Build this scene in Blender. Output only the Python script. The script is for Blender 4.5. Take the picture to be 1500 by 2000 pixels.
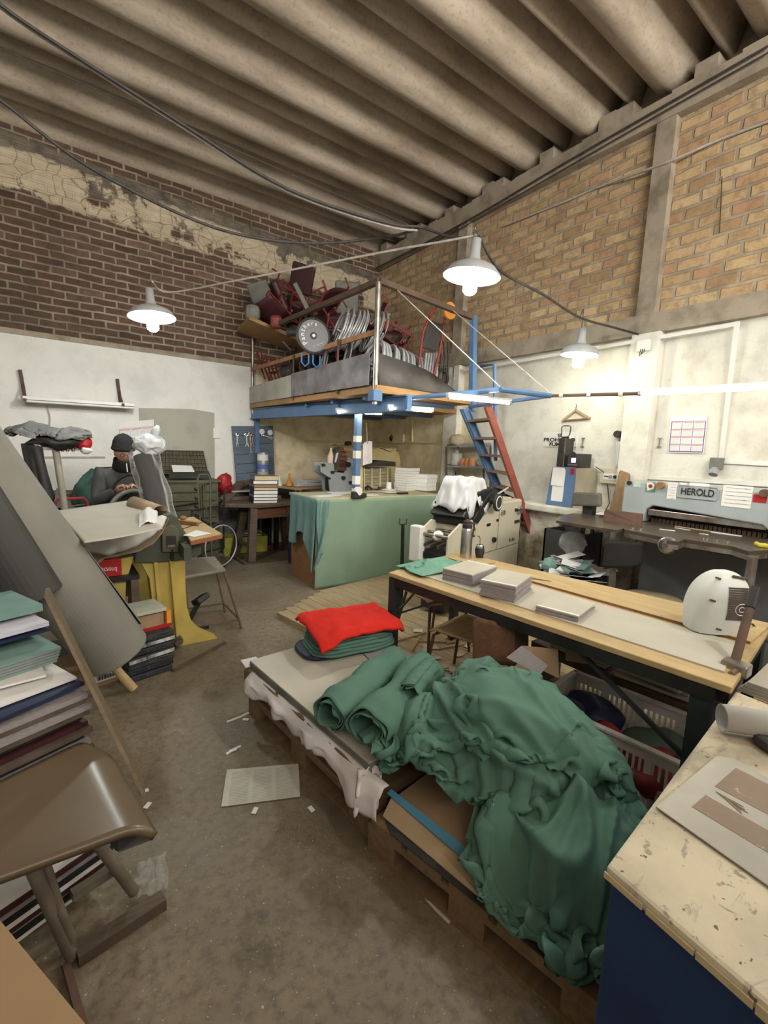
import bpy, bmesh, math, random
import numpy as np
from mathutils import Vector, Matrix, Euler, noise
for o in list(bpy.data.objects): bpy.data.objects.remove(o)
SC = bpy.context.scene; COL = SC.collection
random.seed(7); RN = random.Random(11)
V = Vector; PI = math.pi; R = math.radians
# ---------------------------------------------------------------- camera
FPX = 890.0; EYE = V((0, 0, 1.6)); YAW, PIT, ROL = R(36.3), R(-7.9), R(2.3)
_f = V((math.sin(YAW)*math.cos(PIT), math.cos(YAW)*math.cos(PIT), math.sin(PIT)))
_r0 = V((math.cos(YAW), -math.sin(YAW), 0)); _u0 = _r0.cross(_f)
_r = _r0*math.cos(ROL)+_u0*math.sin(ROL); _u = -_r0*math.sin(ROL)+_u0*math.cos(ROL)
cd = bpy.data.cameras.new('camera'); cam = bpy.data.objects.new('camera', cd); COL.objects.link(cam)
cd.sensor_fit = 'HORIZONTAL'; cd.sensor_width = 36; cd.lens = FPX/1500*36; cd.clip_start = .02
m3 = Matrix((_r, _u, -_f)).transposed(); cam.matrix_world = Matrix.Translation(EYE) @ m3.to_4x4()
SC.camera = cam
# survey helpers: where the line of sight through a point of the photograph meets a known plane of the room
def ray(x, y): return _r*((x-750)/FPX)-_u*((y-1000)/FPX)+_f
def pz(x, y, z=0): d = ray(x, y); return EYE+d*((z-EYE.z)/d.z)
def pY(x, y, Y): d = ray(x, y); return EYE+d*(Y/d.y)
def pX(x, y, X): d = ray(x, y); return EYE+d*(X/d.x)
def pd(x, y, t): return EYE+ray(x, y)*t
# ---------------------------------------------------------------- world, exposure, big lights
SC.view_settings.view_transform = 'Standard'; SC.view_settings.look = 'None'
SC.view_settings.gamma = 1; SC.view_settings.use_curve_mapping = False
SC.view_settings.exposure = 0.75
W = bpy.data.worlds.new('world'); SC.world = W; W.use_nodes = True
W.node_tree.nodes['Background'].inputs[0].default_value = (1.0, .93, .84, 1)
W.node_tree.nodes['Background'].inputs[1].default_value = .20
BULB_E, TUBE_E = 225, 46            # glow of the pendant bulbs and of the tubes
COOL = (.93, 1.0, .94); WARM = (1.0, .89, .66)
def light(name, kind, loc, power, color, size=.1, rot=None, sy=None):
    l = bpy.data.lights.new(name, kind); l.energy = power; l.color = color
    if kind == 'AREA':
        l.shape = 'RECTANGLE'; l.size = size; l.size_y = sy or size
    else: l.shadow_soft_size = size
    o = bpy.data.objects.new(name, l); COL.objects.link(o); o.location = loc
    if rot: o.rotation_euler = rot
    return o
# added fill light behind the camera, tilted up to brighten the ceiling
light('ceiling_fill_light', 'AREA', (1.2, -3.3, 3.9), 430, (1, .93, .83), 7.0, (R(132), 0, R(-12)), 1.4)
# ---------------------------------------------------------------- mesh helpers
class MB:
    def __init__(s, w=False): s.v = []; s.f = []; s.w = w
    def add(s, vs, fs):
        b = len(s.v); s.v += [V(p) for p in vs]; s.f += [tuple(b+i for i in f) for f in fs]; return s
    def par(s, o, a, b, c):
        o, a, b, c = V(o), V(a), V(b), V(c)
        if a.cross(b).dot(c) < 0: a, b = b, a
        return s.add([o, o+a, o+a+b, o+b, o+c, o+a+c, o+a+b+c, o+b+c],
                     [(3, 2, 1, 0), (4, 5, 6, 7), (0, 1, 5, 4), (1, 2, 6, 5), (2, 3, 7, 6), (3, 0, 4, 7)])
    def box(s, c, d, rz=0, rx=0, ry=0):
        m = Euler((rx, ry, rz)).to_matrix(); a, b, e = m @ V((d[0], 0, 0)), m @ V((0, d[1], 0)), m @ V((0, 0, d[2]))
        return s.par(V(c)-(a+b+e)/2, a, b, e)
    def bb(s, x0, x1, y0, y1, z0, z1): return s.par((x0, y0, z0), (x1-x0, 0, 0), (0, y1-y0, 0), (0, 0, z1-z0))
    def bar(s, p, q, w, h, up=(0, 0, 1)):
        p, q = V(p), V(q); d = (q-p); a = d.cross(V(up))
        if a.length < 1e-5: a = d.cross(V((1, 0, 0)))
        a.normalize(); b = a.cross(d).normalized(); return s.par(p-a*w/2-b*h/2, d, a*w, b*h)
    def slab(s, pts, e):
        pts = [V(p) for p in pts]; e = V(e); n = len(pts)
        nrm = V((0, 0, 0))
        for i in range(n): nrm += (pts[i]-pts[0]).cross(pts[(i+1) % n]-pts[0])
        if nrm.dot(e) < 0: pts = pts[::-1]
        return s.add(pts+[p+e for p in pts], [tuple(range(n-1, -1, -1)), tuple(range(n, 2*n))]+[(i, (i+1) % n, n+(i+1) % n, n+i) for i in range(n)])
    def cyl(s, p, q, r, r2=None, n=14, cap=True):
        p, q = V(p), V(q); r2 = r if r2 is None else r2; d = (q-p).normalized()
        a = d.orthogonal().normalized(); b = d.cross(a); vs = []
        for c, rr in ((p, r), (q, r2)):
            vs += [c+(a*math.cos(2*PI*i/n)+b*math.sin(2*PI*i/n))*rr for i in range(n)]
        fs = [(i, (i+1) % n, n+(i+1) % n, n+i) for i in range(n)]
        if cap: fs += [tuple(range(n-1, -1, -1)), tuple(range(n, 2*n))]
        return s.add(vs, fs)
    def tube(s, pts, r, n=8, closed=False):
        pts = [V(p) for p in pts]; k = len(pts); vs = []; a = None
        for i, p in enumerate(pts):
            t = (pts[(i+1) % k]-pts[i-1]) if closed else (pts[min(i+1, k-1)]-pts[max(i-1, 0)])
            t.normalize()
            a = t.orthogonal() if a is None else a-t*a.dot(t)
            if a.length < 1e-6: a = t.orthogonal()
            a.normalize(); b = t.cross(a); rr = r[i] if isinstance(r, (list, tuple)) else r
            vs += [p+(a*math.cos(2*PI*j/n)+b*math.sin(2*PI*j/n))*rr for j in range(n)]
        fs = []
        for i in range(k if closed else k-1):
            for j in range(n):
                fs.append((i*n+j, i*n+(j+1) % n, ((i+1) % k)*n+(j+1) % n, ((i+1) % k)*n+j))
        if not closed: fs += [tuple(range(n-1, -1, -1)), tuple(range((k-1)*n, k*n))]
        return s.add(vs, fs)
    def lathe(s, prof, o=(0, 0, 0), ax=(0, 0, 1), n=24):
        o = V(o); ax = V(ax).normalized(); a = ax.orthogonal().normalized(); b = ax.cross(a); vs = []; k = len(prof)
        for rr, h in prof: vs += [o+ax*h+(a*math.cos(2*PI*j/n)+b*math.sin(2*PI*j/n))*max(rr, 1e-4) for j in range(n)]
        fs = [(i*n+j, i*n+(j+1) % n, (i+1)*n+(j+1) % n, (i+1)*n+j) for i in range(k-1) for j in range(n)]
        return s.add(vs, fs)
    def torus(s, o, ax, R_, r, n=28, m=8):
        ax = V(ax).normalized(); a = ax.orthogonal().normalized(); b = ax.cross(a)
        return s.tube([V(o)+(a*math.cos(2*PI*i/n)+b*math.sin(2*PI*i/n))*R_ for i in range(n)], r, m, True)
    def ball(s, c, r, n=14, m=9):
        r = (r, r, r) if isinstance(r, (int, float)) else r; vs = []
        for i in range(m+1):
            t = PI*i/m
            vs += [V(c)+V((r[0]*math.sin(t)*math.cos(2*PI*j/n), r[1]*math.sin(t)*math.sin(2*PI*j/n), r[2]*math.cos(t))) for j in range(n)]
        return s.add(vs, [(i*n+j, (i+1)*n+j, (i+1)*n+(j+1) % n, i*n+(j+1) % n) for i in range(m) for j in range(n)])
    def grid(s, nx, ny, fn):
        vs = [fn(i/(nx-1), j/(ny-1)) for j in range(ny) for i in range(nx)]
        return s.add(vs, [(j*nx+i, j*nx+i+1, (j+1)*nx+i+1, (j+1)*nx+i) for j in range(ny-1) for i in range(nx-1)])
    def build(s, name, mat, parent=None, smooth=False, bev=0, sub=0, solid=0, off=0):
        me = bpy.data.meshes.new(name); vs = s.v
        if parent is not None and s.w:
            inv = parent.matrix_basis.inverted(); vs = [inv @ p for p in vs]
        me.from_pydata([tuple(p) for p in vs], [], s.f); me.update()
        o = bpy.data.objects.new(name, me); COL.objects.link(o)
        if mat: me.materials.append(mat)
        if parent is not None: o.parent = parent
        if smooth:
            me.polygons.foreach_set('use_smooth', [True]*len(me.polygons))
            if smooth != 2: me.set_sharp_from_angle(angle=R(38))
        if solid:
            md = o.modifiers.new('s', 'SOLIDIFY'); md.thickness = solid; md.offset = off
        if bev:
            md = o.modifiers.new('b', 'BEVEL'); md.width = bev; md.segments = 2; md.limit_method = 'ANGLE'; md.angle_limit = R(40)
        if sub:
            md = o.modifiers.new('d', 'SUBSURF'); md.levels = sub; md.render_levels = sub
        return o
def tag(o, label, cat, group=None, kind=None):
    o['label'] = label; o['category'] = cat
    if group: o['group'] = group
    if kind: o['kind'] = kind
    return o
def thing(name, label, cat, loc=(0, 0, 0), rz=0, group=None):
    o = bpy.data.objects.new(name, None); COL.objects.link(o); o.empty_display_size = .1
    o.location = loc; o.rotation_euler = (0, 0, rz)
    o.matrix_basis = Matrix.Translation(V(loc)) @ Matrix.Rotation(rz, 4, 'Z')
    return tag(o, label, cat, group)
def solo(mb, name, label, cat, mat, group=None, **k):
    mb.w = True; o = mb.build(name, mat, None, **k)
    c = sum((v.co for v in o.data.vertices), V())/len(o.data.vertices); zm = min(v.co.z for v in o.data.vertices)
    c.z = zm; o.data.transform(Matrix.Translation(-c)); o.location = c
    return tag(o, label, cat, group)
def struct(mb, name, mat, **k):
    o = mb.build(name, mat, None, **k); o['kind'] = 'structure'; return o
def copy_tree(o, parent=None):
    c = o.copy(); COL.objects.link(c); c.parent = parent
    for ch in o.children: copy_tree(ch, c)
    return c
def text(s, mat, parent, o, ux, uy, h, name='lettering', depth=.002, width=None, align='CENTER', bold=0):
    cu = bpy.data.curves.new('t', 'FONT'); cu.body = s; cu.size = 1; cu.align_x = align; cu.align_y = 'CENTER'; cu.offset = bold
    ob = bpy.data.objects.new('t', cu); COL.objects.link(ob); dg = bpy.context.evaluated_depsgraph_get()
    me = bpy.data.meshes.new_from_object(ob.evaluated_get(dg)); bpy.data.objects.remove(ob)
    xs = [v.co.x for v in me.vertices]; w = max(xs)-min(xs); h = h*1.4; k = h if width is None else width/w
    ux, uy = V(ux).normalized(), V(uy).normalized(); n = ux.cross(uy)
    cx = (max(xs)+min(xs))/2 if align == 'CENTER' else 0
    inv = parent.matrix_basis.inverted()
    for v in me.vertices: v.co = inv @ (V(o)+ux*((v.co.x-cx)*k)+uy*(v.co.y*h)+n*depth)
    o2 = bpy.data.objects.new(name, me); COL.objects.link(o2); o2.parent = parent; me.materials.clear(); me.materials.append(mat); return o2
# ---------------------------------------------------------------- cloth: a small relaxation solver (sheet settles on a height field)
def drape(P, nx, ny, rx, ry, hf, steps=120, iters=8, bend=.25, damp=.97, fric=.6, grav=.0012, pin=None, seed=1, jit=.004):
    rs = np.random.RandomState(seed); P = np.array(P, float).reshape(ny, nx, 3); P += rs.normal(0, jit, P.shape); Q = P.copy()
    diag = math.hypot(rx, ry); pins = None if pin is None else (pin, P[pin].copy())
    def con(A, B, L, k):
        d = B-A; l = np.linalg.norm(d, axis=-1, keepdims=True)+1e-9; c = d*((l-L)/l)*.5*k; A += c; B -= c
    for st in range(steps):
        vel = (P-Q)*damp; Q = P.copy(); P = P+vel; P[..., 2] -= grav
        for it in range(iters):
            for o in (0, 1):
                con(P[:, o:-1:2][:, :P[:, o+1::2].shape[1]], P[:, o+1::2], rx, 1); con(P[o:-1:2][:P[o+1::2].shape[0]], P[o+1::2], ry, 1)
            con(P[:-1, :-1], P[1:, 1:], diag, .3); con(P[:-1, 1:], P[1:, :-1], diag, .3)
            if bend: con(P[:, :-2], P[:, 2:], 2*rx, bend); con(P[:-2], P[2:], 2*ry, bend)
            h = hf(P[..., 0], P[..., 1])+.006; below = P[..., 2] < h
            P[..., 2] = np.where(below, h, P[..., 2])
            if pins: P[pins[0]] = pins[1]
        P[..., :2] = np.where(below[..., None], Q[..., :2]+(P[..., :2]-Q[..., :2])*(1-fric), P[..., :2])
    return P
def nvec(q): return V((noise.noise(q+V((31.4, 0, 0))), noise.noise(q+V((0, 47.2, 0))), noise.noise(q+V((0, 0, 59.9)))))
def crumple(mb, amp, fq, sd=0):        # creased plastic or cloth: sharp ridges pushed out from the middle
    c = sum(mb.v, V())/len(mb.v)
    for i, v in enumerate(mb.v):
        q = v*fq+V((sd, sd*.7, 0)); q = q+nvec(q*.6)*.6; r_ = 1-2*abs(noise.noise(q)); r2_ = 1-2*abs(noise.noise(q*2.3+V((3, 1, 5))))
        mb.v[i] = v+(v-c).normalized()*amp*(r_+.45*r2_)
    return mb
def cloth_mb(P):
    ny, nx = P.shape[:2]; mb = MB(True); mb.v = [V(p) for p in P.reshape(-1, 3)]
    mb.f = [(j*nx+i, j*nx+i+1, (j+1)*nx+i+1, (j+1)*nx+i) for j in range(ny-1) for i in range(nx-1)]; return mb
# ---------------------------------------------------------------- materials
def NT(name):
    m = bpy.data.materials.new(name); m.use_nodes = True; t = m.node_tree; return m, t, t.nodes['Principled BSDF']
def ramp(t, fac, stops):
    n = t.nodes.new('ShaderNodeValToRGB'); t.links.new(fac, n.inputs[0]); e = n.color_ramp.elements
    while len(e) < len(stops): e.new(.5)
    for el, (p, c) in zip(e, stops): el.position = p; el.color = (*c, 1) if len(c) == 3 else c
    return n.outputs[0]
def nz(t, vec, sc, det=4, rough=.55, dist=0):
    n = t.nodes.new('ShaderNodeTexNoise'); n.inputs['Scale'].default_value = sc; n.inputs['Detail'].default_value = det
    n.inputs['Roughness'].default_value = rough; n.inputs['Distortion'].default_value = dist
    if vec: t.links.new(vec, n.inputs['Vector'])
    return n.outputs['Fac']
def mix(t, f, a, b, mode='MIX'):
    n = t.nodes.new('ShaderNodeMix'); n.data_type = 'RGBA'; n.blend_type = mode
    for s, x in ((n.inputs[0], f), (n.inputs[6], a), (n.inputs[7], b)):
        if isinstance(x, bpy.types.NodeSocket): t.links.new(x, s)
        else: s.default_value = x if isinstance(x, (int, float)) else (*x, 1)[:4]
    return n.outputs[2]
def mth(t, op, a, b=0.0, c=0.0):
    n = t.nodes.new('ShaderNodeMath'); n.operation = op
    for s, x in zip(n.inputs, (a, b, c)):
        if isinstance(x, bpy.types.NodeSocket): t.links.new(x, s)
        else: s.default_value = x
    return n.outputs[0]
def mapr(t, x, a, b, c=0.0, d=1.0, smooth=True):
    n = t.nodes.new('ShaderNodeMapRange'); n.interpolation_type = 'SMOOTHSTEP' if smooth else 'LINEAR'
    t.links.new(x, n.inputs[0])
    for i, k in zip((1, 2, 3, 4), (a, b, c, d)): n.inputs[i].default_value = k
    return n.outputs[0]
def coords(t, kind='Object'): return t.nodes.new('ShaderNodeTexCoord').outputs[kind]
def wpos(t): return t.nodes.new('ShaderNodeNewGeometry').outputs['Position']
def bump(t, b, h, strength=.3, dist=.01):
    n = t.nodes.new('ShaderNodeBump'); n.inputs['Strength'].default_value = strength; n.inputs['Distance'].default_value = dist
    t.links.new(h, n.inputs['Height']); t.links.new(n.outputs[0], b.inputs['Normal'])
def stretch(t, vec, s):
    n = t.nodes.new('ShaderNodeMapping'); n.inputs['Scale'].default_value = s; t.links.new(vec, n.inputs[0]); return n.outputs[0]
def mat(name, c, c2=None, sc=6, rough=.65, metal=0, bmp=0, bsc=60, st=(1, 1, 1), wear=None, wc=(.05, .04, .03), spec=.4, lo=.35, hi=.7):
    m, t, b = NT(name); b.inputs['Roughness'].default_value = rough; b.inputs['Metallic'].default_value = metal
    b.inputs['Specular IOR Level'].default_value = spec
    vec = stretch(t, coords(t), st)
    if c2 is None: c2 = tuple(x*.78 for x in c)
    col = ramp(t, nz(t, vec, sc, 5), [(lo, c2), (hi, c)])
    if wear:
        w = mapr(t, nz(t, vec, sc*2.7, 7, .65), wear, wear+.08); col = mix(t, w, col, wc)
    t.links.new(col, b.inputs['Base Color'])
    if bmp: bump(t, b, nz(t, vec, bsc, 4), bmp, .004)
    return m
def emit(name, c, s):
    m, t, b = NT(name); b.inputs['Base Color'].default_value = (.8, .8, .8, 1)
    b.inputs['Emission Color'].default_value = (*c, 1); b.inputs['Emission Strength'].default_value = s; return m
def wood(name, c1, c2, along=(1, 12, 12), sc=3, rough=.6, planks=None, spec=.3):
    m, t, b = NT(name); b.inputs['Roughness'].default_value = rough; b.inputs['Specular IOR Level'].default_value = spec
    vec = coords(t); g = nz(t, stretch(t, vec, along), sc, 6, .6, .6); st = nz(t, vec, 2.2, 4)
    col = mix(t, mapr(t, st, .45, .75, 0, .45), ramp(t, g, [(.3, c2), (.7, c1)]), tuple(x*.55 for x in c2))
    t.links.new(col, b.inputs['Base Color']); bump(t, b, g, .15, .003); return m
# ---------------------------------------------------------------- setting materials
YL, XR = 7.0, 4.82
def brick_wall(name, uv, bw, bh, cols, mortar, msize, soot):
    m, t, b = NT(name); b.inputs['Roughness'].default_value = .9; b.inputs['Specular IOR Level'].default_value = .15
    pos = wpos(t); sp = t.nodes.new('ShaderNodeSeparateXYZ'); t.links.new(pos, sp.inputs[0])
    cb = t.nodes.new('ShaderNodeCombineXYZ'); wob = nz(t, pos, 3.0, 3); wob2 = nz(t, pos, 4.1, 3)
    t.links.new(mth(t, 'ADD', sp.outputs[uv], mth(t, 'MULTIPLY', wob2, .05)), cb.inputs[0])
    t.links.new(mth(t, 'ADD', sp.outputs['Z'], mth(t, 'MULTIPLY', wob, .05)), cb.inputs[1])
    br = t.nodes.new('ShaderNodeTexBrick'); t.links.new(cb.outputs[0], br.inputs['Vector'])
    br.inputs['Scale'].default_value = 1; br.inputs['Brick Width'].default_value = bw; br.inputs['Row Height'].default_value = bh
    br.inputs['Mortar Size'].default_value = msize; br.inputs['Mortar Smooth'].default_value = .35; br.inputs['Bias'].default_value = 0
    br.inputs['Color1'].default_value = (0, 0, 0, 1); br.inputs['Color2'].default_value = (1, 1, 1, 1); br.inputs['Mortar'].default_value = (.5, .5, .5, 1)
    sep = t.nodes.new('ShaderNodeSeparateColor'); t.links.new(br.outputs['Color'], sep.inputs[0])
    base = ramp(t, sep.outputs[0], [(i/(len(cols)-1), c) for i, c in enumerate(cols)])
    n1 = nz(t, pos, 14, 6, .65); base = mix(t, mapr(t, n1, .4, .7, 0, .5), base, tuple(x*.5 for x in cols[0]))
    mort = ramp(t, nz(t, pos, 5, 5), [(.35, tuple(x*.6 for x in mortar)), (.65, mortar)])
    col = mix(t, br.outputs['Fac'], base, mort)
    big = nz(t, pos, .9, 4); col = mix(t, mapr(t, big, .42, .72, 0, soot), col, (.045, .037, .03))
    h = mth(t, 'SUBTRACT', mth(t, 'MULTIPLY', n1, .5), br.outputs['Fac']); bump(t, b, h, .7, .015)
    return m, t, b, pos, sp, col
def finish(t, b, col): t.links.new(col, b.inputs['Base Color'])
# left wall: dark brick with a flaking plaster band, whitewashed below 2.76 m
m, t, b, pos, sp, col = brick_wall('left_brick', 'X', .27, .088, [(.10, .062, .045), (.165, .10, .073), (.13, .08, .06), (.215, .14, .10)], (.40, .34, .27), .014, .5)
zz = sp.outputs['Z']; xx = sp.outputs['X']
n = nz(t, pos, 1.6, 6, .62); n2 = nz(t, pos, 5, 6, .6)
zc = mth(t, 'ADD', mth(t, 'MULTIPLY', xx, -.06), 4.52)              # the band drops a little to the right
dz = mth(t, 'ABSOLUTE', mth(t, 'SUBTRACT', zz, zc))
band = mapr(t, mth(t, 'ADD', dz, mth(t, 'MULTIPLY', mth(t, 'SUBTRACT', n2, .5), .22)), .20, .24, 1, 0)
grey = mapr(t, mth(t, 'ADD', mth(t, 'SUBTRACT', zz, zc), mth(t, 'MULTIPLY', mth(t, 'SUBTRACT', n2, .5), .5)), -.05, .02, 0, 1)
up = mapr(t, mth(t, 'ADD', mth(t, 'SUBTRACT', zz, zc), mth(t, 'MULTIPLY', n2, .1)), .38, .44, 1, 0)
col = mix(t, mth(t, 'MULTIPLY', mth(t, 'MULTIPLY', grey, up), .9), col, ramp(t, n2, [(.35, (.09, .08, .065)), (.65, (.24, .21, .17))]))
vo = t.nodes.new('ShaderNodeTexVoronoi'); vo.feature = 'DISTANCE_TO_EDGE'; vo.inputs['Scale'].default_value = 4.2
nn = t.nodes.new('ShaderNodeVectorMath'); nn.operation = 'ADD'; nt = t.nodes.new('ShaderNodeTexNoise'); nt.inputs['Scale'].default_value = 6
sc_ = t.nodes.new('ShaderNodeVectorMath'); sc_.operation = 'SCALE'; sc_.inputs['Scale'].default_value = .3; t.links.new(nt.outputs['Color'], sc_.inputs[0]); t.links.new(pos, nn.inputs[0]); t.links.new(sc_.outputs[0], nn.inputs[1]); t.links.new(nn.outputs[0], vo.inputs['Vector'])
crack = mapr(t, vo.outputs['Distance'], .002, .03, .35, 1)
flake = mth(t, 'MULTIPLY', band, mth(t, 'MULTIPLY', crack, mapr(t, n, .40, .44)))
col = mix(t, flake, col, ramp(t, n2, [(.3, (.45, .38, .27)), (.7, (.62, .54, .40))]))
finish(t, b, col); M_LBRICK = m
m, t, b, pos, sp, col = brick_wall('right_brick', 'Y', .25, .112, [(.40, .265, .15), (.58, .43, .235), (.47, .285, .175), (.62, .475, .28), (.53, .36, .21)], (.46, .375, .275), .018, .22)
finish(t, b, col); M_RBRICK = m
def plaster(name, c, dirt, low=None, sc=3.5, bm=.4):
    m, t, b = NT(name); b.inputs['Roughness'].default_value = .88; b.inputs['Specular IOR Level'].default_value = .2
    pos = wpos(t); sp = t.nodes.new('ShaderNodeSeparateXYZ'); t.links.new(pos, sp.inputs[0])
    n = nz(t, pos, sc, 6, .6); n2 = nz(t, pos, 38, 3)
    col = ramp(t, n, [(.32, dirt), (.55, c)])
    col = mix(t, mapr(t, n2, .60, .74, 0, .3), col, tuple(x*.6 for x in c))
    if low:
        zt, lc = low
        f = mapr(t, mth(t, 'ADD', sp.outputs['Z'], mth(t, 'MULTIPLY', mth(t, 'SUBTRACT', n, .5), .9)), zt-.12, zt+.12, 1, 0)
        col = mix(t, f, col, ramp(t, nz(t, pos, 9, 6, .65), [(.35, tuple(x*.45 for x in lc)), (.65, lc)]))
    t.links.new(col, b.inputs['Base Color']); bump(t, b, mth(t, 'ADD', n, mth(t, 'MULTIPLY', n2, .5)), bm, .008); return m
M_LWHITE = plaster('left_whitewash', (.74, .73, .70), (.66, .655, .62), (.72, (.42, .43, .40)))
M_RWHITE = plaster('right_whitewash', (.70, .68, .625), (.56, .535, .48), (.80, (.55, .48, .37)), 4.5, .8)
M_CREAMW = plaster('ochre_limewash', (.78, .69, .49), (.60, .50, .33), None, 5, .9)
M_CONC = plaster('concrete_frame', (.36, .31, .245), (.20, .17, .13), None, 4, .5)
M_CEMENT = plaster('grey_cement_render', (.40, .385, .335), (.30, .29, .25), None, 2.4, .3)
def ceil_mat():
    m, t, b = NT('sooty_shell'); b.inputs['Roughness'].default_value = .9; b.inputs['Specular IOR Level'].default_value = .1
    pos = wpos(t); sp = t.nodes.new('ShaderNodeSeparateXYZ'); t.links.new(pos, sp.inputs[0])
    n = nz(t, stretch(t, pos, (.5, 2.5, 1)), 2.0, 6, .6); n2 = nz(t, pos, 30, 4)
    col = ramp(t, n, [(.3, (.30, .245, .19)), (.62, (.54, .47, .385))])
    col = mix(t, mapr(t, n2, .5, .7, 0, .25), col, (.15, .11, .08))
    t.links.new(col, b.inputs['Base Color']); bump(t, b, n2, .2, .006); return m
M_CEIL = ceil_mat()
def floor_mat():
    m, t, b = NT('worn_concrete_floor'); pos = wpos(t)
    n = nz(t, pos, 1.1, 6, .6); n2 = nz(t, pos, 26, 5, .7); n3 = nz(t, pos, 95, 2)
    col = ramp(t, n, [(.3, (.12, .094, .062)), (.5, (.19, .152, .103)), (.7, (.27, .225, .165))])
    col = mix(t, mapr(t, n2, .42, .66, 0, .65), col, (.10, .078, .052))
    col = mix(t, mapr(t, n3, .68, .72, 0, .8), col, (.55, .5, .4)); st_ = nz(t, pos, 2.6, 7, .72, .8); col = mix(t, mapr(t, st_, .56, .70, 0, .6), col, (.05, .038, .025))
    t.links.new(col, b.inputs['Base Color'])
    t.links.new(mapr(t, n, .35, .65, .42, .75), b.inputs['Roughness']); bump(t, b, mth(t, 'ADD', n2, mth(t, 'MULTIPLY', n3, .6)), .4, .006); return m
M_FLOOR = floor_mat()
# ---------------------------------------------------------------- room shell
struct(MB().bb(-4, XR+.3, -3.5, YL+.3, -.12, 0), 'floor', M_FLOOR)
def prof(y):                       # folded roof shell, seams every 0.79 m, running across to the right-hand wall
    u = ((y-2.02)/.79) % 1.0
    def bumpf(c, w): d = abs(((u-c+.5) % 1)-.5)/w; return max(0, 1-d*d)**.8 if d < 1 else 0
    return 5.32-.36*bumpf(.38, .36)-.27*bumpf(.86, .125)
def ceil_fn(i, j):
    y = -3.5+j*(YL+.3+3.5); x = -4+i*(XR+.25+4); return V((x, y, prof(y)+.012*noise.noise(V((x*.4, y*1.3, 3)))))
struct(MB().grid(24, 540, ceil_fn), 'ceiling', M_CEIL, smooth=2, solid=.05, off=1)
struct(MB().bb(-4, XR+.3, YL, YL+.25, 2.76, 5.3), 'wall_left', M_LBRICK)
w = MB().bb(-4, 2.60, YL-.02, YL+.25, 0, 2.76); struct(w, 'wall_left_lower', M_LWHITE)
struct(MB().bb(2.60, XR+.02, YL-.02, YL+.25, 0, 2.76), 'wall_left_recess', M_CREAMW)
struct(MB().bb(XR, XR+.25, -3.5, YL, 2.98, 4.80), 'wall_right', M_RBRICK)
struct(MB().bb(XR-.02, XR+.25, -3.5, 4.55, 0, 2.80), 'wall_right_lower', M_RWHITE)
struct(MB().bb(XR-.02, XR+.25, 4.55, YL, 0, 2.80), 'wall_right_recess', M_CREAMW)
struct(MB().bb(XR+.10, XR+.25, -3.5, YL, 4.7, 5.45), 'wall_right_upper', M_CONC)
struct(MB().bb(-4.25, -4, -3.5, YL+.25, 0, 5.4), 'wall_unseen_left', M_LWHITE)  # unseen wall, added to keep open-side light off the left brick
f = MB().bb(XR-.10, XR+.25, -3.5, YL, 2.80, 2.99)
for i in range(60):                # ring beam: uneven crest where the shells sit
    y0 = -3.5+i*.175; f.bb(XR-.10, XR+.25, y0, y0+.176, 4.70, 4.86+.06*noise.noise(V((y0*2.3, 1, 1)))+(.16 if min(((y0+.09-2.02)/.79) % 1, 1-((y0+.09-2.02)/.79) % 1) < .17 else .05))
struct(f, 'trim_ring_beam', M_CONC)
p = MB()
for y in (4.87, 2.30, -.3): p.bb(XR-.09, XR+.2, y-.085, y+.085, 2.9, 4.75)
struct(p, 'trim_pillars', M_CONC)
p = MB()
for y in (4.87, 2.25, -.3): p.bb(XR-.13, XR+.1, y-.13, y+.13, 0, 2.80)
struct(p, 'trim_lower_pillars', M_RWHITE)
struct(MB().bb(-4, 2.60, YL-.035, YL, 2.74, 2.80), 'trim_left_ledge', M_CONC)
# bricked-up doorway
g = MB(); a, c = pY(271, 797, YL-.02), pY(417, 805, YL-.02)
g.slab([(a.x, YL-.03, 0), (c.x, YL-.03, 0), (c.x+.01, YL-.03, c.z-.01), (c.x-.3, YL-.03, c.z+.02), (a.x+.3, YL-.03, a.z+.02), (a.x, YL-.03, a.z)], (0, .02, 0))
struct(g, 'door_blocked', M_CEMENT)
# broken masonry ledge along the right wall
g = MB(); l0, l1 = pX(1050, 990, 4.7), pX(1185, 995, 4.7)
g.bb(4.42, XR, 2.45, 3.42, .97, 1.05); g.bb(4.55, XR, 2.9, 3.42, 0, .97); g.bb(4.5, XR, 3.42, 4.5, 0, .5)
struct(g, 'trim_masonry_ledge', M_RWHITE, bev=.02)
# ---------------------------------------------------------------- common object materials
M_BLUE = mat('blue_paint', (.10, .19, .36), (.08, .15, .28), 5, .45, 0, .1, 40, wear=.66, wc=(.10, .06, .04))
M_STEEL = mat('galvanised_tube', (.42, .41, .40), (.22, .17, .13), 9, .35, .8)
M_RUST = mat('rusty_angle_iron', (.15, .085, .055), (.085, .055, .042), 9, .8)
M_RUSTL = mat('rusty_flat_bar', (.40, .20, .09), (.25, .12, .06), 9, .8)
M_SHEET = mat('grimy_sheet_metal', (.26, .24, .25), (.13, .115, .12), 5, .5, .3, wear=.64, wc=(.5, .5, .5))
M_SHEETD = mat('dark_sheet_metal', (.11, .095, .09), (.065, .055, .052), 4, .65, .1, wear=.63, wc=(.16, .09, .05))
M_PLY = wood('plywood_deck', (.42, .24, .10), (.27, .145, .06))
M_DARK = mat('black_rubber', (.022, .021, .021), (.035, .032, .03), 12, .6)
M_REDF = mat('worn_red_frame', (.30, .032, .032), (.14, .03, .028), 14, .5, wear=.62, wc=(.09, .06, .05))
M_MAROON = mat('maroon_vinyl', (.065, .017, .022), (.035, .016, .018), 6, .5)
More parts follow.
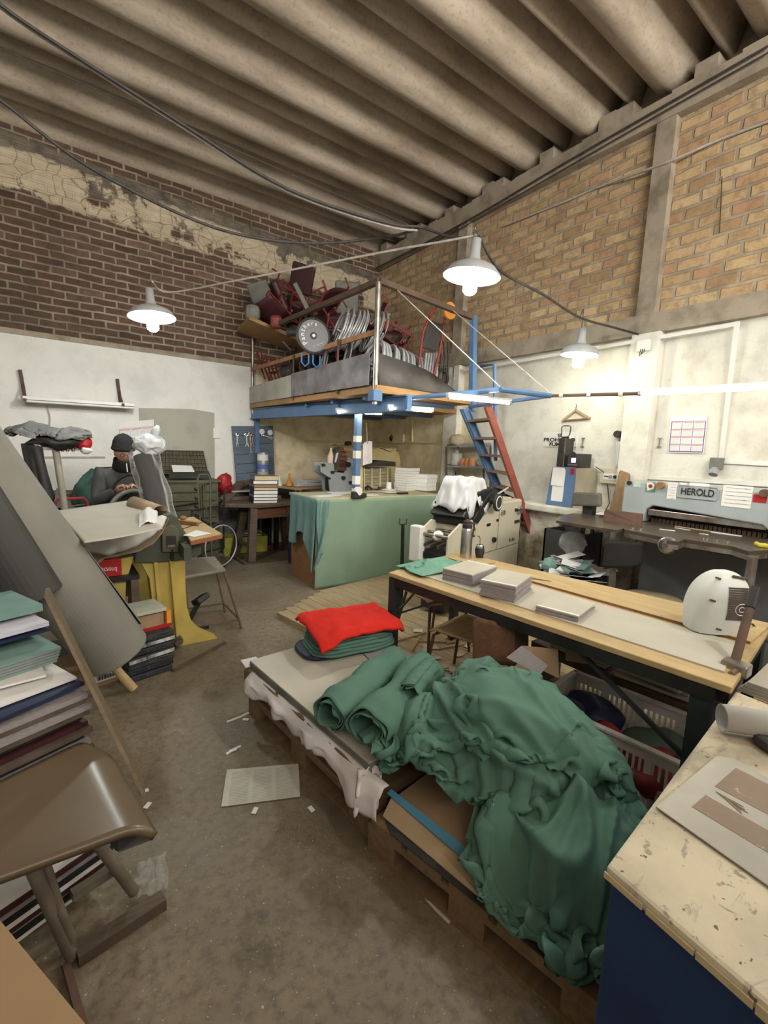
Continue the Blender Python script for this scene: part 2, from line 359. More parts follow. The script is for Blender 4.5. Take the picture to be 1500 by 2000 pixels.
M_BLKV = mat('black_vinyl', (.028, .027, .028), (.05, .046, .044), 7, .5)
M_GREYV = mat('grey_green_vinyl', (.20, .21, .185), (.13, .13, .115), 6, .6)
M_ALU = mat('aluminium_rim', (.62, .64, .67), (.44, .45, .47), 8, .32, .35)
M_GREYT = mat('grey_tyre', (.33, .335, .35), (.22, .22, .22), 8, .7)
M_BROWNJ = mat('dusty_brown_junk', (.13, .095, .075), (.06, .045, .038), 9, .85)
M_WPLAS = mat('white_plastic', (.78, .78, .76), (.70, .70, .67), 4, .4)
M_CABLE = mat('black_cable', (.03, .028, .027), (.06, .055, .05), 20, .6)
M_CABLEW = mat('grey_white_cable', (.50, .47, .43), (.36, .33, .30), 20, .7)
M_TUBE = emit('lit_fluorescent_glass', WARM, TUBE_E)
M_BULB = emit('lit_bulb_glass', COOL, BULB_E)
# ---------------------------------------------------------------- mezzanine
DZ = 2.2
mz = thing('mezzanine', 'blue steel mezzanine loaded with wheelchair parts in the far corner', 'mezzanine', (2.56, 3.70, 0))
dk = MB(True); dk.slab([(2.50, YL-.03, 2.13), (2.54, 3.66, 2.13), (3.86, 3.66, 2.13), (3.95, 4.7, 2.13), (XR-.12, 4.75, 2.13), (XR-.05, YL-.03, 2.13)], (0, 0, .07)); dk.build('deck', M_PLY, mz)
b_ = MB(True); e0, e1 = V((2.55, YL-.03, 2.045)), pz(800, 787, 2.045); dd = (e1-e0).normalized(); sd = V((dd.y, -dd.x, 0))
for zz_ in (2.115, 1.975): b_.bar(e0+V((0, 0, zz_-2.045)), e1+V((0, 0, zz_-2.045)), .10, .012)
b_.bar(e0, e1, .06, .13); b_.build('beam', M_BLUE, mz)
b_ = MB(True)
for k in range(5): b_.bar((2.6, 6.6-k*.66, 2.10), (4.7 if 6.6-k*.66 > 4.8 else 3.85, 6.6-k*.66, 2.11), .05, .04)
b_.build('joists', M_BLUE, mz)
q = pY(700, 803, 4.55); c_ = MB(True).box((q.x, 4.55, 1.015), (.065, .065, 2.03)); c_.box((q.x, 4.55, .006), (.16, .16, .012)); col_o = c_.build('column', M_BLUE, mz)
for i, (z0, h, w) in enumerate([(1.60, .07, .0), (1.42, .09, 0), (1.12, .1, 0), (.98, .08, 0)]):
    so = MB(True).box((q.x-.002, 4.55-.002, z0+.1), (.071, .071, h)).build('sticker', M_WPLAS, mz); so['label'] = 'white paper sticker wrapped round the blue column'
b_ = MB(True).box((2.60, YL-.06, 1.0), (.07, .07, 2.0)); b_.build('wall_column', M_BLUE, mz)
MB(True).cyl((2.555, 3.70, 2.02), (2.55, 3.70, 3.13), .028).build('corner_post', M_STEEL, mz, smooth=True)
MB(True).box((2.555, 3.70, 2.10), (.10, .10, .10)).build('post_foot', M_BLUE, mz)
MB(True).cyl((2.53, 6.93, 2.05), (2.53, 6.93, 3.2), .022).build('wall_post', M_STEEL, mz, smooth=True)
MB(True).bar((2.53, 6.96, 3.20), (2.55, 3.69, 3.14), .05, .05).build('top_rail', M_RUST, mz)
MB(True).bar((2.52, 6.96, 2.70), (2.55, 3.72, 2.69), .02, .05).build('mid_rail', M_RUSTL, mz)
MB(True).bar((2.55, 3.69, 3.14), (3.83, 3.70, 3.06), .05, .05).build('front_rail', M_RUST, mz)
MB(True).bar((3.83, 3.70, 3.08), (3.86, 3.66, 2.05), .06, .06, (0, 1, 0)).build('front_post', M_BLUE, mz)
for y in (5.45, 4.35): MB(True).bar((2.51, y, 2.16), (2.51, y, 2.72), .006, .035, (0, 1, 0)).build('stay', M_RUST, mz)
MB(True).slab([(2.49, 6.95, 2.2), (2.49, 5.45, 2.2), (2.49, 5.45, 2.47), (2.49, 6.2, 2.455), (2.49, 6.95, 2.44)], (.012, 0, 0)).build('side_board', M_CEMENT, mz)
MB(True).slab([(2.485, 5.46, 2.2), (2.5, 3.74, 2.2), (2.5, 3.74, 2.5), (2.485, 5.46, 2.48)], (.006, 0, 0)).build('side_sheet', M_SHEET, mz)
fs = MB(True)
prv = [((2.58, 3.67, 2.2), (2.58, 3.70, 2.50)), ((2.95, 3.65, 2.2), (2.95, 3.74, 2.475)), ((3.3, 3.64, 2.2), (3.25, 3.80, 2.45)), ((3.6, 3.64, 2.2), (3.45, 3.86, 2.42)), ((3.9, 3.64, 2.19), (3.75, 3.80, 2.26))]
fs.add([p for ab in prv for p in ab], [(2*i, 2*i+2, 2*i+3, 2*i+1) for i in range(4)]); fs.build('front_sheet', M_SHEETD, mz, smooth=True, solid=.006)
# boom of blue pipe that carries the lamps out over the hall
tip, elb, rt, back = pz(1075, 773, 2.1), pz(977, 761, 2.12), V((2.88, 3.6, 2.1)), V((3.80, 3.64, 2.1))
MB(True).tube([rt, elb], .022).tube([elb, tip], .022).build('boom', M_BLUE, mz, smooth=True)
MB(True).tube([tip, back], .018).build('boom_stay', M_BLUE, mz, smooth=True)
MB(True).tube([elb+V((0, 0, .02)), (2.75, 3.70, 3.12)], .005).tube([tip+V((0, 0, .02)), (3.5, 3.70, 3.08)], .005).build('stay_wire', M_CABLEW, mz)
# ladder with a hand post
ld = thing('ladder', 'steep steel ladder with blue and red stringers up to the mezzanine', 'ladder', (4.3, 3.5, .5))
a0, a1 = pY(908, 800, 3.55), pY(978, 968, 3.55); a1 = a0+(a1-a0)*min((a0.z-.5)/(a0.z-a1.z), (4.66-a0.x)/(a1.x-a0.x))
c0, c1 = pY(952, 792, 3.28), pY(1009, 958, 3.28); c1 = c0+(c1-c0)*min((c0.z-.55)/(c0.z-c1.z), (4.70-c0.x)/(c1.x-c0.x))
b_ = MB(True)
for s_ in (-.05, .05): b_.bar(a0+V((s_, 0, 0)), a1+V((s_, 0, 0)), .06, .012, (1, 0, .6))
b_.bar(a0, a1, .012, .11, (1, 0, .6)); b_.build('blue_stringer', M_BLUE, ld)
M_REDL = mat('dull_red_paint', (.30, .075, .05), (.19, .06, .045), 8, .6)
MB(True).bar(c0, c1, .03, .09, (1, 0, .6)).build('red_stringer', M_REDL, ld)
for k in range(8):
    t_ = (k+.7)/8; p0, p1 = a0.lerp(a1, t_), c0.lerp(c1, t_)
    MB(True).bar(p0, p1, .16, .025).build('step', M_RUST, ld)
hp = pY(966, 712, 3.4); hq = pY(968, 900, 3.4)
MB(True).tube([hq, hp, pY(940, 715, 3.75)], .02, 8).build('hand_post', M_BLUE, ld)
# ---------------------------------------------------------------- lamps
def lathe_shell(prof, th=.003): return prof
def pendant(P, label, rr=.2, tilt=0, bm=None):
    t_ = thing('pendant_lamp', label, 'lamp', P, 0, 'enamel pendant lamps')
    mb = MB().lathe([(.018, .25), (.034, .245), (.036, .16), (.045, .12), (.05, .095), (.10, .085), (.16, .055), (rr, .0), (rr-.003, -.004), (.155, .045), (.10, .075), (.045, .085)], n=36)
    sh = mb.build('shade', M_ENAM, t_, smooth=2)
    bl = MB().lathe([(.001, -.125), (.03, -.12), (.048, -.10), (.05, -.03), (.048, .02), (.03, .05), (.022, .085)], n=20).build('bulb', bm or M_BULB, t_, smooth=2)
    MB().cyl((0, 0, .24), (0, 0, .33), .004, n=6).build('cord', M_CABLE, t_)
    for o in (sh, bl): o.rotation_euler = (R(tilt), R(tilt*.6), 0)
    return t_
M_ENAM = mat('grey_enamel', (.40, .42, .43), (.33, .345, .355), 5, .4)
PL = pY(297, 622, 4.7)+V((0, 0, .01)); PC_ = pd(921, 540, 3.22); PR = pX(1131, 693, 4.2)
pendant(PC_, 'largest pendant lamp, hanging over the middle of the hall', .205, 4)
pendant(PL, 'pendant lamp hanging in front of the dark brick wall', .20, -5)
pendant(V((2.75, -.15, 2.85)), 'pendant lamp over the blue desk, just outside the picture', .2, 0)
pendant(PR, 'pendant lamp nearest the right-hand wall, below the junction box', .175, 3, emit('lit_bulb_glass_warm', (1, .95, .72), BULB_E*.3))
# ---------------------------------------------------------------- fluorescent battens
def batten(p, q, label, gm=None):
    p, q = V(p), V(q); t_ = thing('tube_light', label, 'lamp', (p+q)/2, 0, 'lit fluorescent tubes')
    d = (q-p).normalized()
    MB(True).bar(p+V((0, 0, .024)), q+V((0, 0, .024)), .04, .02).build('batten', M_WPLAS, t_)
    MB(True).cyl(p+d*.02, q-d*.02, .014, n=12).build('tube', gm or M_TUBE, t_, smooth=True)
    for k, s_ in ((p, 1), (q, -1)): MB(True).cyl(k, k+d*.02*s_, .017, n=10).build('end_cap', M_ALU, t_)
    L = (q-p).length; a = math.atan2(d.y, d.x)
    return t_
batten(pz(873, 775, 2.04), pz(997, 787, 2.04), 'tube light hung from the blue boom')
batten(pz(757, 797, 2.0), pz(846, 803, 2.0), 'tube light under the mezzanine nearest its front edge')
batten(pz(655, 803, 2.0), pz(748, 808, 2.0), 'tube light under the mezzanine farther in, half behind the blue column')
T0 = pz(1247, 769, 2.08); T1 = pz(1500, 757, 2.08); T1 = T0+(T1-T0)*1.25
batten(T0, T1, 'longest bare tube light, on the pipe along the right-hand wall', emit('lit_long_tube_glass', (1, .9, .66), TUBE_E*.6))
cp = MB(True).tube([tip, T0.lerp(T1, .05)], .013); ob = solo(cp, 'conduit_pipe', 'rusty brown pipe joining the blue boom to the long tube light', 'pipe', M_RUST)
for k, w_ in ((.12, 'nearest the blue boom'), (.45, 'halfway along'), (.8, 'nearest the long tube')):
    p = tip.lerp(T0, k); solo(MB(True).cyl(p, p+(T0-tip).normalized()*.03, .017), 'cable_clip', 'white clip on the rusty brown pipe, '+w_, 'clip', M_WPLAS)
# ---------------------------------------------------------------- overhead cables
def cable(pts, r, name, label, m, n=6):
    P = [V(p) for p in pts]; out = []
    for i in range(len(P)-1):
        a, b, c, d = P[max(i-1, 0)], P[i], P[i+1], P[min(i+2, len(P)-1)]
        for k in range(6):
            t = k/6; out.append(.5*((2*b)+(c-a)*t+(2*a-5*b+4*c-d)*t*t+(3*b-a-3*c+d)*t**3))
    out.append(P[-1]); return solo(MB(True).tube(out, r, n), name, label, 'cable', m, smooth=True)
J = pd(936, 458, 3.25)
cable([pd(-60, 165, 2.6), pd(0, 195, 2.7), pd(180, 330, 3.0), pd(420, 445, 3.4), pd(600, 475, 3.6), pd(760, 462, 3.6), pd(822, 444, 3.5)], .011, 'power_cable', 'thick black cable sagging across the dark brick wall', M_CABLE)
cable([pd(-20, -15, 2.4), pd(50, 45, 2.5), pd(345, 235, 2.9), pd(560, 368, 3.2), pd(750, 434, 3.4), pd(822, 444, 3.5), pd(885, 464, 3.4), J], .010, 'power_cable', 'twin grey cable crossing under the roof shells to the middle lamp', M_CABLE)
cable([pd(-20, -8, 2.42), pd(50, 51, 2.52), pd(345, 241, 2.92), pd(560, 373, 3.22), pd(750, 440, 3.42), pd(815, 450, 3.5)], .008, 'power_cable', 'pale grey cable running beside the twin cable under the roof', M_CABLEW)
cable([pd(0, 95, 2.6), pd(200, 180, 2.8), pd(420, 275, 3.1), pd(640, 372, 3.4), pd(800, 440, 3.5)], .003, 'thin_wire', 'hair-thin wire strung under the roof shells', M_CABLE)
cable([PL+V((0, 0, .32)), pd(330, 571, 4.3), pd(470, 546, 4.1), pd(620, 517, 3.8), pd(760, 490, 3.5), pd(870, 471, 3.3), J], .008, 'power_cable', 'white cable strung from the left lamp to the middle lamp', M_CABLEW)
cable([J, pd(955, 500, 3.3), pd(985, 535, 3.5), pd(1060, 575, 3.7), pd(1132, 620, 4.0), pd(1200, 640, 4.5), pX(1247, 653, XR-.2)], .010, 'power_cable', 'twisted black cable from the middle lamp down to the wall junction box', M_CABLE)
cable([pX(983, 441, XR-.02), pX(1100, 395, XR-.02), pX(1170, 365, XR-.02), pX(1300, 318, XR-.1), pX(1400, 275, XR-.02), pX(1520, 230, XR-.02)], .012, 'power_cable', 'pale twin cable clipped across the yellow brick wall', M_CABLEW)
cable([pX(735, 524, XR-.13), pX(900, 438, XR-.13), pX(1100, 320, XR-.13), pX(1300, 205, XR-.13), pX(1500, 90, XR-.13)], .010, 'power_cable', 'dark cable along the upper edge of the concrete beam', M_CABLE)
cable([pX(740, 531, XR-.13), pX(900, 446, XR-.13), pX(1100, 331, XR-.13), pX(1300, 216, XR-.13), pX(1500, 103, XR-.13)], .007, 'power_cable', 'thin dark cable just below the upper one on the concrete beam', M_CABLE)
cable([PR+V((0, 0, .32)), PR+V((0, 0, .42)), pd(1132, 622, 4.0)], .004, 'lamp_flex', 'thin cord holding up the right-hand pendant lamp', M_CABLE)
cable([J+V((0,0,-.02)), PC_+V((.0, 0, .33))], .004, 'lamp_flex', 'short cord above the largest pendant lamp', M_CABLE)
cable([pX(1410, 345, XR-.02), pX(1408, 400, XR-.02), pX(1405, 455, XR-.02)], .004, 'hanging_wire', 'short loose wire hanging on the yellow bricks', M_CABLE)
# ---------------------------------------------------------------- wheelchair rims
def wheel_proto(rr, label, group=None, tyre=M_GREYT, rim=M_ALU, tr=.013):
    t_ = thing('wheel', label, 'wheel', (0, 0, 0), 0, group)
    MB().torus((0, 0, 0), (1, 0, 0), rr, tr, 36, 8).build('tyre', tyre, t_, smooth=2)
    MB().torus((0, 0, 0), (1, 0, 0), rr-.022, .010, 36, 6).torus((.03, 0, 0), (1, 0, 0), rr-.03, .008, 36, 6).build('rim', rim, t_, smooth=2)
    MB().cyl((-.03, 0, 0), (.03, 0, 0), .022).build('hub', M_STEEL, t_, smooth=True)
    s = MB()
    for k in range(18):
        a = 2*PI*k/18; s.tube([((-1)**k*.025, .02*math.cos(a+.4), .02*math.sin(a+.4)), (0, (rr-.02)*math.cos(a), (rr-.02)*math.sin(a))], .0016, 4)
    s.build('spokes', M_STEEL, t_); return t_
WR = .25
wp = wheel_proto(WR, 'bare aluminium wheelchair wheel in the lower row along the mezzanine edge', 'wheels in the lower row on the mezzanine', M_ALU)
k = 0
def put(o, loc, rot): o.location = loc; o.rotation_euler = rot
for i in range(15):
    o = wp if i == 0 else copy_tree(wp); x = 2.72+i*.078
    if i > 8: x += .02
    put(o, (x, 4.05+.45*(i/14)+RN.uniform(-.03, .03), DZ+WR+.01), (RN.uniform(-1, 1)*0, R(RN.uniform(10, 20)), R(RN.uniform(-12, 0))))
for i in range(8):
    o = copy_tree(wp); o['label'] = 'aluminium wheelchair wheel in the upper row, leaning on the junk behind'; o['group'] = 'wheels in the upper row on the mezzanine'
    put(o, (2.74+i*.085+(.1 if i > 4 else 0), 4.75+.03*i, DZ+.72+.02*i), (0, R(22+RN.uniform(-4, 4)), R(-14)))
bw = wheel_proto(.25, 'black-tyred wheel with a maroon hub disc behind the side sheet', None, M_DARK, M_STEEL, .02)
MB().cyl((-.01, 0, 0), (.01, 0, 0), .14, n=24).build('hub_disc', M_MAROON, bw); put(bw, pX(566, 724, 2.72), (0, R(6), R(-20)))
bw = wheel_proto(.24, 'wheel with a thin black tyre in front of the lower rims', None, M_DARK, M_ALU, .014); put(bw, pX(672, 712, 2.66), (0, R(12), R(-25)))
bw = wheel_proto(.24, 'grey-tyred wheel standing under the disc wheel', None, M_GREYT, M_ALU, .014); put(bw, pX(627, 722, 2.68), (0, R(12), R(-22)))
# disc wheel hung on the rail
c = pX(612, 656, 2.42); nrm = (EYE-c); nrm.z = 0; nrm.normalize(); nrm = (nrm+V((.25, -.1, 0))).normalized()
dw = thing('wheel', 'grey disc wheel with white lettering hung on the mezzanine rail', 'wheel', c-V((0, 0, .2)))
rD = .195
MB(True).torus(c, nrm, rD-.012, .016, 40, 8).build('tyre', M_DARK, dw, smooth=2)
M_DISC = mat('grey_disc', (.20, .20, .21), (.16, .16, .165), 5, .5)
MB(True).cyl(c-nrm*.012, c+nrm*.008, rD-.02, n=40).build('disc', M_DISC, dw)
MB(True).cyl(c+nrm*.008, c+nrm*.016, .038, n=20).build('hub_ring', M_DARK, dw)
MB(True).cyl(c+nrm*.016, c+nrm*.022, .018, n=16).build('hub', M_WPLAS, dw)
rt_ = V((0, 0, 1)).cross(nrm).normalized(); up_ = nrm.cross(rt_)
M_LET = mat('white_lettering', (.78, .80, .82))
for i, ch in enumerate('Panthera'):
    a = R(222-i*20.5); er = rt_*math.cos(a)+up_*math.sin(a); et = rt_*math.sin(a)-up_*math.cos(a)
    text(ch, M_LET, dw, c+nrm*.009+er*.128, et, er, .052 if i < 4 else .040, depth=.002, bold=.018)
lf = MB(True)
for i in range(3):
    p = c+nrm*.0105+rt_*(.0+.04*i)+up_*(-.115+.018*i); lf.bar(p, p+rt_*.055+up_*.03, .002, .012, nrm).bar(p, p+rt_*.05-up_*.004, .002, .012, nrm)
lf.build('leaf_emblem', M_LET, dw)
lk = MB(True)
for dx in (-.07, .06):
    lk.tube([c+rt_*(dx-.05)+up_*(-.19)-nrm*.03, c+rt_*(dx-.05)+up_*-.29-nrm*.03, c+rt_*(dx-.01)+up_*-.33-nrm*.03, c+rt_*(dx+.03)+up_*-.29-nrm*.03, c+rt_*(dx+.03)+up_*-.2-nrm*.03], .010)
M_SKY = mat('bright_blue_tube', (.05, .20, .45)); solo(lk, 'bent_tube', 'pair of bright blue bent tubes below the grey disc wheel', 'tube', M_SKY, smooth=True)
ch2 = wheel_proto(.17, 'dark wheel on its side behind the grey disc wheel', None, M_DARK, M_STEEL, .022); put(ch2, c+V((.25, .3, .02)), (R(80), R(60), 0))
solo(MB(True).tube([c+V((.1, .2, .1)), c+V((-.1, .45, .1))], .05, 12), 'foam_roll', 'black foam tube lying behind the grey disc wheel', 'foam', M_DARK, smooth=True)
# ---------------------------------------------------------------- junk heap of folded wheelchairs
def frame_proto(label, group, fm, sm):
    t_ = thing('wheelchair', label, 'wheelchair', (0, 0, 0), 0, group)
    for s in (-.2, .2):
        f = MB(); f.tube([(s, -.3, 0), (s, -.28, .45), (s, .0, .47), (s, .2, .45), (s, .22, .9), (s, .34, .93)], .013, 7)
        f.tube([(s, -.3, .12), (s, .2, .12), (s, .2, .5)], .012, 7).tube([(s, -.3, .66), (s, .2, .68)], .012, 7).tube([(s, -.3, .45), (s, -.3, .66)], .012, 7).build('side_frame', fm, t_, smooth=True)
    MB().bar((-.2, -.2, .12), (.2, .1, .44), .025, .025).bar((.2, -.2, .12), (-.2, .1, .44), .025, .025).build('cross_brace', M_STEEL, t_)
    MB().grid(7, 6, lambda i, j: V((-.2+.4*i, -.27+.46*j, .46-.05*math.sin(PI*i)))).build('seat', sm, t_, smooth=2, solid=.012)
    MB().grid(7, 6, lambda i, j: V((-.2+.4*i, .21+.05*math.sin(PI*i), .5+.36*j))).build('backrest', sm, t_, smooth=2, solid=.012)
    for s in (-.2, .2): MB().torus((s, -.28, -.02), (1, 0, 0), .065, .02, 16, 6).build('caster', M_DARK, t_, smooth=2)
    MB().box((0, -.40, .05), (.34, .14, .012), 0, R(20)).build('footplate', M_STEEL, t_); return t_
HG = 'wheelchairs thrown on the mezzanine heap'
f1 = frame_proto('red-framed folding wheelchair at the top of the mezzanine heap, dark seat up', None, M_REDF, M_MAROON)
put(f1, (3.5, 6.5, 3.30), (R(-30), R(25), R(40)))
spec = [('red wheelchair lying at the left end of the mezzanine heap', (2.72, 6.55, 3.22), (20, 30, 75), M_REDF), ('wheelchair frame tipped over in the middle of the mezzanine heap', (3.25, 6.2, 3.05), (60, -20, 10), 0),
        ('wheelchair on its back low in the mezzanine heap behind the rims', (3.5, 5.5, 2.62), (75, 10, -30), 0), ('red wheelchair half hidden behind the corner post', (3.85, 5.7, 2.75), (25, -15, 60), 0),
        ('upright wheelchair with a bare red frame at the right end of the heap', (4.25, 5.9, 2.55), (5, 5, -25), 0), ('upturned wheelchair against the left brick wall in the heap', (3.15, 6.6, 3.28), (-60, 20, 120), 0),
        ('wheelchair wedged under the wooden plank on the mezzanine', (2.85, 5.9, 2.5), (80, 0, 30), 0), ('wheelchair frame lying across the back of the heap', (3.95, 6.5, 3.0), (-50, 40, 20), 0), ('wheelchair deep in the corner of the mezzanine', (4.4, 6.4, 2.75), (30, -30, 140), 0)]
for lab, loc, rot, _ in spec:
    o = copy_tree(f1); o['label'] = lab; put(o, loc, tuple(R(a) for a in rot))
def cushion(lab, loc, d, rot, m, name='seat_cushion', cat='cushion'):
    mb = MB().box((0, 0, 0), d); o = mb.build(name, m, None, bev=min(d)*.35); o.location = loc; o.rotation_euler = tuple(R(a) for a in rot); return tag(o, lab, cat)
cushion('grey-green padded backrest standing up at the back of the heap', pY(677, 582, 6.3), (.36, .07, .46), (8, 0, -25), M_GREYV)
cushion('small grey-green box at the left end of the wooden plank', pY(493, 612, 6.3), (.20, .2, .22), (0, 0, -18), M_GREYV, 'storage_box', 'box')
cushion('dark red box on the wooden plank', pY(539, 629, 6.0), (.15, .12, .17), (0, 0, -20), M_REDF, 'storage_box', 'box')
cushion('maroon padded seat at the very top of the heap', pY(590, 545, 6.5), (.34, .08, .40), (25, 15, -35), M_MAROON)
cushion('maroon seat pad leaning in the left part of the heap', pY(545, 580, 6.4), (.10, .3, .42), (10, -28, -20), M_MAROON)
cushion('grey folded vinyl seat at the upper left of the heap', pY(507, 570, 6.4), (.28, .06, .26), (35, -20, -30), M_GREYV)
cushion('dark vinyl seat in the heap below the grey backrest', pX(690, 626, 3.6), (.4, .3, .07), (20, -18, 10), M_BLKV)
cushion('oval metal footplate standing out in the middle of the heap', pY(588, 578, 5.9), (.06, .02, .34), (15, -32, -25), M_GREYV, 'footplate', 'footplate')
for i in range(14):
    p = V((2.85+RN.random()*1.6, 5.5+RN.random()*1.1, 2.4+RN.random()*.55))
    cushion(['dusty brown scrap padding buried in the mezzanine heap', 'dark scrap seat pad buried in the mezzanine heap'][i % 2], p, (RN.uniform(.25, .5), RN.uniform(.2, .4), RN.uniform(.06, .2)), (RN.uniform(-50, 50), RN.uniform(-50, 50), RN.uniform(0, 180)), [M_BROWNJ, M_BLKV][i % 2])['group'] = ['brown scrap padding in the heap', 'dark scrap pads in the heap'][i % 2]
for i in range(16):
    p = V((2.8+RN.random()*1.6, 5.3+RN.random()*1.3, 2.75+RN.random()*.7)); d = V((RN.uniform(-1, 1), RN.uniform(-1, 1), RN.uniform(-.6, .8))).normalized()*RN.uniform(.2, .4)
    e = V((RN.uniform(-1, 1), RN.uniform(-1, 1), RN.uniform(-1, 1)))*.12
    o = solo(MB(True).tube([p-d, p-d*.2+e, p+d*.6, p+d+e], .013, 7), 'frame_tube', ['bent red frame tube sticking out of the mezzanine heap', 'bare steel frame tube sticking out of the mezzanine heap'][i % 3 == 0], 'tube', [M_REDF, M_STEEL][i % 3 == 0], ['red frame tubes in the heap', 'steel frame tubes in the heap'][i % 3 == 0], smooth=True)
HB = mat('black_tangle', (.035, .03, .028), (.02, .018, .017), 12, .7)
for i in range(34):
    p = V((2.75+RN.random()*1.75, 5.2+RN.random()*1.4, 2.55+RN.random()*.75)); d = V((RN.uniform(-1, 1), RN.uniform(-1, 1), RN.uniform(-.7, .7))).normalized()*RN.uniform(.12, .3); e = V((RN.uniform(-1, 1), RN.uniform(-1, 1), RN.uniform(-1, 1)))*.15
    solo(MB(True).tube([p-d, p-d*.3+e, p+d*.5+e*.3, p+d], .012, 6), 'frame_tube', 'black bent tube in the tangle of the mezzanine heap', 'tube', [HB, M_BROWNJ][i % 2], 'black tubes in the heap')
sw_ = None
for i in range(12):
    if sw_ is None:
        sw_ = thing('wheel', 'small black-tyred wheel caught in the mezzanine heap', 'wheel', (0, 0, 0), 0, 'small wheels in the heap'); MB().torus((0, 0, 0), (1, 0, 0), .115, .02, 26, 7).build('tyre', M_DARK, sw_, smooth=2); MB().cyl((-.02, 0, 0), (.02, 0, 0), .03).build('hub', M_STEEL, sw_); h_ = MB()
        for k in range(6): h_.bar((0, 0, 0), (0, .1*math.cos(k*PI/3), .1*math.sin(k*PI/3)), .008, .008)
        h_.build('spokes', M_STEEL, sw_); o = sw_
    else: o = copy_tree(sw_)
    put(o, (2.9+RN.random()*1.5, 5.25+RN.random()*1.0, 2.75+RN.random()*.5), (RN.uniform(0, 3), RN.uniform(0, 3), RN.uniform(0, 3)))
for i in range(5):
    p = pX(508+i*8, 712+i*3, 2.62+.03*i); solo(MB(True).tube([p+V((-.0, .12, .2)), p, p+V((.03, -.12, -.22))], .013, 7), 'frame_tube', 'red chair tube in the bundle behind the side board', 'tube', M_REDF, 'red tubes behind the side board', smooth=True)
pk = MB(True).slab([pY(487, 624, 6.1), pY(642, 690, 6.3), pY(640, 712, 6.85), pY(463, 648, 6.85)], (0, 0, .045)); solo(pk, 'plank', 'long orange-edged wooden plank lying under the left end of the heap', 'plank', M_PLY)
# tall red seat frame with an orange wheel
ft = thing('folding_chair', 'tall red-framed folded seat with an orange wheel by the front rail', 'wheelchair', (3.5, 4.2, DZ))
g = lambda x, y, Y=4.05: pY(x, y, Y)
for pts in ([(818, 712), (826, 650), (842, 612), (857, 596), (866, 596), (877, 607)], [(846, 735), (858, 690), (868, 630), (872, 610)]): MB(True).tube([g(*p) for p in pts], .015, 8).build('side_frame', M_REDF, ft, smooth=True)
MB(True).slab([g(839, 625), g(868, 634), g(853, 686), g(824, 678)], (.01, .03, 0)).build('seat_pad', M_BLKV, ft, bev=.008)
M_ORNG = mat('orange_plastic', (.72, .30, .05), (.62, .24, .04)); oc = g(878, 607, 4.0)
MB(True).cyl(oc-V((.001, -.02, 0)), oc+V((.001, -.02, 0)), .095, n=28).build('wheel', M_ORNG, ft, bev=.008); MB(True).cyl(oc-V((.001, -.03, 0)), oc+V((.001, -.03, 0)), .028, n=14).build('hub', M_MAROON, ft)
for i in range(5):
    solo(MB(True).tube([g(833+i*5, 690, 4.1+.03*i), g(828+i*5, 732, 4.05)], .012, 7), 'crutch_tube', 'bare metal crutch tube standing under the tall red seat', 'tube', M_ALU, 'crutch tubes under the tall red seat')
bf = thing('walker', 'black folded walking frame with a small wheel at the right end of the mezzanine', 'frame', pY(866, 742, 4.4))
for i in range(3): MB(True).tube([pY(858+i*8, 668, 4.4), pY(862+i*7, 700, 4.35), pY(856+i*9, 742, 4.4)], .013, 7).build('strut', M_BLKV, bf, smooth=True)
MB(True).tube([pY(850, 712, 4.38), pY(886, 716, 4.38), pY(886, 742, 4.4)], .013, 7).build('rail', M_STEEL, bf); MB(True).torus(pY(864, 738, 4.35), (0, 1, 0), .09, .02, 20, 7).build('wheel', M_DARK, bf, smooth=2)
# ---------------------------------------------------------------- left wall
M_PAPER = mat('white_paper', (.80, .79, .78), (.72, .71, .70), 3, .75)
M_PAPERB = mat('bluish_paper', (.70, .71, .82), (.62, .63, .73), 3, .75)
M_BOARD = mat('grey_board', (.50, .47, .40), (.45, .42, .355), 4, .8)
M_BOARDE = mat('grey_board_edge', (.34, .31, .31), (.24, .22, .23), 60, .85, st=(1, 1, 14))
M_KRAFT = mat('kraft_cardboard', (.36, .25, .15), (.28, .19, .11), 4, .85)
M_PURP = mat('purple_print', (.16, .08, .30)); M_PINK = mat('pink_print', (.75, .22, .30)); M_INK = mat('grey_print', (.45, .44, .50)); M_BLACK = mat('black_ink', (.02, .02, .02))
M_DWOOD = wood('dark_worn_wood', (.135, .098, .07), (.065, .048, .036))
M_LWOOD = wood('pale_worn_wood', (.52, .37, .20), (.40, .27, .13))
M_OLIVE = mat('olive_painted_steel', (.105, .105, .062), (.065, .066, .04), 6, .55, wear=.68)
M_GREYM = mat('grey_blue_enamel', (.37, .41, .435), (.31, .345, .365), 4, .45, wear=.70)
M_CREAM = mat('cream_enamel', (.60, .56, .45), (.52, .485, .385), 3, .45, wear=.73, wc=(.2, .16, .1))
M_IRON = mat('black_cast_iron', (.04, .04, .038), (.02, .02, .02), 8, .45, .4)
M_CHROME = mat('chrome', (.62, .62, .62), (.5, .5, .5), 4, .18, .95)
M_NAVY = mat('navy_cover', (.02, .028, .075), (.013, .018, .05), 5, .5)
M_TEALB = mat('teal_board', (.20, .33, .30), (.16, .27, .25), 5, .6)
M_TOOLB = wood('blue_grey_planks', (.115, .155, .215), (.08, .105, .15), (1, 14, 14), 2)
M_REDP = mat('red_plastic', (.42, .016, .02), (.30, .012, .015), 5, .45)
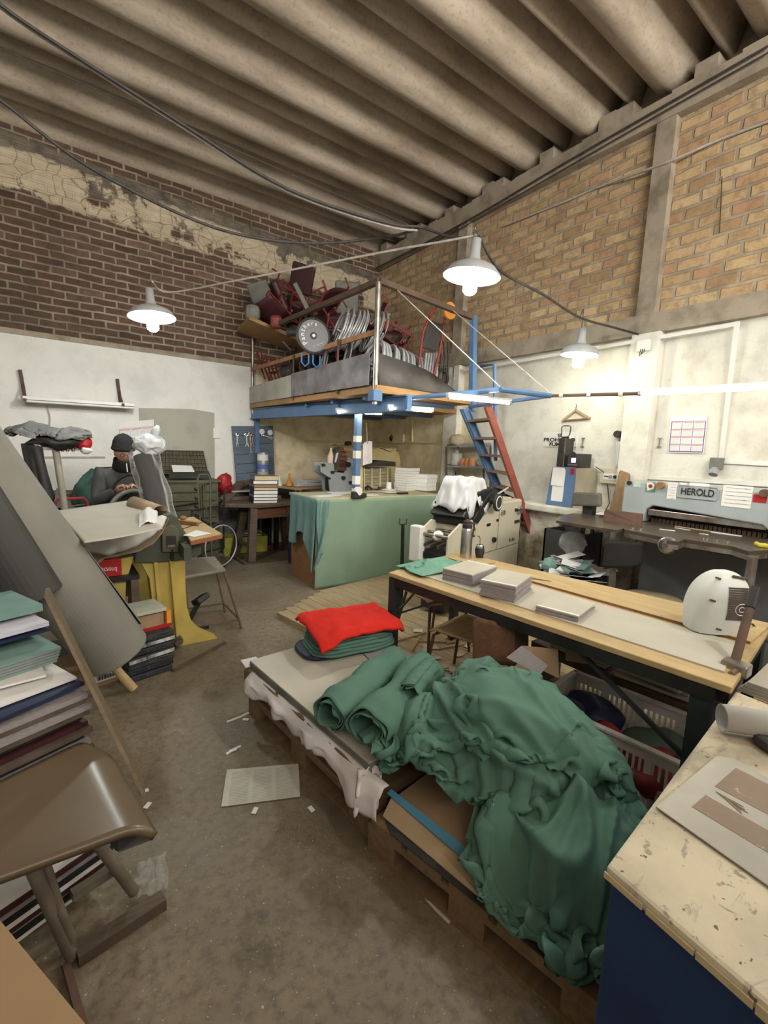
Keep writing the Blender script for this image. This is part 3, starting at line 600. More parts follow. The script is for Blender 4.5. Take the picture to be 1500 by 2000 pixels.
def calendar(parent, o, ux, uy, w, h):
    ux, uy = V(ux).normalized(), V(uy).normalized(); n = ux.cross(uy); o = V(o)
    MB(True).par(o-ux*w/2-uy*h/2, ux*w, uy*h, n*.004).build('sheet', M_PAPER, parent)
    g = MB(True); top = h*.30
    def rect(m_, x, y, ww, hh, d=.005): m_.par(o+ux*x+uy*y+n*.003, ux*ww, uy*hh, n*(d-.003))
    fw, fh = w*.94, h*.82; x0, y0 = -fw/2, -h/2+h*.03
    for k in range(4): rect(g, x0+fw*k/3-.003*(k > 0), y0, .004 if 0 < k < 3 else .007, fh)
    for k in range(5): rect(g, x0, y0+fh*k/4-.002, fw, .004 if k else .009)
    g.build('grid_lines', M_PURP, parent)
    p = MB(True); q = MB(True)
    for i in range(3):
        for j in range(4):
            cx, cy = x0+fw*i/3, y0+fh*j/4; rect(p, cx+fw*.03, cy+fh*.205, fw*.27, fh*.025)
            for k in range(5):
                for s in range(7): rect(q, cx+fw*(.035+.039*s), cy+fh*(.03+.034*k), fw*.02, fh*.012)
    p.build('month_print', M_PINK, parent); q.build('day_numbers', M_INK, parent)
cl = thing('wall_calendar', 'year calendar with purple grid on the whitewashed wall behind the man', 'calendar', pY(262, 845, YL-.03))
a, b2 = pY(226, 825, YL-.03), pY(298, 819, YL-.03)
calendar(cl, (a+b2)/2+V((.012, 0, -.30)), b2-a, (.035, 0, 1), .43, .60)
for i, (x0, y0, x1, y1, lab) in enumerate([(39, 722, 50, 783, 'left of the two dark shelf brackets, above the coats'), (229, 740, 236, 792, 'right of the two dark shelf brackets, above the calendar')]):
    p, q = pY(x0, y0, YL-.05), pY(x1, y1, YL-.05); mb = MB(True).bar(p, q, .035, .04, (0, 1, 0)).bar(q, q+V((.0, -.24, 0)), .03, .03).bar(p.lerp(q, .45), q+V((0, -.2, 0)), .02, .02)
    solo(mb, 'shelf_bracket', lab, 'bracket', M_RUST)
p, q = pY(45, 783, YL-.2), pY(262, 797, YL-.2)
fx = thing('strip_light', 'unlit white strip light resting on the two dark brackets', 'lamp', (p+q)/2)
MB(True).bar(p+V((0, 0, .035)), q+V((0, 0, .035)), .13, .04).build('housing', M_WPLAS, fx, bev=.004); MB(True).cyl(p+V((0, -.03, 0)), q+V((0, -.03, 0)), .016, n=12).build('tube', M_WPLAS, fx, smooth=True)
solo(MB(True).tube([pY(92, 792, YL-.05), pY(98, 815, YL-.05), pY(97, 832, YL-.05)], .006), 'lamp_flex', 'grey flex hanging from the unlit strip light', 'cable', M_CABLEW)
solo(MB(True).box(pY(423, 846, YL-.03), (.10, .02, .15)), 'light_switch', 'white switch plate right of the blocked doorway', 'switch', M_WPLAS, bev=.004)
solo(MB(True).cyl(pY(75, 893, YL-.03), pY(205, 893, YL-.03), .012), 'wall_conduit', 'thin grey conduit low on the whitewashed wall beside the man', 'pipe', M_CABLEW)
# tool board
tb = thing('tool_board', 'blue-grey plank board leaning on the wall under the mezzanine', 'board', (2.5, 6.85, 0))
A, B, C, D = pY(453, 832, 6.93), pY(533, 832, 6.93), pY(537, 935, 6.88), pY(463, 945, 6.88)
for k in range(6):
    t0, t1 = k/6, (k+1)/6-.008
    MB(True).slab([A.lerp(D, t0), B.lerp(C, t0), B.lerp(C, t1), A.lerp(D, t1)], (0, .03, 0)).build('plank', M_TOOLB, tb)
def spanner(P, L, ang, lab, m=M_CHROME, w=.022):
    P = V(P); d = V((math.sin(ang), 0, -math.cos(ang))); mb = MB(True); e = P+d*L; s = V((d.z, 0, -d.x))
    mb.bar(P, e, w*.7, .008, (0, 1, 0)).torus(P, (0, 1, 0), w*.8, w*.35, 12, 6)
    for k in (-1, 1): mb.bar(e+s*k*w*.6-d*.01, e+s*k*w*.6+d*.035, w*.55, .009, (0, 1, 0))
    return solo(mb, 'spanner', lab, 'tool', m)
yb = 6.90
spanner(pY(463, 849, yb), .14, .0, 'short spanner hanging first from the left on the blue board'); spanner(pY(481, 849, yb), .15, .06, 'chunky spanner hanging second on the blue board', w=.03)
spanner(pY(488, 848, yb), .28, .06, 'longest spanner hanging on the blue board', M_STEEL, .03); spanner(pY(493, 850, yb), .13, .0, 'small steel spanner hanging beside the longest one', M_STEEL)
spanner(pY(513, 850, yb), .13, 1.3, 'spanner fixed level under the two cream discs')
for x, y, l in ((511, 843, 'left one of two cream discs high on the blue board'), (527, 845, 'right one of two cream discs high on the blue board')):
    c = pY(x, y, yb); solo(MB(True).cyl(c, c+V((0, -.02, 0)), .042, n=20), 'tape_disc', l, 'disc', M_WPLAS, bev=.003)
# ---------------------------------------------------------------- clutter along the left wall
tc = thing('drawer_cabinet', 'olive green flat-drawer type cabinet behind the man', 'cabinet', (1.45, 6.6, 0))
X0, X1, Yf, ZT = .85, 1.83, 6.32, 1.09
MB(True).bb(X0, X1, Yf+.01, 6.95, 0, ZT-.03).build('body', M_OLIVE, tc); MB(True).bb(X0-.02, X1+.03, Yf-.02, 6.96, ZT-.03, ZT).build('top', M_OLIVE, tc)
for k in range(8):
    z0 = ZT-.16-k*.115; dr = MB(True).bb(X0+.03, X1-.03, Yf-.015, Yf+.01, z0, z0+.10).build('drawer', M_OLIVE, tc, bev=.004)
    h_ = MB(True).tube([(1.52, Yf-.015, z0+.05), (1.53, Yf-.05, z0+.04), (1.62, Yf-.05, z0+.04), (1.63, Yf-.015, z0+.05)], .010, 6).build('drawer_handle', M_IRON, dr, smooth=True); h_.matrix_parent_inverse = Matrix.Identity(4)
    inv = tc.matrix_basis.inverted(); h_.data.transform(inv)
A, B, C, D = pY(303, 880, 6.93), pY(396, 882, 6.93), pY(406, 928, 6.72), pY(300, 925, 6.72)
ts = thing('type_case', 'slanted brown type case with small compartments on the olive cabinet', 'case', (A+C)/2)
MB(True).slab([A, B, C, D], (0, .04, .01)).build('tray', M_DWOOD, ts); g = MB(True)
for k in range(15): g.bar(A.lerp(B, k/14), D.lerp(C, k/14), .008, .05, (0, -1, .3))
for k in range(7): g.bar(A.lerp(D, k/6), B.lerp(C, k/6), .008, .05, (0, -1, .3))
g.build('compartments', M_OLIVE, ts)
p = pz(360, 918, 1.2); solo(MB(True).slab([pY(335, 909, 6.62), pY(374, 910, 6.62), pY(380, 922, 6.45), pY(338, 922, 6.45)], (0, 0, .006)), 'paper_sheet', 'white sheet lying on the dark tray over the olive cabinet', 'paper', M_PAPER)
solo(MB(True).slab([pY(330, 925, 6.5), pY(408, 924, 6.5), pY(412, 934, 6.32), pY(330, 934, 6.32)], (0, 0, .025)), 'tray', 'dark tray with a pale edge on the olive cabinet', 'tray', M_IRON)
# tubular trolley in front of the cabinet
tr = thing('hand_trolley', 'bent-tube hand trolley standing before the olive cabinet', 'trolley', (1.45, 5.7, 0))
Yt = 5.75
MB(True).tube([pY(394, 1098, Yt), pY(390, 1000, Yt), pY(386, 935, Yt), pY(390, 927, Yt), pY(406, 927, Yt), pY(411, 937, Yt), pY(411, 1010, Yt), pY(414, 1100, Yt)], .014, 8).build('tube_loop', M_OLIVE, tr, smooth=True)
for k, (x, y) in enumerate([(392, 942), (397, 942), (402, 942)]): MB(True).tube([pY(x, y, Yt), pY(x+2, 1010, Yt)], .007, 6).build('bar', M_OLIVE, tr)
MB(True).bar(pY(388, 942, Yt), pY(411, 942, Yt), .014, .014).build('cross_bar', M_OLIVE, tr)
# wheelchair parked under the bench end
wc = frame_proto('dark wheelchair with a big steel handrim parked beside the wooden bench', None, M_IRON, M_BLKV)
put(wc, (1.50, 5.98, .12), (0, 0, R(-62)))
for ch in list(wc.children):
    if ch.name.startswith(('backrest', 'footplate')): bpy.data.objects.remove(ch)
wc.children[0].scale = wc.children[1].scale = (1, 1, .8)
for s in (-.25, .25):
    t_ = MB(); t_.torus((s, .08, .18), (1, 0, 0), .285, .016, 36, 7); t_.build('tyre', M_DARK, wc, smooth=2)
    MB().torus((s*1.12, .08, .18), (1, 0, 0), .262, .009, 36, 6).build('handrim', M_ALU, wc, smooth=2); h = MB()
    for k in range(12): h.tube([(s, .08, .18), (s, .08+.27*math.cos(k*PI/6), .18+.27*math.sin(k*PI/6))], .002, 4)
    h.build('spokes', M_STEEL, wc)
cw = thing('trolley_wheel_pair', 'small grey caster wheel lying under the trolley', 'wheel', pz(411, 1098, 0)); cw.name = 'caster'
MB(True).torus(pz(411, 1098, .06)+V((0, 0, 0)), (.4, 1, 0), .05, .02, 18, 7).build('tyre', M_GREYT, cw, smooth=2); MB(True).cyl(pz(411, 1098, .06)+V((-.0, -.02, 0)), pz(411, 1098, .06)+V((0, .02, 0)), .025).build('hub', M_IRON, cw)
bg_ = MB(True).ball(pY(438, 945, 6.4), (.085, .08, .12), 40, 28)
crumple(bg_, .03, 8)
solo(bg_, 'plastic_bag', 'crumpled red plastic bag at the corner of the olive cabinet', 'bag', M_REDP, smooth=2)
for i in range(6):
    p, q = pY(436+i*7, 978-i*2, 6.3+.05*i), pY(470+i*6, 944-i*1.5, 6.55+.05*i); solo(MB(True).bar(p, q, .12-.01*i, .02, (0, -.7, .7)), 'scrap_board', 'dark scrap board leaning in the heap left of the book stack', 'board', [M_DWOOD, M_BROWNJ][i % 2], 'scrap boards left of the book stack')
lw = thing('low_bench', 'dark low bench heaped with scrap behind the wheelchair', 'bench', (2.0, 6.5, 0))
MB(True).bb(1.75, 2.75, 6.35, 6.9, .80, .85).build('top', M_DWOOD, lw)
for x in (1.8, 2.7):
    for y in (6.4, 6.85): MB(True).bb(x-.03, x+.03, y-.03, y+.03, 0, .80).build('leg', M_IRON, lw)
for i in range(7): solo(MB(True).box((2.0+i*.1, 6.5+RN.uniform(-.05, .2), .865+.022*(i % 4)+.01), (RN.uniform(.2, .4), RN.uniform(.15, .3), .02), RN.uniform(-.6, .6)), 'scrap_sheet', 'dark sheet of scrap lying flat on the low bench', 'sheet', [M_BROWNJ, M_DWOOD, M_INK][i % 3], 'scrap sheets on the low bench')
# heavy trestle bench with books
hb = thing('trestle_bench', 'heavy dark wooden bench with splayed legs carrying eight books', 'bench', (2.45, 6.05, 0))
ZB = .80; c4 = [pz(430, 978, ZB), pz(506, 992, ZB), pz(583, 982, ZB), pz(530, 966, ZB)]
bx0, bx1, by0, by1 = 2.05, 2.80, 5.82, 6.30
MB(True).slab([(1.78, 6.05, ZB-.05), (2.22, by0, ZB-.05), (2.93, 5.93, ZB-.05), (2.93, 6.34, ZB-.05), (1.9, 6.34, ZB-.05)], (0, 0, .05)).build('top', M_DWOOD, hb, bev=.006)
for (tx, ty), (fx_, fy) in (((2.17, 5.92), (2.11, 5.84)), ((2.70, 5.98), (2.80, 5.94)), ((2.17, 6.26), (2.06, 6.34)), ((2.75, 6.26), (2.84, 6.34))): MB(True).bar((fx_, fy, .03), (tx, ty, ZB-.05), .10, .10, (0, 1, 0)).build('leg', M_DWOOD, hb, bev=.005)
MB(True).bar((2.22, 5.93, ZB-.13), (2.68, 5.97, ZB-.13), .04, .15).build('apron', wood('reddish_wood', (.17, .075, .045), (.11, .05, .03)), hb); MB(True).bar((2.13, 5.9, .22), (2.1, 6.3, .22), .05, .04).build('stretcher', M_DWOOD, hb); MB(True).bar((2.78, 5.96, .22), (2.8, 6.3, .22), .05, .04).build('stretcher', M_DWOOD, hb)
solo(MB(True).bb(2.0, 2.92, 5.80, 6.42, 0, .03), 'floor_board', 'low wooden base board under the heavy bench', 'board', M_DWOOD)
def book(c, w, d, h, rz, cov, pag, lab, group=None, cat='book', spine=1):
    t_ = thing('book', lab, cat, c, rz, group); e = .004
    MB().bb(-w/2+.004, w/2-.006, -d/2+.006, d/2-.006, e, h-e).build('pages', pag, t_)
    MB().bb(-w/2, w/2, -d/2, d/2, 0, e).bb(-w/2, w/2, -d/2, d/2, h-e, h).bb(-w/2, -w/2+.005, -d/2, d/2, 0, h).build('cover', cov, t_); return t_
M_PCREAM = mat('yellowed_pages', (.62, .50, .32), (.52, .42, .26), 40, .85, st=(1, 1, 12)); M_PWHITE = mat('white_pages', (.78, .77, .74), (.66, .65, .64), 40, .85, st=(1, 1, 12)); M_PBRN = mat('brown_pages', (.36, .20, .09), (.28, .15, .07), 40, .85, st=(1, 1, 12))
bc = pz(528, 982, ZB); zk = ZB; names = ['bottom', 'second from the bottom', 'third from the bottom', 'fourth from the bottom', 'fifth, yellow-paged,', 'sixth, brown-paged,', 'seventh, thick white-paged,', 'topmost, grey-covered,']
for i, (hh, cv, pg) in enumerate([(.038, M_NAVY, M_PWHITE), (.04, M_NAVY, M_PWHITE), (.042, M_GREYV, M_PWHITE), (.05, M_NAVY, M_PWHITE), (.042, M_NAVY, M_PCREAM), (.042, M_GREYV, M_PBRN), (.05, M_NAVY, M_PWHITE), (.062, M_GREYV, M_PCREAM)]):
    book((2.37+RN.uniform(-.008, .008), 6.06+RN.uniform(-.008, .008), zk), .33, .26, hh, R(-8+RN.uniform(-2, 2)), cv, pg, names[i]+' book of the stack on the heavy dark bench', 'books stacked on the heavy bench'); zk += hh+.001
yc = thing('crate', 'mustard yellow plastic crate of scrap under the heavy bench', 'crate', (2.25, 6.52, 0), R(-8))
for a0_, a1_ in (((-.3, -.15), (.3, -.15)), ((.3, -.15), (.3, .15)), ((.3, .15), (-.3, .15)), ((-.3, .15), (-.3, -.15))): MB().bar((*a0_, .13), (*a1_, .13), .015, .26).build('side', mat('mustard', (.32, .30, .04), (.24, .22, .03)), yc)
MB().bb(-.3, .3, -.15, .15, 0, .015).build('bottom', bpy.data.materials['mustard'], yc)
for i in range(5): solo(MB(True).box((2.2+RN.uniform(-.1, .15), 6.5+RN.uniform(-.06, .06), .27+.014*i), (.3, .2, .01), RN.uniform(-.8, .8), RN.uniform(-.06, .06)), 'paper_scrap', 'paper offcut on top of the mustard yellow crate', 'paper', [M_PAPER, M_TEALB, M_KRAFT][i % 3], 'offcuts on the mustard crate')
for i, (x, y) in enumerate([(425, 1075), (434, 1082), (420, 1085)]): solo(MB(True).box(pz(x, y, .005), (.16, .10, .004), .3*i), 'paper_scrap', 'white paper scrap on the floor before the wheelchair', 'paper', M_PAPER, 'scraps before the wheelchair')
# side table with cans and bottles
s2 = thing('metal_table', 'worn table with dark metal legs against the ochre wall', 'table', (3.3, 6.6, 0))
ZS = .97; tp = [pz(543, 946, ZS), pz(583, 955, ZS), pz(642, 950, ZS)]
MB(True).slab([(2.72, 6.9, ZS-.03), (2.95, 6.15, ZS-.03), (3.70, 6.35, ZS-.03), (3.75, 6.93, ZS-.03)], (0, 0, .03)).build('top', M_LWOOD, s2)
MB(True).bar((2.72, 6.88, ZS-.06), (2.96, 6.17, ZS-.06), .03, .06).build('frame_rail', M_IRON, s2); MB(True).bar((2.96, 6.17, ZS-.06), (3.69, 6.36, ZS-.06), .03, .06).build('frame_rail', M_STEEL, s2)
for x, y in ((2.97, 6.2), (3.66, 6.38), (2.78, 6.85), (3.7, 6.88)): MB(True).tube([(x, y, 0), (x, y, ZS-.12), (x-.05, y+.03, ZS-.04)], .03, 10).build('leg', M_IRON, s2, smooth=True)
def jar(name, c, prof, m, lab, cat, parts=(), group=None):
    t_ = thing(name, lab, cat, c, 0, group); MB().lathe([(.001, 0)]+prof+[(.001, prof[-1][1])], n=18).build('body', m, t_, smooth=True)
    for nm, pr, mm in parts: MB().lathe([(.001, pr[0][1])]+pr+[(.001, pr[-1][1])], n=18).build(nm, mm, t_, smooth=True)
    return t_
M_TIN = mat('tin_can', (.50, .52, .55), (.38, .39, .42), 6, .35, .7); M_LBL = mat('blue_label', (.10, .16, .45)); M_LILAC = mat('lilac_plastic', (.30, .29, .55), (.24, .23, .44))
cz = .87; c0_ = pY(503, 935, 6.75)
for i, h in enumerate((.17, .15, .13, .15)):
    jar('tin_can', (2.62, 6.74, cz), [(.085, 0), (.085, h)], [M_STEEL, M_GREYM, M_TIN, M_TIN][i], ['bottom tin of the tall can stack by the blue board', 'second tin of the can stack by the blue board', 'third tin, blue-labelled, of the can stack', 'top tin of the can stack by the blue board'][i], 'can', [('label', [(.0855, .03), (.0855, h-.03)], [M_STEEL, M_GREYM, M_LBL, M_WPLAS][i]), ('lid', [(.088, h-.008), (.088, h)], M_TIN)], 'stacked tins'); cz += h
bt = [(515, 955, .06, .18, M_LILAC, 'lilac plastic tub in the row of pots'), (525, 952, .05, .2, M_GREYM, 'grey pot in the row by the can stack'), (513, 943, .05, .12, M_WPLAS, 'white pot behind the lilac tub'), (538, 950, .045, .24, M_TEALB, 'teal bottle right of the lilac tub'), (546, 950, .04, .22, M_WPLAS, 'white bottle at the right end of the pot row'), (531, 940, .05, .2, M_REDF, 'reddish pot behind the teal bottle')]
for x, y, r_, h, m_, lab in bt:
    p = pY(x, y, 6.62); p.z = .87; jar('bottle', p, [(r_, 0), (r_, h*.7), (r_*.45, h*.85), (r_*.35, h)], m_, lab, 'bottle', [('cap', [(r_*.4, h), (r_*.4, h+.03)], M_WPLAS)])
pr_ = pY(565, 944, 6.55); pr_.z = ZS
jar('funnel', pr_, [(.06, 0), (.055, .01), (.02, .12), (.012, .2)], M_ORNG, 'orange-stained upturned funnel on the metal table', 'funnel', [('rim', [(.062, 0), (.062, .008)], M_IRON)])
for i in range(7): solo(MB(True).box((3.30+RN.uniform(-.02, .02)+(i > 3)*.1, 6.55+RN.uniform(-.02, .02), ZS+.009+.014*i), (.5-.06*(i > 3), .28, .012), R(RN.uniform(-6, 10))), 'paper_stack', 'bundle of folded sheets stacked flat on the metal table', 'paper', [M_PAPERB, M_PINKP if False else M_PAPER][i % 2], 'folded sheet bundles on the metal table')
# blue drum
dm = jar('oil_drum', (2.76, 5.62, 0), [(.2, 0), (.2, .22), (.208, .225), (.208, .235), (.2, .24), (.2, .45), (.208, .455), (.208, .465), (.2, .47), (.2, .67), (.206, .675)], mat('drum_blue', (.025, .04, .11), (.018, .028, .075), 6, .45, wear=.7), 'dark blue oil drum between the bench and the green counter', 'drum')
MB().slab([(-.13, -.157, .30), (-.06, -.196, .30), (-.06, -.196, .40), (-.13, -.157, .40)], (-.004, -.006, 0)).build('label', M_WPLAS, dm)
bk = MB(True).bb(3.05, 3.3, 6.5, 6.85, 0, .6); solo(bk, 'carton', 'cardboard carton under the metal table', 'box', M_KRAFT)
# ---------------------------------------------------------------- counter
ZC = 1.03; CX0, CX1, CY0, CY1 = 2.33, 4.15, 4.42, 5.12
ct = thing('counter', 'long wooden counter hung with green cloth under the mezzanine', 'counter', (3.2, 4.8, 0))
M_BRN = wood('brown_panel', (.30, .155, .07), (.22, .11, .05))
MB(True).bb(CX0+.03, CX1, CY0+.03, CY1, 0, ZC-.03).build('body', M_BRN, ct); MB(True).bb(CX0, CX1+.02, CY0, CY1+.02, ZC-.03, ZC).build('top', mat('pale_counter_top', (.50, .44, .30), (.36, .36, .24), 5, .7), ct, bev=.006)
M_GCLOTH = mat('green_counter_cloth', (.225, .325, .235), (.185, .27, .20), 2.2, .7, 0, .2, 30); M_TCLOTH = mat('teal_cloth', (.16, .28, .27), (.12, .215, .21), 4, .75)
def front(i, j):
    x = CX0-.01+i*(CX1-CX0+.02); z = ZC-.015-j*(ZC-.025); return V((x, CY0-.012-.018*noise.noise(V((x*1.6, z*1.2, 2)))*j-.012*math.sin(x*5)*j-.01*max(0, noise.noise(V((x*5, z*4, 7)))), z))
solo(MB(True).grid(60, 30, front), 'cloth_cover', 'pale green cloth covering the whole front of the counter', 'cloth', M_GCLOTH, smooth=2, solid=.006)
def sidecl(i, j):
    L = .52+.18*math.sin(i*9)*.5+.30*(i < .28)*(.28-i)/.28+.1*noise.noise(V((i*5, 0, 0))); z = ZC-j*L
    yy = CY0-.02+i*(CY1-CY0)*.95; return V((CX0-.012-.045*math.sin(i*22+j)*j*.6-.025*j, yy, z))
solo(MB(True).grid(40, 24, sidecl), 'cloth_cover', 'ragged blue-green cloth hanging over the left end of the counter', 'cloth', M_TCLOTH, smooth=2, solid=.005)
cf = [(0, 0), (.10, 0), (.13, .35), (.05, .5), (.09, .62), (-.02, .78), (-.0, .45)]
solo(MB(True).grid(12, 24, lambda i, j: V((CX0-.02+.16*i*(1-.5*j)-.03*math.sin(j*7+i*3)*j, CY0-.03-.025*math.sin(i*9+j*3)-.02*j, ZC-.01-.80*j+.2*i*j))), 'cloth_cover', 'folded corner of blue-green cloth over the front edge of the counter', 'cloth', M_TCLOTH, smooth=2, solid=.005)
# things on the counter
def oncounter(x, y): return pz(x, y, ZC)
for i, (x, y, w, d, rz, m_, lab) in enumerate([(632, 969, .26, .16, .2, M_PAPERB, 'bluish sheet nearest the left end of the counter'), (668, 963, .34, .2, -.15, M_PAPER, 'large white sheet behind the tape dispenser'), (655, 968, .2, .14, .5, M_PAPERB, 'small sheet left of the tape dispenser'), (722, 968, .2, .14, .2, M_PAPER, 'white sheet right of the tape dispenser'), (735, 962, .16, .09, -.5, mat('buff_card', (.62, .52, .33)), 'buff card right of the tape dispenser'), (760, 963, .2, .16, .1, M_PAPER, 'white sheet under the white pot')]):
    p = oncounter(x, y); p.z += .002*i+.002; solo(MB(True).box(p, (w, d, .003), rz), 'paper_sheet', lab, 'paper', m_)
p = oncounter(700, 972)
tdp = thing('tape_dispenser', 'black tape dispenser with a white roll on the counter edge', 'tape dispenser', p, R(10))
MB().slab([(-.09, -.035, 0), (.10, -.035, 0), (.10, -.035, .05), (.05, -.035, .03), (-.02, -.035, .03), (-.06, -.035, .075), (-.09, -.035, .07)], (0, .07, 0)).build('body', M_DARK, tdp, bev=.006); MB().cyl((-.01, -.02, .075), (-.01, .02, .075), .05, n=22).build('tape_roll', M_WPLAS, tdp, smooth=True)
for i in range(7):
    p = oncounter(718+RN.uniform(-6, 10), 955+RN.uniform(-4, 4)); solo(MB(True).tube([p+V((0, 0, .02)), p+V((.05, .03, .05)), p+V((RN.uniform(.05, .12), RN.uniform(-.05, .08), .015))], .012, 7), 'hand_tool', 'small black hand tool in the pile behind the tape dispenser', 'tool', M_DARK, 'black tools behind the tape dispenser', smooth=True)
jar('glue_pot', oncounter(759, 957), [(.10, 0), (.10, .01), (.04, .02), (.035, .11)], M_WPLAS, 'white spouted glue pot on the counter', 'pot')
jar('mug', oncounter(745, 956), [(.05, 0), (.055, .035)], M_BROWNJ, 'small brown dish on the counter', 'dish')
solo(MB(True).box(oncounter(786, 965)+V((0, 0, .012)), (.16, .06, .02), .1), 'stapler', 'dark stapler in front of the tall book stack', 'stapler', M_IRON, bev=.005)
bz = ZC; bp = oncounter(797, 958)
nm8 = ['lowest', 'second', 'third', 'fourth', 'fifth', 'sixth', 'seventh', 'eighth', 'ninth and topmost']
for i in range(9):
    t_ = thing('book_block', nm8[i]+' white book block of the tall stack on the counter', 'book', (bp.x+.05+RN.uniform(-.006, .006), bp.y+.10+RN.uniform(-.006, .006), bz), R(12+RN.uniform(-2, 2)), 'white book blocks in the tall stack'); hh = .034 if i < 8 else .045
    MB().bb(-.14, .14, -.11, .11, 0, hh-.004).build('pages', M_PWHITE, t_); MB().bb(-.142, .142, -.112, .112, hh-.004, hh-.001).build('endpaper', M_INK, t_); bz += hh
bz = ZC; bp = oncounter(838, 960)
for i in range(4): solo(MB(True).box((bp.x+.06+RN.uniform(-.012, .012), bp.y+.14, bz+.03), (.24, .2, .056), R(10+RN.uniform(-3, 3))), 'paper_ream', ['lowest', 'second', 'third', 'topmost'][i]+' white paper pile of the lower stack by the press', 'paper', M_PAPER, 'white piles beside the press', bev=.004); bz += .058
# grey duplicator, covered press and the grille behind the counter
gd = thing('duplicator', 'grey-blue duplicating press with a ribbed hood behind the counter', 'printing press', (3.3, 5.6, 0))
GY = 5.62; G = lambda x, y: pY(x, y, GY)
prof_ = [(627, 903), (652, 905), (654, 922), (673, 924), (680, 890), (688, 893), (694, 905), (694, 962), (645, 962), (642, 932), (627, 922)]
MB(True).slab([G(*p) for p in prof_], (0, .03, 0)).build('side_plate', M_GREYM, gd, bev=.004); MB(True).slab([G(*p)+V((0, .20, 0)) for p in prof_], (0, .03, 0)).build('side_plate', M_GREYM, gd, bev=.004)
MB(True).slab([G(x, y)+V((0, .04, 0)) for x, y in ((648, 934), (690, 930), (690, 958), (648, 958))], (0, .15, 0)).build('drum_casing', M_IRON, gd)
hd = MB(True)
for k in range(13):
    a_, b_3 = G(663, 880+k*2.9), G(676, 882+k*2.9); hd.bar(a_, b_3, .03, .02, (0, -1, 0))
hd.build('ribs', mat('copper_brown', (.17, .075, .045), (.10, .045, .03)), gd); MB(True).slab([G(665, 874), G(678, 885), G(672, 920), G(652, 918), G(655, 888)], (0, .17, 0)).build('hood', M_BROWNJ, gd); MB(True).slab([G(656, 886), G(660, 884), G(655, 903), G(653, 903)], (0, -.02, 0)).build('gauge_strip', M_PAPERB, gd)
kn = [(678, 907, .035), (683, 942, .02), (669, 933, .025), (641, 934, .015), (648, 922, .02), (630, 908, .02)]
for x, y, r_ in kn: MB(True).cyl(G(x, y), G(x, y)-V((0, .05, 0)), r_, n=14).build('knob', M_IRON, gd)
MB(True).bb(3.0, 3.75, 5.58, 6.2, 0, .955).build('pedestal', M_IRON, gd)
def draped(i, j):
    a_, b_3, c_3, d_ = pY(668, 873, 5.75), pY(690, 873, 5.75), pY(696, 900, 5.6), pY(676, 888, 5.6)
    p = a_.lerp(b_3, i).lerp(d_.lerp(c_3, i), j); p.z += .02*noise.noise(p*9)+.03*math.sin(PI*j); return p
solo(MB(True).grid(14, 14, draped), 'dust_cover', 'tan paper cover thrown over the grey duplicating press', 'cover', M_KRAFT, smooth=2, solid=.004)
jar('bottle', (pY(646, 905, 5.72)), [(.05, 0), (.05, .1), (.02, .17), (.018, .2)], mat('pinkish_bottle', (.75, .45, .45), (.7, .62, .5)), 'pinkish squeeze bottle standing on the grey duplicating press', 'bottle', [('cap', [(.012, .2), (.012, .22)], M_WPLAS)])
cm = thing('printing_press', 'cream-hooded press under a yellowish cover at the back corner', 'printing press', (4.0, 6.3, 0))
MB(True).slab([pY(692, 958, 6.0), pY(784, 958, 6.0), pY(784, 900, 6.0), pY(780, 884, 6.0), pY(770, 876, 6.0), pY(692, 872, 6.0)], (0, .55, 0)).build('hood', mat('cream_hood', (.66, .58, .33), (.55, .45, .22), 4, .6), cm, bev=.03)
MB(True).bb(3.7, 4.5, 6.0, 6.5, 0, .98).build('pedestal', M_IRON, cm); MB(True).cyl(pY(676, 868, 6.2), pY(684, 868, 6.2), .05).build('motor', M_IRON, cm)
def cov(i, j):
    p = pY(676, 872, 5.95).lerp(pY(776, 876, 5.95), i)+V((0, j*.5, .02)); p.z += .025*noise.noise(p*7)-.05*(1-j)**3*(1+.4*math.sin(i*17)); return p
solo(MB(True).grid(40, 12, cov), 'dust_cover', 'yellowed paper cover draped over the cream-hooded press', 'cover', mat('yellowed_cover', (.72, .62, .36), (.6, .45, .2), 6, .8), smooth=2, solid=.004)
gr = thing('basket', 'cream wire-grille basket behind the counter under a black tray', 'basket', (3.7, 5.4, ZC))
GY2 = 5.35; g_ = MB(True)
for k in range(17): a_ = pY(711, 917+k*2.4, GY2); b_3 = pY(765, 915+k*2.4, GY2); g_.bar(a_, b_3, .012, .007)
g_.build('louvres', mat('cream_wire', (.62, .57, .38), (.5, .45, .28)), gr)
for x in (711, 726, 742, 757): MB(True).bar(pY(x, 914, GY2-.02), pY(x, 957, GY2-.02), .015, .02, (0, 1, 0)).build('upright', bpy.data.materials['cream_wire'], gr)
MB(True).slab([pY(711, 957, GY2), pY(764, 957, GY2), pY(764, 914, GY2), pY(711, 914, GY2)], (0, .25, 0)).build('inside', M_BROWNJ, gr); MB(True).slab([pY(702, 959, GY2-.03), pY(709, 959, GY2-.03), pY(709, 880, GY2-.03), pY(702, 880, GY2-.03)], (0, .03, 0)).build('post', bpy.data.materials['cream_hood'], gr)
solo(MB(True).slab([pY(710, 912, GY2-.06), pY(773, 911, GY2-.06), pY(773, 902, GY2-.06), pY(744, 899, GY2-.06), pY(730, 904, GY2-.06), pY(710, 910, GY2-.06)], (0, .2, 0)), 'black_tray', 'long black tray lying on the cream wire basket', 'tray', M_BLKV, bev=.01)
tg = thing('hanging_tag', 'white card tag hanging on a string below the mezzanine', 'tag', pY(718, 865, 5.1)); T_ = lambda x, y: pY(x, y, 5.1)
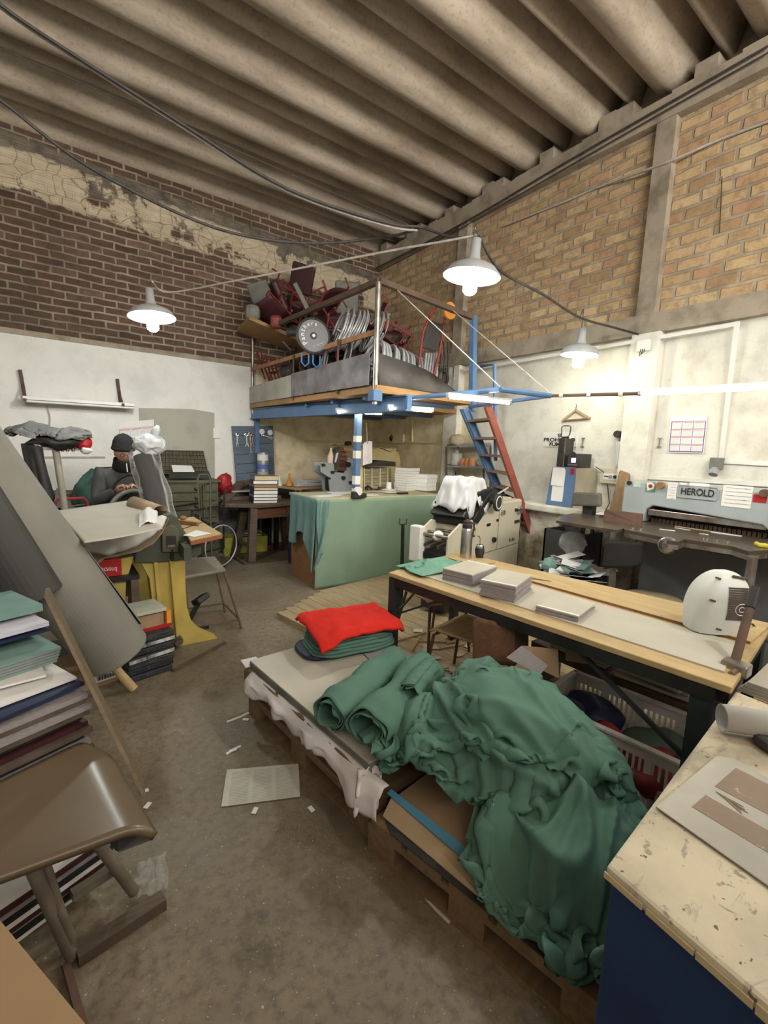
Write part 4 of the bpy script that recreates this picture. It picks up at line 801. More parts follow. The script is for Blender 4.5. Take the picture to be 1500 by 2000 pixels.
MB(True).slab([T_(709, 909), T_(727, 904), T_(727, 863), T_(722, 861), T_(712, 864), T_(709, 868)], (0, .005, 0)).build('card', mat('lilac_white', (.74, .72, .78)), tg); MB(True).tube([T_(717, 866), T_(717, 845), T_(715, 826)], .006, 6).build('string', M_CABLEW, tg); MB(True).cyl(T_(718, 865), T_(718, 865)-V((0, .006, 0)), .008).build('hole', M_BLACK, tg)
# wall fittings in the recess
sb = thing('fuse_box', 'cream box with a black plant mark in the ochre recess', 'box', pX(770, 857, XR-.05))
a_, b_3, c_3, d_ = (pX(755, 866, XR-.06), pX(787, 866, XR-.06), pX(787, 848, XR-.06), pX(755, 849, XR-.06)); MB(True).slab([a_, b_3, c_3, d_], (.05, 0, 0)).build('cover', mat('cream_plastic', (.72, .66, .42), (.66, .6, .38)), sb, bev=.005)
mk_ = MB(True); o_ = pX(764, 859, XR-.063)
for dx, h_ in ((-.05, .05), (-.02, .075), (.015, .09), (.05, .06)): mk_.bar(o_+V((0, -dx*.3, -.02)), o_+V((0, -dx, h_)), .004, .02, (1, 0, 0))
mk_.bar(o_+V((0, .04, -.05)), o_+V((0, -.04, -.05)), .004, .03, (1, 0, 0)).build('emblem', M_BLACK, sb)
solo(MB(True).cyl(pY(595, 862, YL-.035), pY(738, 862, YL-.035), .016).tube([pX(738, 862, XR-.035), pX(880, 866, XR-.035)], .016), 'wall_conduit', 'pale pipe running level through the ochre recess', 'pipe', bpy.data.materials['cream_plastic'])
solo(MB(True).cyl(pX(805, 818, XR-.035), pX(805, 864, XR-.035), .018), 'wall_conduit', 'pale upright pipe in the ochre recess', 'pipe', bpy.data.materials['cream_plastic'])
# shelf rack behind the press
sr = thing('wire_rack', 'grey wire shelf rack behind the ladder foot', 'shelf', (4.55, 4.2, .5))
S_ = lambda x, y, X=4.5: pX(x, y, X)
for y0, y1 in ((874, 872), (912, 915)): MB(True).slab([S_(872, y0), S_(960, y1), S_(957, y1-4, 4.76), S_(874, y0-4, 4.76)], (0, 0, .02)).build('shelf', M_GREYT, sr)
for x, X in ((872, 4.5), (958, 4.5), (889, 4.74), (945, 4.74)): MB(True).bar(S_(x, 872, X), S_(x, 985, X), .02, .02, (0, 1, 0)).build('post', M_RUST, sr)
p = S_(891, 911, 4.6)
jar('grinder', (4.6, p.y, p.z+.02), [(.08, 0), (.09, .05), (.08, .06), (.08, .16), (.03, .17), (.03, .24)], mat('grey_appliance', (.46, .46, .42), (.4, .4, .36)), 'grey bench appliance on the lower shelf of the wire rack', 'appliance', [('column', [(.025, .24), (.025, .30)], M_IRON)])
p = S_(891, 873, 4.6); bl = MB(True).ball((4.6, p.y, p.z+.09), (.11, .11, .09), 12, 8)
for v in bl.v: v += V((1, 1, 1))*.02*noise.noise(v*20)
solo(bl, 'plastic_bag', 'crumpled beige bag on top of the wire rack', 'bag', mat('beige_bag', (.50, .44, .33), (.4, .34, .25)), smooth=2)
for i, x in enumerate((906, 914, 922)): p = S_(x, 912, 4.58); jar('clay_pot', (4.58, p.y, p.z+.0), [(.055, 0), (.065, .05), (.05, .1), (.03, .12)], mat('clay%d' % i, (.58, .27, .12), (.46, .2, .09)), ['left', 'middle', 'right'][i]+' one of three orange pots on the wire rack', 'pot', (), 'orange pots on the wire rack')
p = S_(938, 912, 4.58); MBt = MB(True).torus((4.58, p.y, p.z+.06), (1, .3, 0), .035, .022, 20, 8); solo(MBt, 'tape_roll', 'green-grey tape roll beside the orange pots', 'tape', M_TEALB, smooth=2)
# ---------------------------------------------------------------- offset press in the middle
op = thing('offset_press', 'cream offset press with a black handwheel before the green counter', 'printing press', (3.16, 2.93, 0), R(14))
b_ = MB().slab([(0, 0, .10), (1.17, 0, .10), (1.17, 0, 1.10), (.42, 0, 1.10), (.30, 0, 1.06), (.16, 0, .94), (.05, 0, .97), (0, 0, .94)], (0, .68, 0)); b_.build('body', M_CREAM, op, bev=.02)
MB().bb(.02, 1.15, .02, .66, 0, .10).build('base', M_IRON, op); MB().bb(.55, 1.172, -.006, .1, .0, .29).build('lower_panel', M_BLKV, op)
MB().bb(.03, 1.16, -.004, .0, .598, .603).bb(.60, .604, -.004, 0, .603, 1.09).build('door_seams', M_BROWNJ, op)
M_WHT = mat('white_enamel', (.74, .73, .70), (.66, .65, .62), 4, .45)
MB().bb(-.02, .06, -.012, .0, .1, .93).build('end_cover', M_WHT, op, bev=.008)
MB().bb(-.36, -.27, .50, .70, .56, .90).build('delivery_box', M_WHT, op, bev=.012)
for y in (.06, .58): MB().slab([(-.31, y, .62), (0, y, .62), (0, y, .92), (-.10, y, .94), (-.31, y, .84)], (0, .03, 0)).build('delivery_side', M_CREAM, op, bev=.004)
MB().bb(-.30, 0, .1, .58, .60, .66).bb(-.24, .0, .12, .56, .1, .5).build('delivery_well', M_IRON, op)
for k in range(5): MB().cyl((-.30+.07*k, .07, .83-.03*(k % 2)), (-.30+.07*k, .6, .83-.03*(k % 2)), .016, n=10).build('roller', M_STEEL, op, smooth=True)
for k in range(4): MB().bar((-.30, .12+.13*k, .72), (-.02, .12+.13*k, .74), .02, .03).build('guide', M_STEEL, op)
for x, y, z, r_ in ((-.28, .02, .62, .035), (-.15, .0, .5, .04), (-.34, .1, .5, .04)): MB().cyl((x, y, z), (x, y+.05, z), r_, n=16).build('cam_wheel', M_CREAM, op)
MB().ball((-.25, .3, .82), (.07, .07, .05), 14, 8).build('suction_dome', M_WPLAS, op, smooth=True)
MB().bb(-.04, .04, .02, .64, .9, 1.12).build('feeder_block', M_IRON, op, bev=.02)
MB().slab([(-.10, .03, 1.0), (.14, .03, 1.22), (.45, .03, 1.26), (.52, .03, 1.18), (.20, .03, .98), (.05, .03, .92)], (0, .62, 0)).build('roller_head', M_IRON, op, bev=.015)
MB().slab([(.02, .0, .93), (.14, .0, .90), (.55, .0, 1.16), (.50, .0, 1.24), (.36, .0, 1.20)], (0, .04, 0)).build('head_cheek', M_IRON, op, bev=.008)
MB().cyl((.37, -.02, 1.13), (.37, -.12, 1.12), .03, n=14).build('wheel_boss', M_IRON, op); hw = MB().cyl((.37, -.12, 1.12), (.37, -.165, 1.12), .088, n=28).build('handwheel', M_DARK, op, bev=.008)
MB().torus((.37, -.167, 1.12), (0, 1, 0), .062, .006, 28, 6).build('white_ring', M_WPLAS, op)
for x, z, r_, m_, n_ in ((.66, .99, .026, M_CHROME, 'silver_knob'), (.50, .72, .026, M_IRON, 'dark_knob'), (1.08, .985, .045, M_CHROME, 'adjusting_wheel'), (1.0, .99, .018, M_IRON, 'dark_knob')): MB().cyl((x, 0, z), (x, -.05, z), r_, n=18).build(n_, m_, op)
MB().bb(1.0, 1.13, -.008, 0, .835, .87).build('name_plate', M_IRON, op); MB().bb(.34, .42, -.006, 0, .87, .90).bb(.55, .60, -.006, 0, .90, .925).build('rating_labels', M_IRON, op)
MB().bb(.05, .10, -.016, -.01, .80, .88).build('warning_sticker', M_DARK, op); MB().bb(.07, .092, -.018, -.015, .815, .86).build('yellow_mark', mat('yellow_ink', (.7, .6, .05)), op)
for x, t_ in ((.92, 'Ro'), (1.0, 'Ro')):
    text(t_, M_BLACK, op, op.matrix_basis @ V((x, -.004, .66)), op.matrix_basis.to_3x3() @ V((1, 0, 0)), (0, 0, 1), .04, depth=.002, bold=.02)
MB().slab([(.62, .05, 1.10), (.95, .05, 1.10), (.95, .3, 1.10), (.62, .3, 1.10)], (0, 0, .03)).build('control_panel', M_CREAM, op, bev=.006)
MB().tube([(.45+.17*math.cos(a*.2), .3, 1.16+.15*math.sin(a*.2)) for a in range(0, 17)], .006, 6).build('wire_hoop', M_WPLAS, op, smooth=True); MB().bar((.42, .05, 1.14), (.72, -.04, 1.25), .015, .015).build('lever', M_CREAM, op)
def pcov(i, j):
    u = -.06+.46*i; v = .02+.60*j; top = 1.31-.03*(i-.5)**2; e = min(min(i, 1-i)*.55, min(j, 1-j)*.8)
    z = top-.27*max(0, 1-e/.10)**1.2*(1+.35*math.sin(i*11)*math.cos(j*7)); s = 1+.07*max(0, 1-e/.1)
    p = V((.17+(u-.17)*s, .3+(v-.3)*s, z)); p += V((1, 1, .6))*.055*noise.noise(V((u*9, v*9, z*9)))*max(0, 1-e/.25); p.z += .05*(1-2*abs(noise.noise(V((u*10, v*6, 4))))); p.y *= .62; return op.matrix_basis @ p
for ch in op.children: ch.data.transform(Matrix.Diagonal((1, .62, 1, 1)))
M_WCLOTH = mat('white_cloth', (.60, .61, .65), (.52, .53, .57), 5, .8)
solo(MB(True).grid(56, 40, pcov), 'dust_cloth', 'crumpled white cloth thrown over the inking head of the cream press', 'cloth', M_WCLOTH, smooth=2, solid=.004)
def bcov(i, j):
    p = V((.72+.62*i, .32+.42*j, 1.13+.04*noise.noise(V((i*6, j*5, 1)))))
    if i > .75: p = V((1.17+.05*math.sin(j*9), p.y-.15, 1.12-(i-.75)*1.9)); p += V((.05, .05, 0))*noise.noise(V((i*9, j*9, 2)))
    p.y *= .62; return op.matrix_basis @ p
solo(MB(True).grid(30, 20, bcov), 'plastic_cover', 'black plastic sheet slumped over the right end of the cream press', 'cover', M_BLKV, smooth=2, solid=.005)
# ---------------------------------------------------------------- right-hand wall
sg = thing('no_smoking_sign', 'white no-smoking sign half hidden behind the speakers', 'sign', pX(1090, 860, XR-.03))
s0, s1, s2_, s3 = pX(1059, 872, XR-.03), pX(1125, 876, XR-.03), pX(1125, 850, XR-.03), pX(1059, 844, XR-.03)
s1.z = s0.z; s2_ = s1+V((0, 0, s3.z-s0.z)); s3 = s0+V((0, 0, s3.z-s0.z)); MB(True).slab([s0, s1, s2_, s3], (.008, 0, 0)).build('plate', M_WPLAS, sg); RV = V((0, -1, 0)); UV_ = V((0, 0, 1)); cx_ = (s0+s1)/2; hh = s3.z-s0.z
text('PROHIBIDO', M_BLACK, sg, V((XR-.032, cx_.y, s0.z+hh*.46)), RV, UV_, hh*.24, depth=.002, width=(s0.y-s1.y)*.92, bold=.03); text('FUMAR', M_BLACK, sg, V((XR-.032, cx_.y, s0.z+hh*.16)), RV, UV_, hh*.24, depth=.002, width=(s0.y-s1.y)*.55, bold=.03)
MB(True).torus((XR-.034, cx_.y, s0.z+hh*.78), (1, 0, 0), hh*.11, .004, 20, 5).bar((XR-.034, cx_.y+.02, s0.z+hh*.84), (XR-.034, cx_.y-.02, s0.z+hh*.72), .005, .005).build('symbol', M_BLACK, sg)
hg = thing('coat_hanger', 'wooden coat hanger on a nail above the speakers', 'hanger', pX(1125, 800, XR-.04)); H_ = lambda x, y: pX(x, y, XR-.04)
MB(True).bar(H_(1125, 801), H_(1098, 822), .02, .02, (1, 0, 0)).bar(H_(1125, 801), H_(1152, 817), .02, .02, (1, 0, 0)).build('shoulders', M_LWOOD, hg); MB(True).bar(H_(1098, 822), H_(1152, 817), .015, .015, (1, 0, 0)).build('bar', M_BRN, hg)
MB(True).tube([H_(1125, 801), H_(1125, 795), H_(1127, 791), H_(1124, 789)], .004, 6).build('hook', M_STEEL, hg)
def boxm(x0, y0, x1, y1, X, dx): a, b = pX(x0, y1, X), pX(x1, y0, X); return a, b
def speaker(lab, px0, py0, px1, py1, X, D_):
    a, b = pX(px0, py1, X), pX(px1, py0, X); t_ = thing('loudspeaker', lab, 'speaker', (X, (a.y+b.y)/2, a.z), 0, 'loudspeakers')
    MB(True).bb(X, X+D_, b.y, a.y, a.z, b.z).build('cabinet', M_BLKV, t_, bev=.006); MB(True).bb(X-.006, X, b.y+.012, a.y-.012, a.z+.015, b.z-.015).build('grille', M_DARK, t_); MB(True).bb(X-.008, X-.001, b.y, b.y+.012, a.z, b.z).build('edge_trim', M_STEEL, t_); return a, b
speaker('upper black loudspeaker of the pair on the blue cabinet', 1089, 856, 1106, 884, 4.56, .16); speaker('lower black loudspeaker beside the stereo', 1086, 884, 1104, 912, 4.56, .16)
a, b = pX(1107, 912, 4.52), pX(1131, 886, 4.52)
se = thing('stereo', 'black compact stereo with a lit blue display next to the lower speaker', 'stereo', (4.52, (a.y+b.y)/2, a.z))
MB(True).bb(4.52, 4.72, b.y-.03, a.y, a.z, b.z).build('body', M_BLKV, se, bev=.006); MB(True).bb(4.512, 4.52, b.y+.03, a.y-.05, a.z+.05, a.z+.10).build('display', emit('lit_display', (.35, .35, 1.0), 1.2), se); MB(True).bb(4.514, 4.52, b.y+.01, a.y-.01, a.z+.02, a.z+.032).build('cd_slot', M_STEEL, se); MB(True).cyl((4.51, (a.y+b.y)/2, a.z+.135), (4.52, (a.y+b.y)/2, a.z+.135), .03).build('dial', M_DARK, se)
c_ = pX(1103, 845, 4.6); tn = MB(True).tube([(4.62, c_.y+.05, c_.z-.045), (4.62, c_.y+.055, c_.z+.06), (4.62, c_.y+.035, c_.z+.075), (4.62, c_.y-.035, c_.z+.075), (4.62, c_.y-.055, c_.z+.06), (4.62, c_.y-.05, c_.z-.02), (4.62, c_.y-.03, c_.z-.045)], .006, 7, True); tn.box((4.62, c_.y, c_.z-.055), (.05, .06, .02)); solo(tn, 'loop_antenna', 'black loop antenna standing on the upper loudspeaker', 'antenna', M_DARK, smooth=True)
cb = thing('metal_cabinet', 'small cabinet with a blue door and notes below the speakers', 'cabinet', (4.6, 2.85, 1.05))
z0c = 1.052; A_, B_ = pX(1079, 912, 4.52), pX(1125, 913, 4.52)
MB(True).bb(4.53, 4.76, B_.y-.10, A_.y-.02, z0c, B_.z-.005).build('body', mat('beige_metal', (.42, .38, .29), (.35, .31, .23), 4, .5), cb); dr_ = MB(True).slab([(4.50, A_.y+.03, z0c), (4.50, B_.y, z0c), (4.52, B_.y, B_.z), (4.52, A_.y, A_.z)], (.012, 0, 0)).build('door', M_BLUE, cb)
for y0, y1, z0_, z1_, lab in ((.03, .17, .05, .40, 'clipboard'), (.015, .16, .22, .42, 'note')): MB(True).slab([(4.503-.004*(lab == 'note'), A_.y-y0, z0c+z0_), (4.503-.004*(lab == 'note'), A_.y-y1, z0c+z0_), (4.515-.004*(lab == 'note'), A_.y-y1, z0c+z1_), (4.515-.004*(lab == 'note'), A_.y-y0, z0c+z1_)], (-.003, 0, 0)).build(lab, M_PAPER, cb)
MB(True).bb(4.508, 4.514, B_.y+.01, B_.y+.05, z0c+.36, z0c+.42).build('red_sticker', M_REDP, cb)
solo(MB(True).tube([(4.7, 2.62, 1.5), (4.74, 2.55, 1.45), (4.76, 2.5, 1.3), (4.76, 2.46, 1.12), (4.7, 2.46, 1.06)], .005), 'mains_cable', 'thin dark cord from the stereo down the wall', 'cable', M_CABLE)
gc = thing('upholstered_chair', 'grey padded chair pushed against the wall ledge', 'chair', (4.2, 2.42, 0))
p0, p1, p2, p3 = pX(1114, 988, 4.28), pX(1173, 990, 4.24), pX(1172, 963, 4.26), pX(1119, 961, 4.30); MB(True).slab([p0, p1, p2, p3], (.05, 0, 0)).build('backrest', mat('grey_upholstery', (.145, .135, .115), (.11, .10, .085), 6, .8), gc, bev=.02)
MB(True).bb(4.32, 4.4, 2.4, 2.5, .5, 1.15).build('back_post', M_IRON, gc); MB(True).bb(4.05, 4.42, 2.24, 2.66, .44, .5).build('seat', bpy.data.materials['grey_upholstery'], gc, bev=.02); MB(True).cyl((4.25, 2.45, 0), (4.25, 2.45, .44), .03).build('column', M_IRON, gc)
lg = MB(True).slab([pX(1188, 1000, 4.5), pX(1216, 1002, 4.5), pX(1229, 925, 4.66), pX(1210, 918, 4.66)], (.09, .02, 0)); solo(lg, 'timber', 'rough split timber leaning on the wall left of the paper cutter', 'timber', wood('rough_timber', (.30, .19, .10), (.18, .11, .06), (12, 12, 1)), bev=.012)
swp = thing('control_panel_box', 'cream electrical control box on the wall behind the timber', 'box', pX(1195, 928, XR-.05)); swp.name = 'control_box'
a, b = pX(1170, 943, XR-.08), pX(1217, 915, XR-.08); MB(True).bb(XR-.08, XR-.02, b.y, a.y, a.z, b.z).build('case', M_CREAM, swp, bev=.008); MB(True).bb(XR-.086, XR-.08, b.y+.03, a.y-.04, a.z+.04, b.z-.06).build('face', M_WHT, swp)
for k, (dy, r_) in enumerate(((.10, .016), (.15, .018))): MB(True).cyl((XR-.086, a.y-dy-.02, a.z+.075), (XR-.10, a.y-dy-.02, a.z+.075), r_, n=14).build('switch', [M_GREYT, M_DARK][k], swp)
MB(True).bb(XR-.088, XR-.086, a.y-.10, a.y-.05, a.z+.07, a.z+.08).build('nameplate', M_DARK, swp)
el = thing('emergency_lamp', 'white upright strip lamp on the wall above the control box', 'lamp', pX(1212, 880, XR-.05)); a, b = pX(1201, 912, XR-.06), pX(1222, 862, XR-.06)
MB(True).bb(XR-.06, XR-.02, b.y, a.y, a.z, b.z).build('housing', M_WHT, el, bev=.006)
for k in (.3, .7): MB(True).cyl((XR-.065, b.y+(a.y-b.y)*k, a.z+.03), (XR-.065, b.y+(a.y-b.y)*k, b.z-.03), .012, n=10).build('tube', M_WPLAS, el, smooth=True)
solo(MB(True).cyl(pX(1206, 849, XR-.04), pX(1204, 912, XR-.04), .016), 'wall_conduit', 'white upright pipe beside the strip lamp on the wall', 'pipe', M_WHT); c_ = pX(1207, 848, XR-.06); solo(MB(True).cyl(c_-V((.03, 0, 0)), c_+V((.03, 0, 0)), .035), 'black_fitting', 'round black fitting on top of the white pipe', 'fitting', M_DARK)
for x, l in ((1137, 'small steel wall hook beside the upper loudspeaker'), (1287, 'small steel wall hook left of the wall calendar')):
    a, b = pX(x, 873, XR-.04), pX(x+2, 856, XR-.04); solo(MB(True).tube([a+V((.02, 0, 0)), a, b, b+V((.02, 0, 0))], .006).bar(a-V((0, .02, 0)), a+V((0, .02, 0)), .01, .01).bar(b-V((0, .02, 0)), b+V((0, .02, 0)), .01, .01), 'wall_hook', l, 'hook', M_STEEL)
c2l = thing('wall_calendar', 'year calendar with purple frame on the wall above the paper cutter', 'calendar', pX(1346, 850, XR-.03)); A_, B_, C_ = pX(1312, 812, XR-.03), pX(1383, 812, XR-.03), pX(1308, 883, XR-.03)
calendar(c2l, (A_+B_)/2+V((0, 0, (C_.z-A_.z)/2)), V((0, -1, .0)), V((0, .02, 1)), A_.y-B_.y, A_.z-C_.z)
so_ = thing('wall_socket', 'grey industrial socket on the wall above the paper cutter', 'socket', pX(1400, 912, XR-.05)); c_ = pX(1400, 905, XR-.07); MB(True).box(c_, (.09, .09, .10)).build('box', M_GREYV, so_, bev=.01); MB(True).cyl(c_+V((-.02, 0, -.05)), c_+V((-.05, 0, -.10)), .035).build('plug', M_GREYT, so_)
def trunk(p, q, lab, w=.035): return solo(MB(True).bar(p, q, w, .02, (1, 0, 0)), 'cable_trunking', lab, 'trunking', M_WHT)
trunk(pX(1440, 628, XR-.115), pX(1408, 898, XR-.03), 'upright white trunking down to the grey socket'); trunk(pX(885, 727, XR-.115), pX(1440, 633, XR-.115), 'long level white trunking under the concrete band'); trunk(pX(1405, 901, XR-.03), pX(1520, 907, XR-.03), 'level white trunking right of the grey socket'); trunk(pX(1225, 930, XR-.03), pX(1520, 948, XR-.03), 'level white trunking just above the paper cutter')
c_ = pX(1257, 675, XR-.16); jb = thing('junction_box', 'white junction box with loose wires under the concrete band', 'box', c_); MB(True).box(c_, (.05, .12, .11)).build('case', M_WHT, jb, bev=.008)
for k in range(3): MB(True).tube([c_+V((-.02, .015*k-.02, -.03)), c_+V((-.035, .02*k-.03, -.06)), c_+V((-.02, .01*k, -.08-.01*k))], .004, 5).build('loose_wire', M_CABLE, jb)
# ---------------------------------------------------------------- paper cutter
pcu = thing('paper_cutter', 'grey-blue power paper cutter with its steel table against the right-hand wall', 'paper cutter', (4.3, 1.5, 0))
XB = 4.35; B2 = lambda x, y, X=XB: pX(x, y, X)
yl, yr = 2.13, .42; zt, zb = 1.395, 1.03
fr = MB(True)                                                                          # front bridge with the throat cut out
ol = [(yl, zb), (yl, zt-.02), (yl-.03, zt), (yr, zt), (yr, zb), (1.02, zb), (1.02, 1.10), (1.06, 1.14), (1.86, 1.19), (1.91, 1.15), (1.93, zb)]
fr.slab([(XB, y, z) for y, z in ol], (.28, 0, 0)); fr.build('bridge', M_GREYM, pcu, bev=.012)
MB(True).bb(XB+.16, XB+.28, 1.02, 1.93, zb, 1.2).build('throat_back', M_BROWNJ, pcu)
MB(True).bb(XB+.02, XB+.10, 1.04, 1.90, 1.10, 1.155).build('clamp_beam', M_STEEL, pcu, bev=.006); cmb = MB(True)
for k in range(26): cmb.bb(XB+.10, XB+.13, 1.05+k*.033, 1.075+k*.033, 1.02, 1.07)
cmb.build('back_gauge_comb', M_RUST, pcu)
zT = 1.03; tp_ = [pz(x, y, zT) for x, y in ((1220, 1034), (1295, 1049), (1306, 1056), (1326, 1058), (1337, 1053), (1430, 1067), (1463, 1077), (1500, 1074))]; n0 = len(tp_)
tp_ = [V((min(p.x, 4.35), p.y, zT-.025)) for p in tp_]; tp_ += [V((4.2, .3, zT-.025)), V((4.62, .3, zT-.025)), V((4.62, 2.05, zT-.025)), V((4.12, 2.06, zT-.025))]
M_BRNST = mat('brown_steel_table', (.125, .095, .07), (.085, .065, .05), 4, .32, .35, wear=.7, wc=(.3, .26, .2)); MB(True).slab(tp_, (0, 0, .025)).build('table', M_BRNST, pcu)
lip = [p+V((0, 0, -.035)) for p in tp_[:n0]]; MB(True).slab(lip[:n0]+[lip[n0-1]+V((.12, 0, 0)), lip[0]+V((.12, 0, 0))], (0, 0, .034)).build('table_lip', M_STEEL, pcu)
wg = [pz(x, y, zT) for x, y in ((1086, 1017), (1150, 1028), (1207, 1036), (1250, 1020), (1190, 1006), (1118, 1003), (1092, 1008))]; MB(True).slab([V((min(p.x, 4.75), p.y, zT-.02)) for p in wg], (0, 0, .022)).build('side_wing', M_BRNST, pcu)
MB(True).slab([pz(1178, 1018, zT), pz(1252, 1026, zT), pz(1252, 1026, zT)+V((0, 0, .10)), pz(1190, 1020, zT)+V((0, .05, .11)), pz(1178, 1018, zT)+V((0, 0, .08))], (.02, 0, 0)).build('side_fence', mat('brown_fence', (.15, .085, .06), (.11, .06, .045)), pcu)
MB(True).slab([pz(1465, 1045, zT), pz(1520, 1050, zT), pz(1520, 1050, zT)+V((0, 0, .07)), pz(1465, 1045, zT)+V((0, 0, .07))], (.02, 0, 0)).build('right_fence', bpy.data.materials['brown_fence'], pcu)
for x, y in ((1237, 1033), (1252, 1035), (1381, 1054), (1400, 1057), (1420, 1060)): p = pz(x, y, zT); MB(True).cyl(p-V((.02, 0, 0)), p+V((-.02, 0, .014)), .022, n=18).build('button', M_CHROME, pcu)
c_ = pz(1314, 1063, .985)+V((-.06, 0, .0)); MB(True).cyl(c_, c_+V((-.05, 0, 0)), .062, n=28).build('handwheel', M_CHROME, pcu, bev=.01); MB(True).cyl(c_+V((-.05, 0, 0)), c_+V((-.07, 0, 0)), .018, n=14).build('hub', M_STEEL, pcu); MB(True).cyl(c_, c_+V((.3, 0, 0)), .02).build('shaft', M_STEEL, pcu)
MB(True).bb(4.45, 4.72, .45, 1.95, 0, 1.0).build('pedestal', mat('dull_grey_casting', (.20, .21, .22), (.15, .155, .16), 3, .6), pcu, bev=.01); MB(True).bb(4.15, 4.46, 1.0, 1.75, .90, 1.0).build('under_rails', M_IRON, pcu)
p = pz(1466, 1080, zT); MB(True).cyl((p.x+.06, p.y, 0), (p.x+.06, p.y, zT-.03), .03, n=14).build('leg', M_STEEL, pcu, smooth=True); MB(True).bar((4.25, 2.45, 0), (4.33, 2.4, zT-.02), .05, .05, (0, 1, 0)).build('wing_leg', M_STEEL, pcu)
XF = XB-.003; o_ = B2(1362, 962, XF); w_ = (B2(1326, 962, XF)-B2(1398, 962, XF)).length
text('HEROLD', M_IRON, pcu, o_, (0, -1, 0), (0, 0, 1), .058, depth=.004, width=w_*.9, bold=.012)
q_ = [o_+V((-.004, sy*w_*.55+cy_, sz)) for sy, cy_, sz in ((.92, 0, .052), (1, 0, .038), (1, 0, -.038), (.92, 0, -.052), (-.92, 0, -.052), (-1, 0, -.038), (-1, 0, .038), (-.92, 0, .052))]; MB(True).tube(q_, .004, 6, True).build('name_border', M_GREYM, pcu)
def stick(nm, x0, y0, x1, y1, m_, d=.004): a, b = B2(x0, y1), B2(x1, y0); return MB(True).bb(XB-d, XB, min(a.y, b.y), max(a.y, b.y), min(a.z, b.z), max(a.z, b.z)).build(nm, m_, pcu)
stick('sticker', 1237, 940, 1252, 951, mat('pale_green_print', (.55, .68, .56))); stick('sticker', 1260, 942, 1281, 960, mat('green_print', (.10, .22, .14), (.16, .3, .2)))
a, b = B2(1260, 960), B2(1281, 942); yy, zz2 = (a.y+b.y)/2, (a.z+b.z)/2; MB(True).slab([(XB-.006, yy+.038, zz2+.04), (XB-.006, yy-.01, zz2+.042), (XB-.006, yy-.036, zz2+.02), (XB-.006, yy-.03, zz2-.015), (XB-.006, yy, zz2-.025), (XB-.006, yy+.018, zz2-.036)], (.002, 0, 0)).build('sticker_letter', M_WPLAS, pcu); MB(True).cyl((XB-.006, yy-.002, zz2+.008), (XB-.009, yy-.002, zz2+.008), .017, n=16).build('sticker_dot', M_REDP, pcu)
for x0, y0, x1, y1 in ((1302, 943, 1324, 974), (1346, 945, 1386, 951), (1328, 943, 1342, 949)): stick('paper_note', x0, y0, x1, y1, M_PAPER)
stick('table_note', 1408, 951, 1472, 988, M_PAPER); tb_ = MB(True); a, b = B2(1408, 988), B2(1472, 951); lines_ = [(k, s) for k in range(4) for s in range(5)]
for k, s in lines_: y1_ = a.y-.02-k*(a.y-b.y-.03)/4; z1_ = b.z-.018-s*(b.z-a.z-.02)/5; tb_.bb(XB-.0055, XB-.004, y1_-.04-.008*((k+s) % 3), y1_, z1_-.004, z1_)
a, b = B2(1302, 974), B2(1324, 943)
for s in range(6): tb_.bb(XB-.0055, XB-.004, b.y+.012, a.y-.012-.01*(s % 2), b.z-.02-.024*s, b.z-.016-.024*s)
tb_.build('note_print', M_INK, pcu); stick('red_label', 1470, 967, 1499, 980, M_REDP); MB(True).cyl(B2(1293, 948), B2(1293, 948)-V((.05, 0, 0)), .03).build('lamp_knob', M_BRN, pcu); MB(True).cyl(B2(1230, 943), B2(1230, 943)-V((.02, 0, 0)), .02).build('bolt', M_IRON, pcu); MB(True).cyl(B2(1494, 963), B2(1494, 963)-V((.03, 0, 0)), .03).build('bolt', M_RUST, pcu)
for i, (x, y, w, d, rz, m_) in enumerate([(1303, 1036, .11, .02, .3, M_PAPER), (1333, 1034, .12, .012, -.1, M_PAPER), (1375, 1044, .06, .012, .1, M_PAPER), (1418, 1044, .20, .04, .08, M_PAPERB), (1370, 1036, .4, .012, 0, M_PCREAM)]): p = pz(x, y, zT); solo(MB(True).box(p+V((0, 0, .004)), (d, w, .004), rz), 'paper_strip', ['curled white strip left of the others on the cutter table', 'narrow white strip in the middle of the cutter table', 'tiny white strip right of the middle on the cutter table', 'wide bluish strip at the right of the cutter table', 'long yellowish strip before the throat of the paper cutter'][i], 'paper strip', m_)
p = pz(1486, 1068, zT); tm = thing('tape_measure', 'yellow tape measure at the right end of the cutter table', 'tape measure', p, .6); MB().bb(-.045, .045, -.03, .03, 0, .03).build('case', bpy.data.materials['yellow_ink'], tm, bev=.012); MB().cyl((0, 0, .03), (0, 0, .033), .018).build('label', M_DARK, tm)
solo(MB(True).slab([pz(1163, 1004, 1.055), pz(1180, 998, 1.055), pz(1207, 999, 1.055), pz(1190, 1007, 1.055)], (0, 0, .004)), 'paper_sheet', 'white sheet behind the fence of the cutter wing', 'paper', M_PAPER)
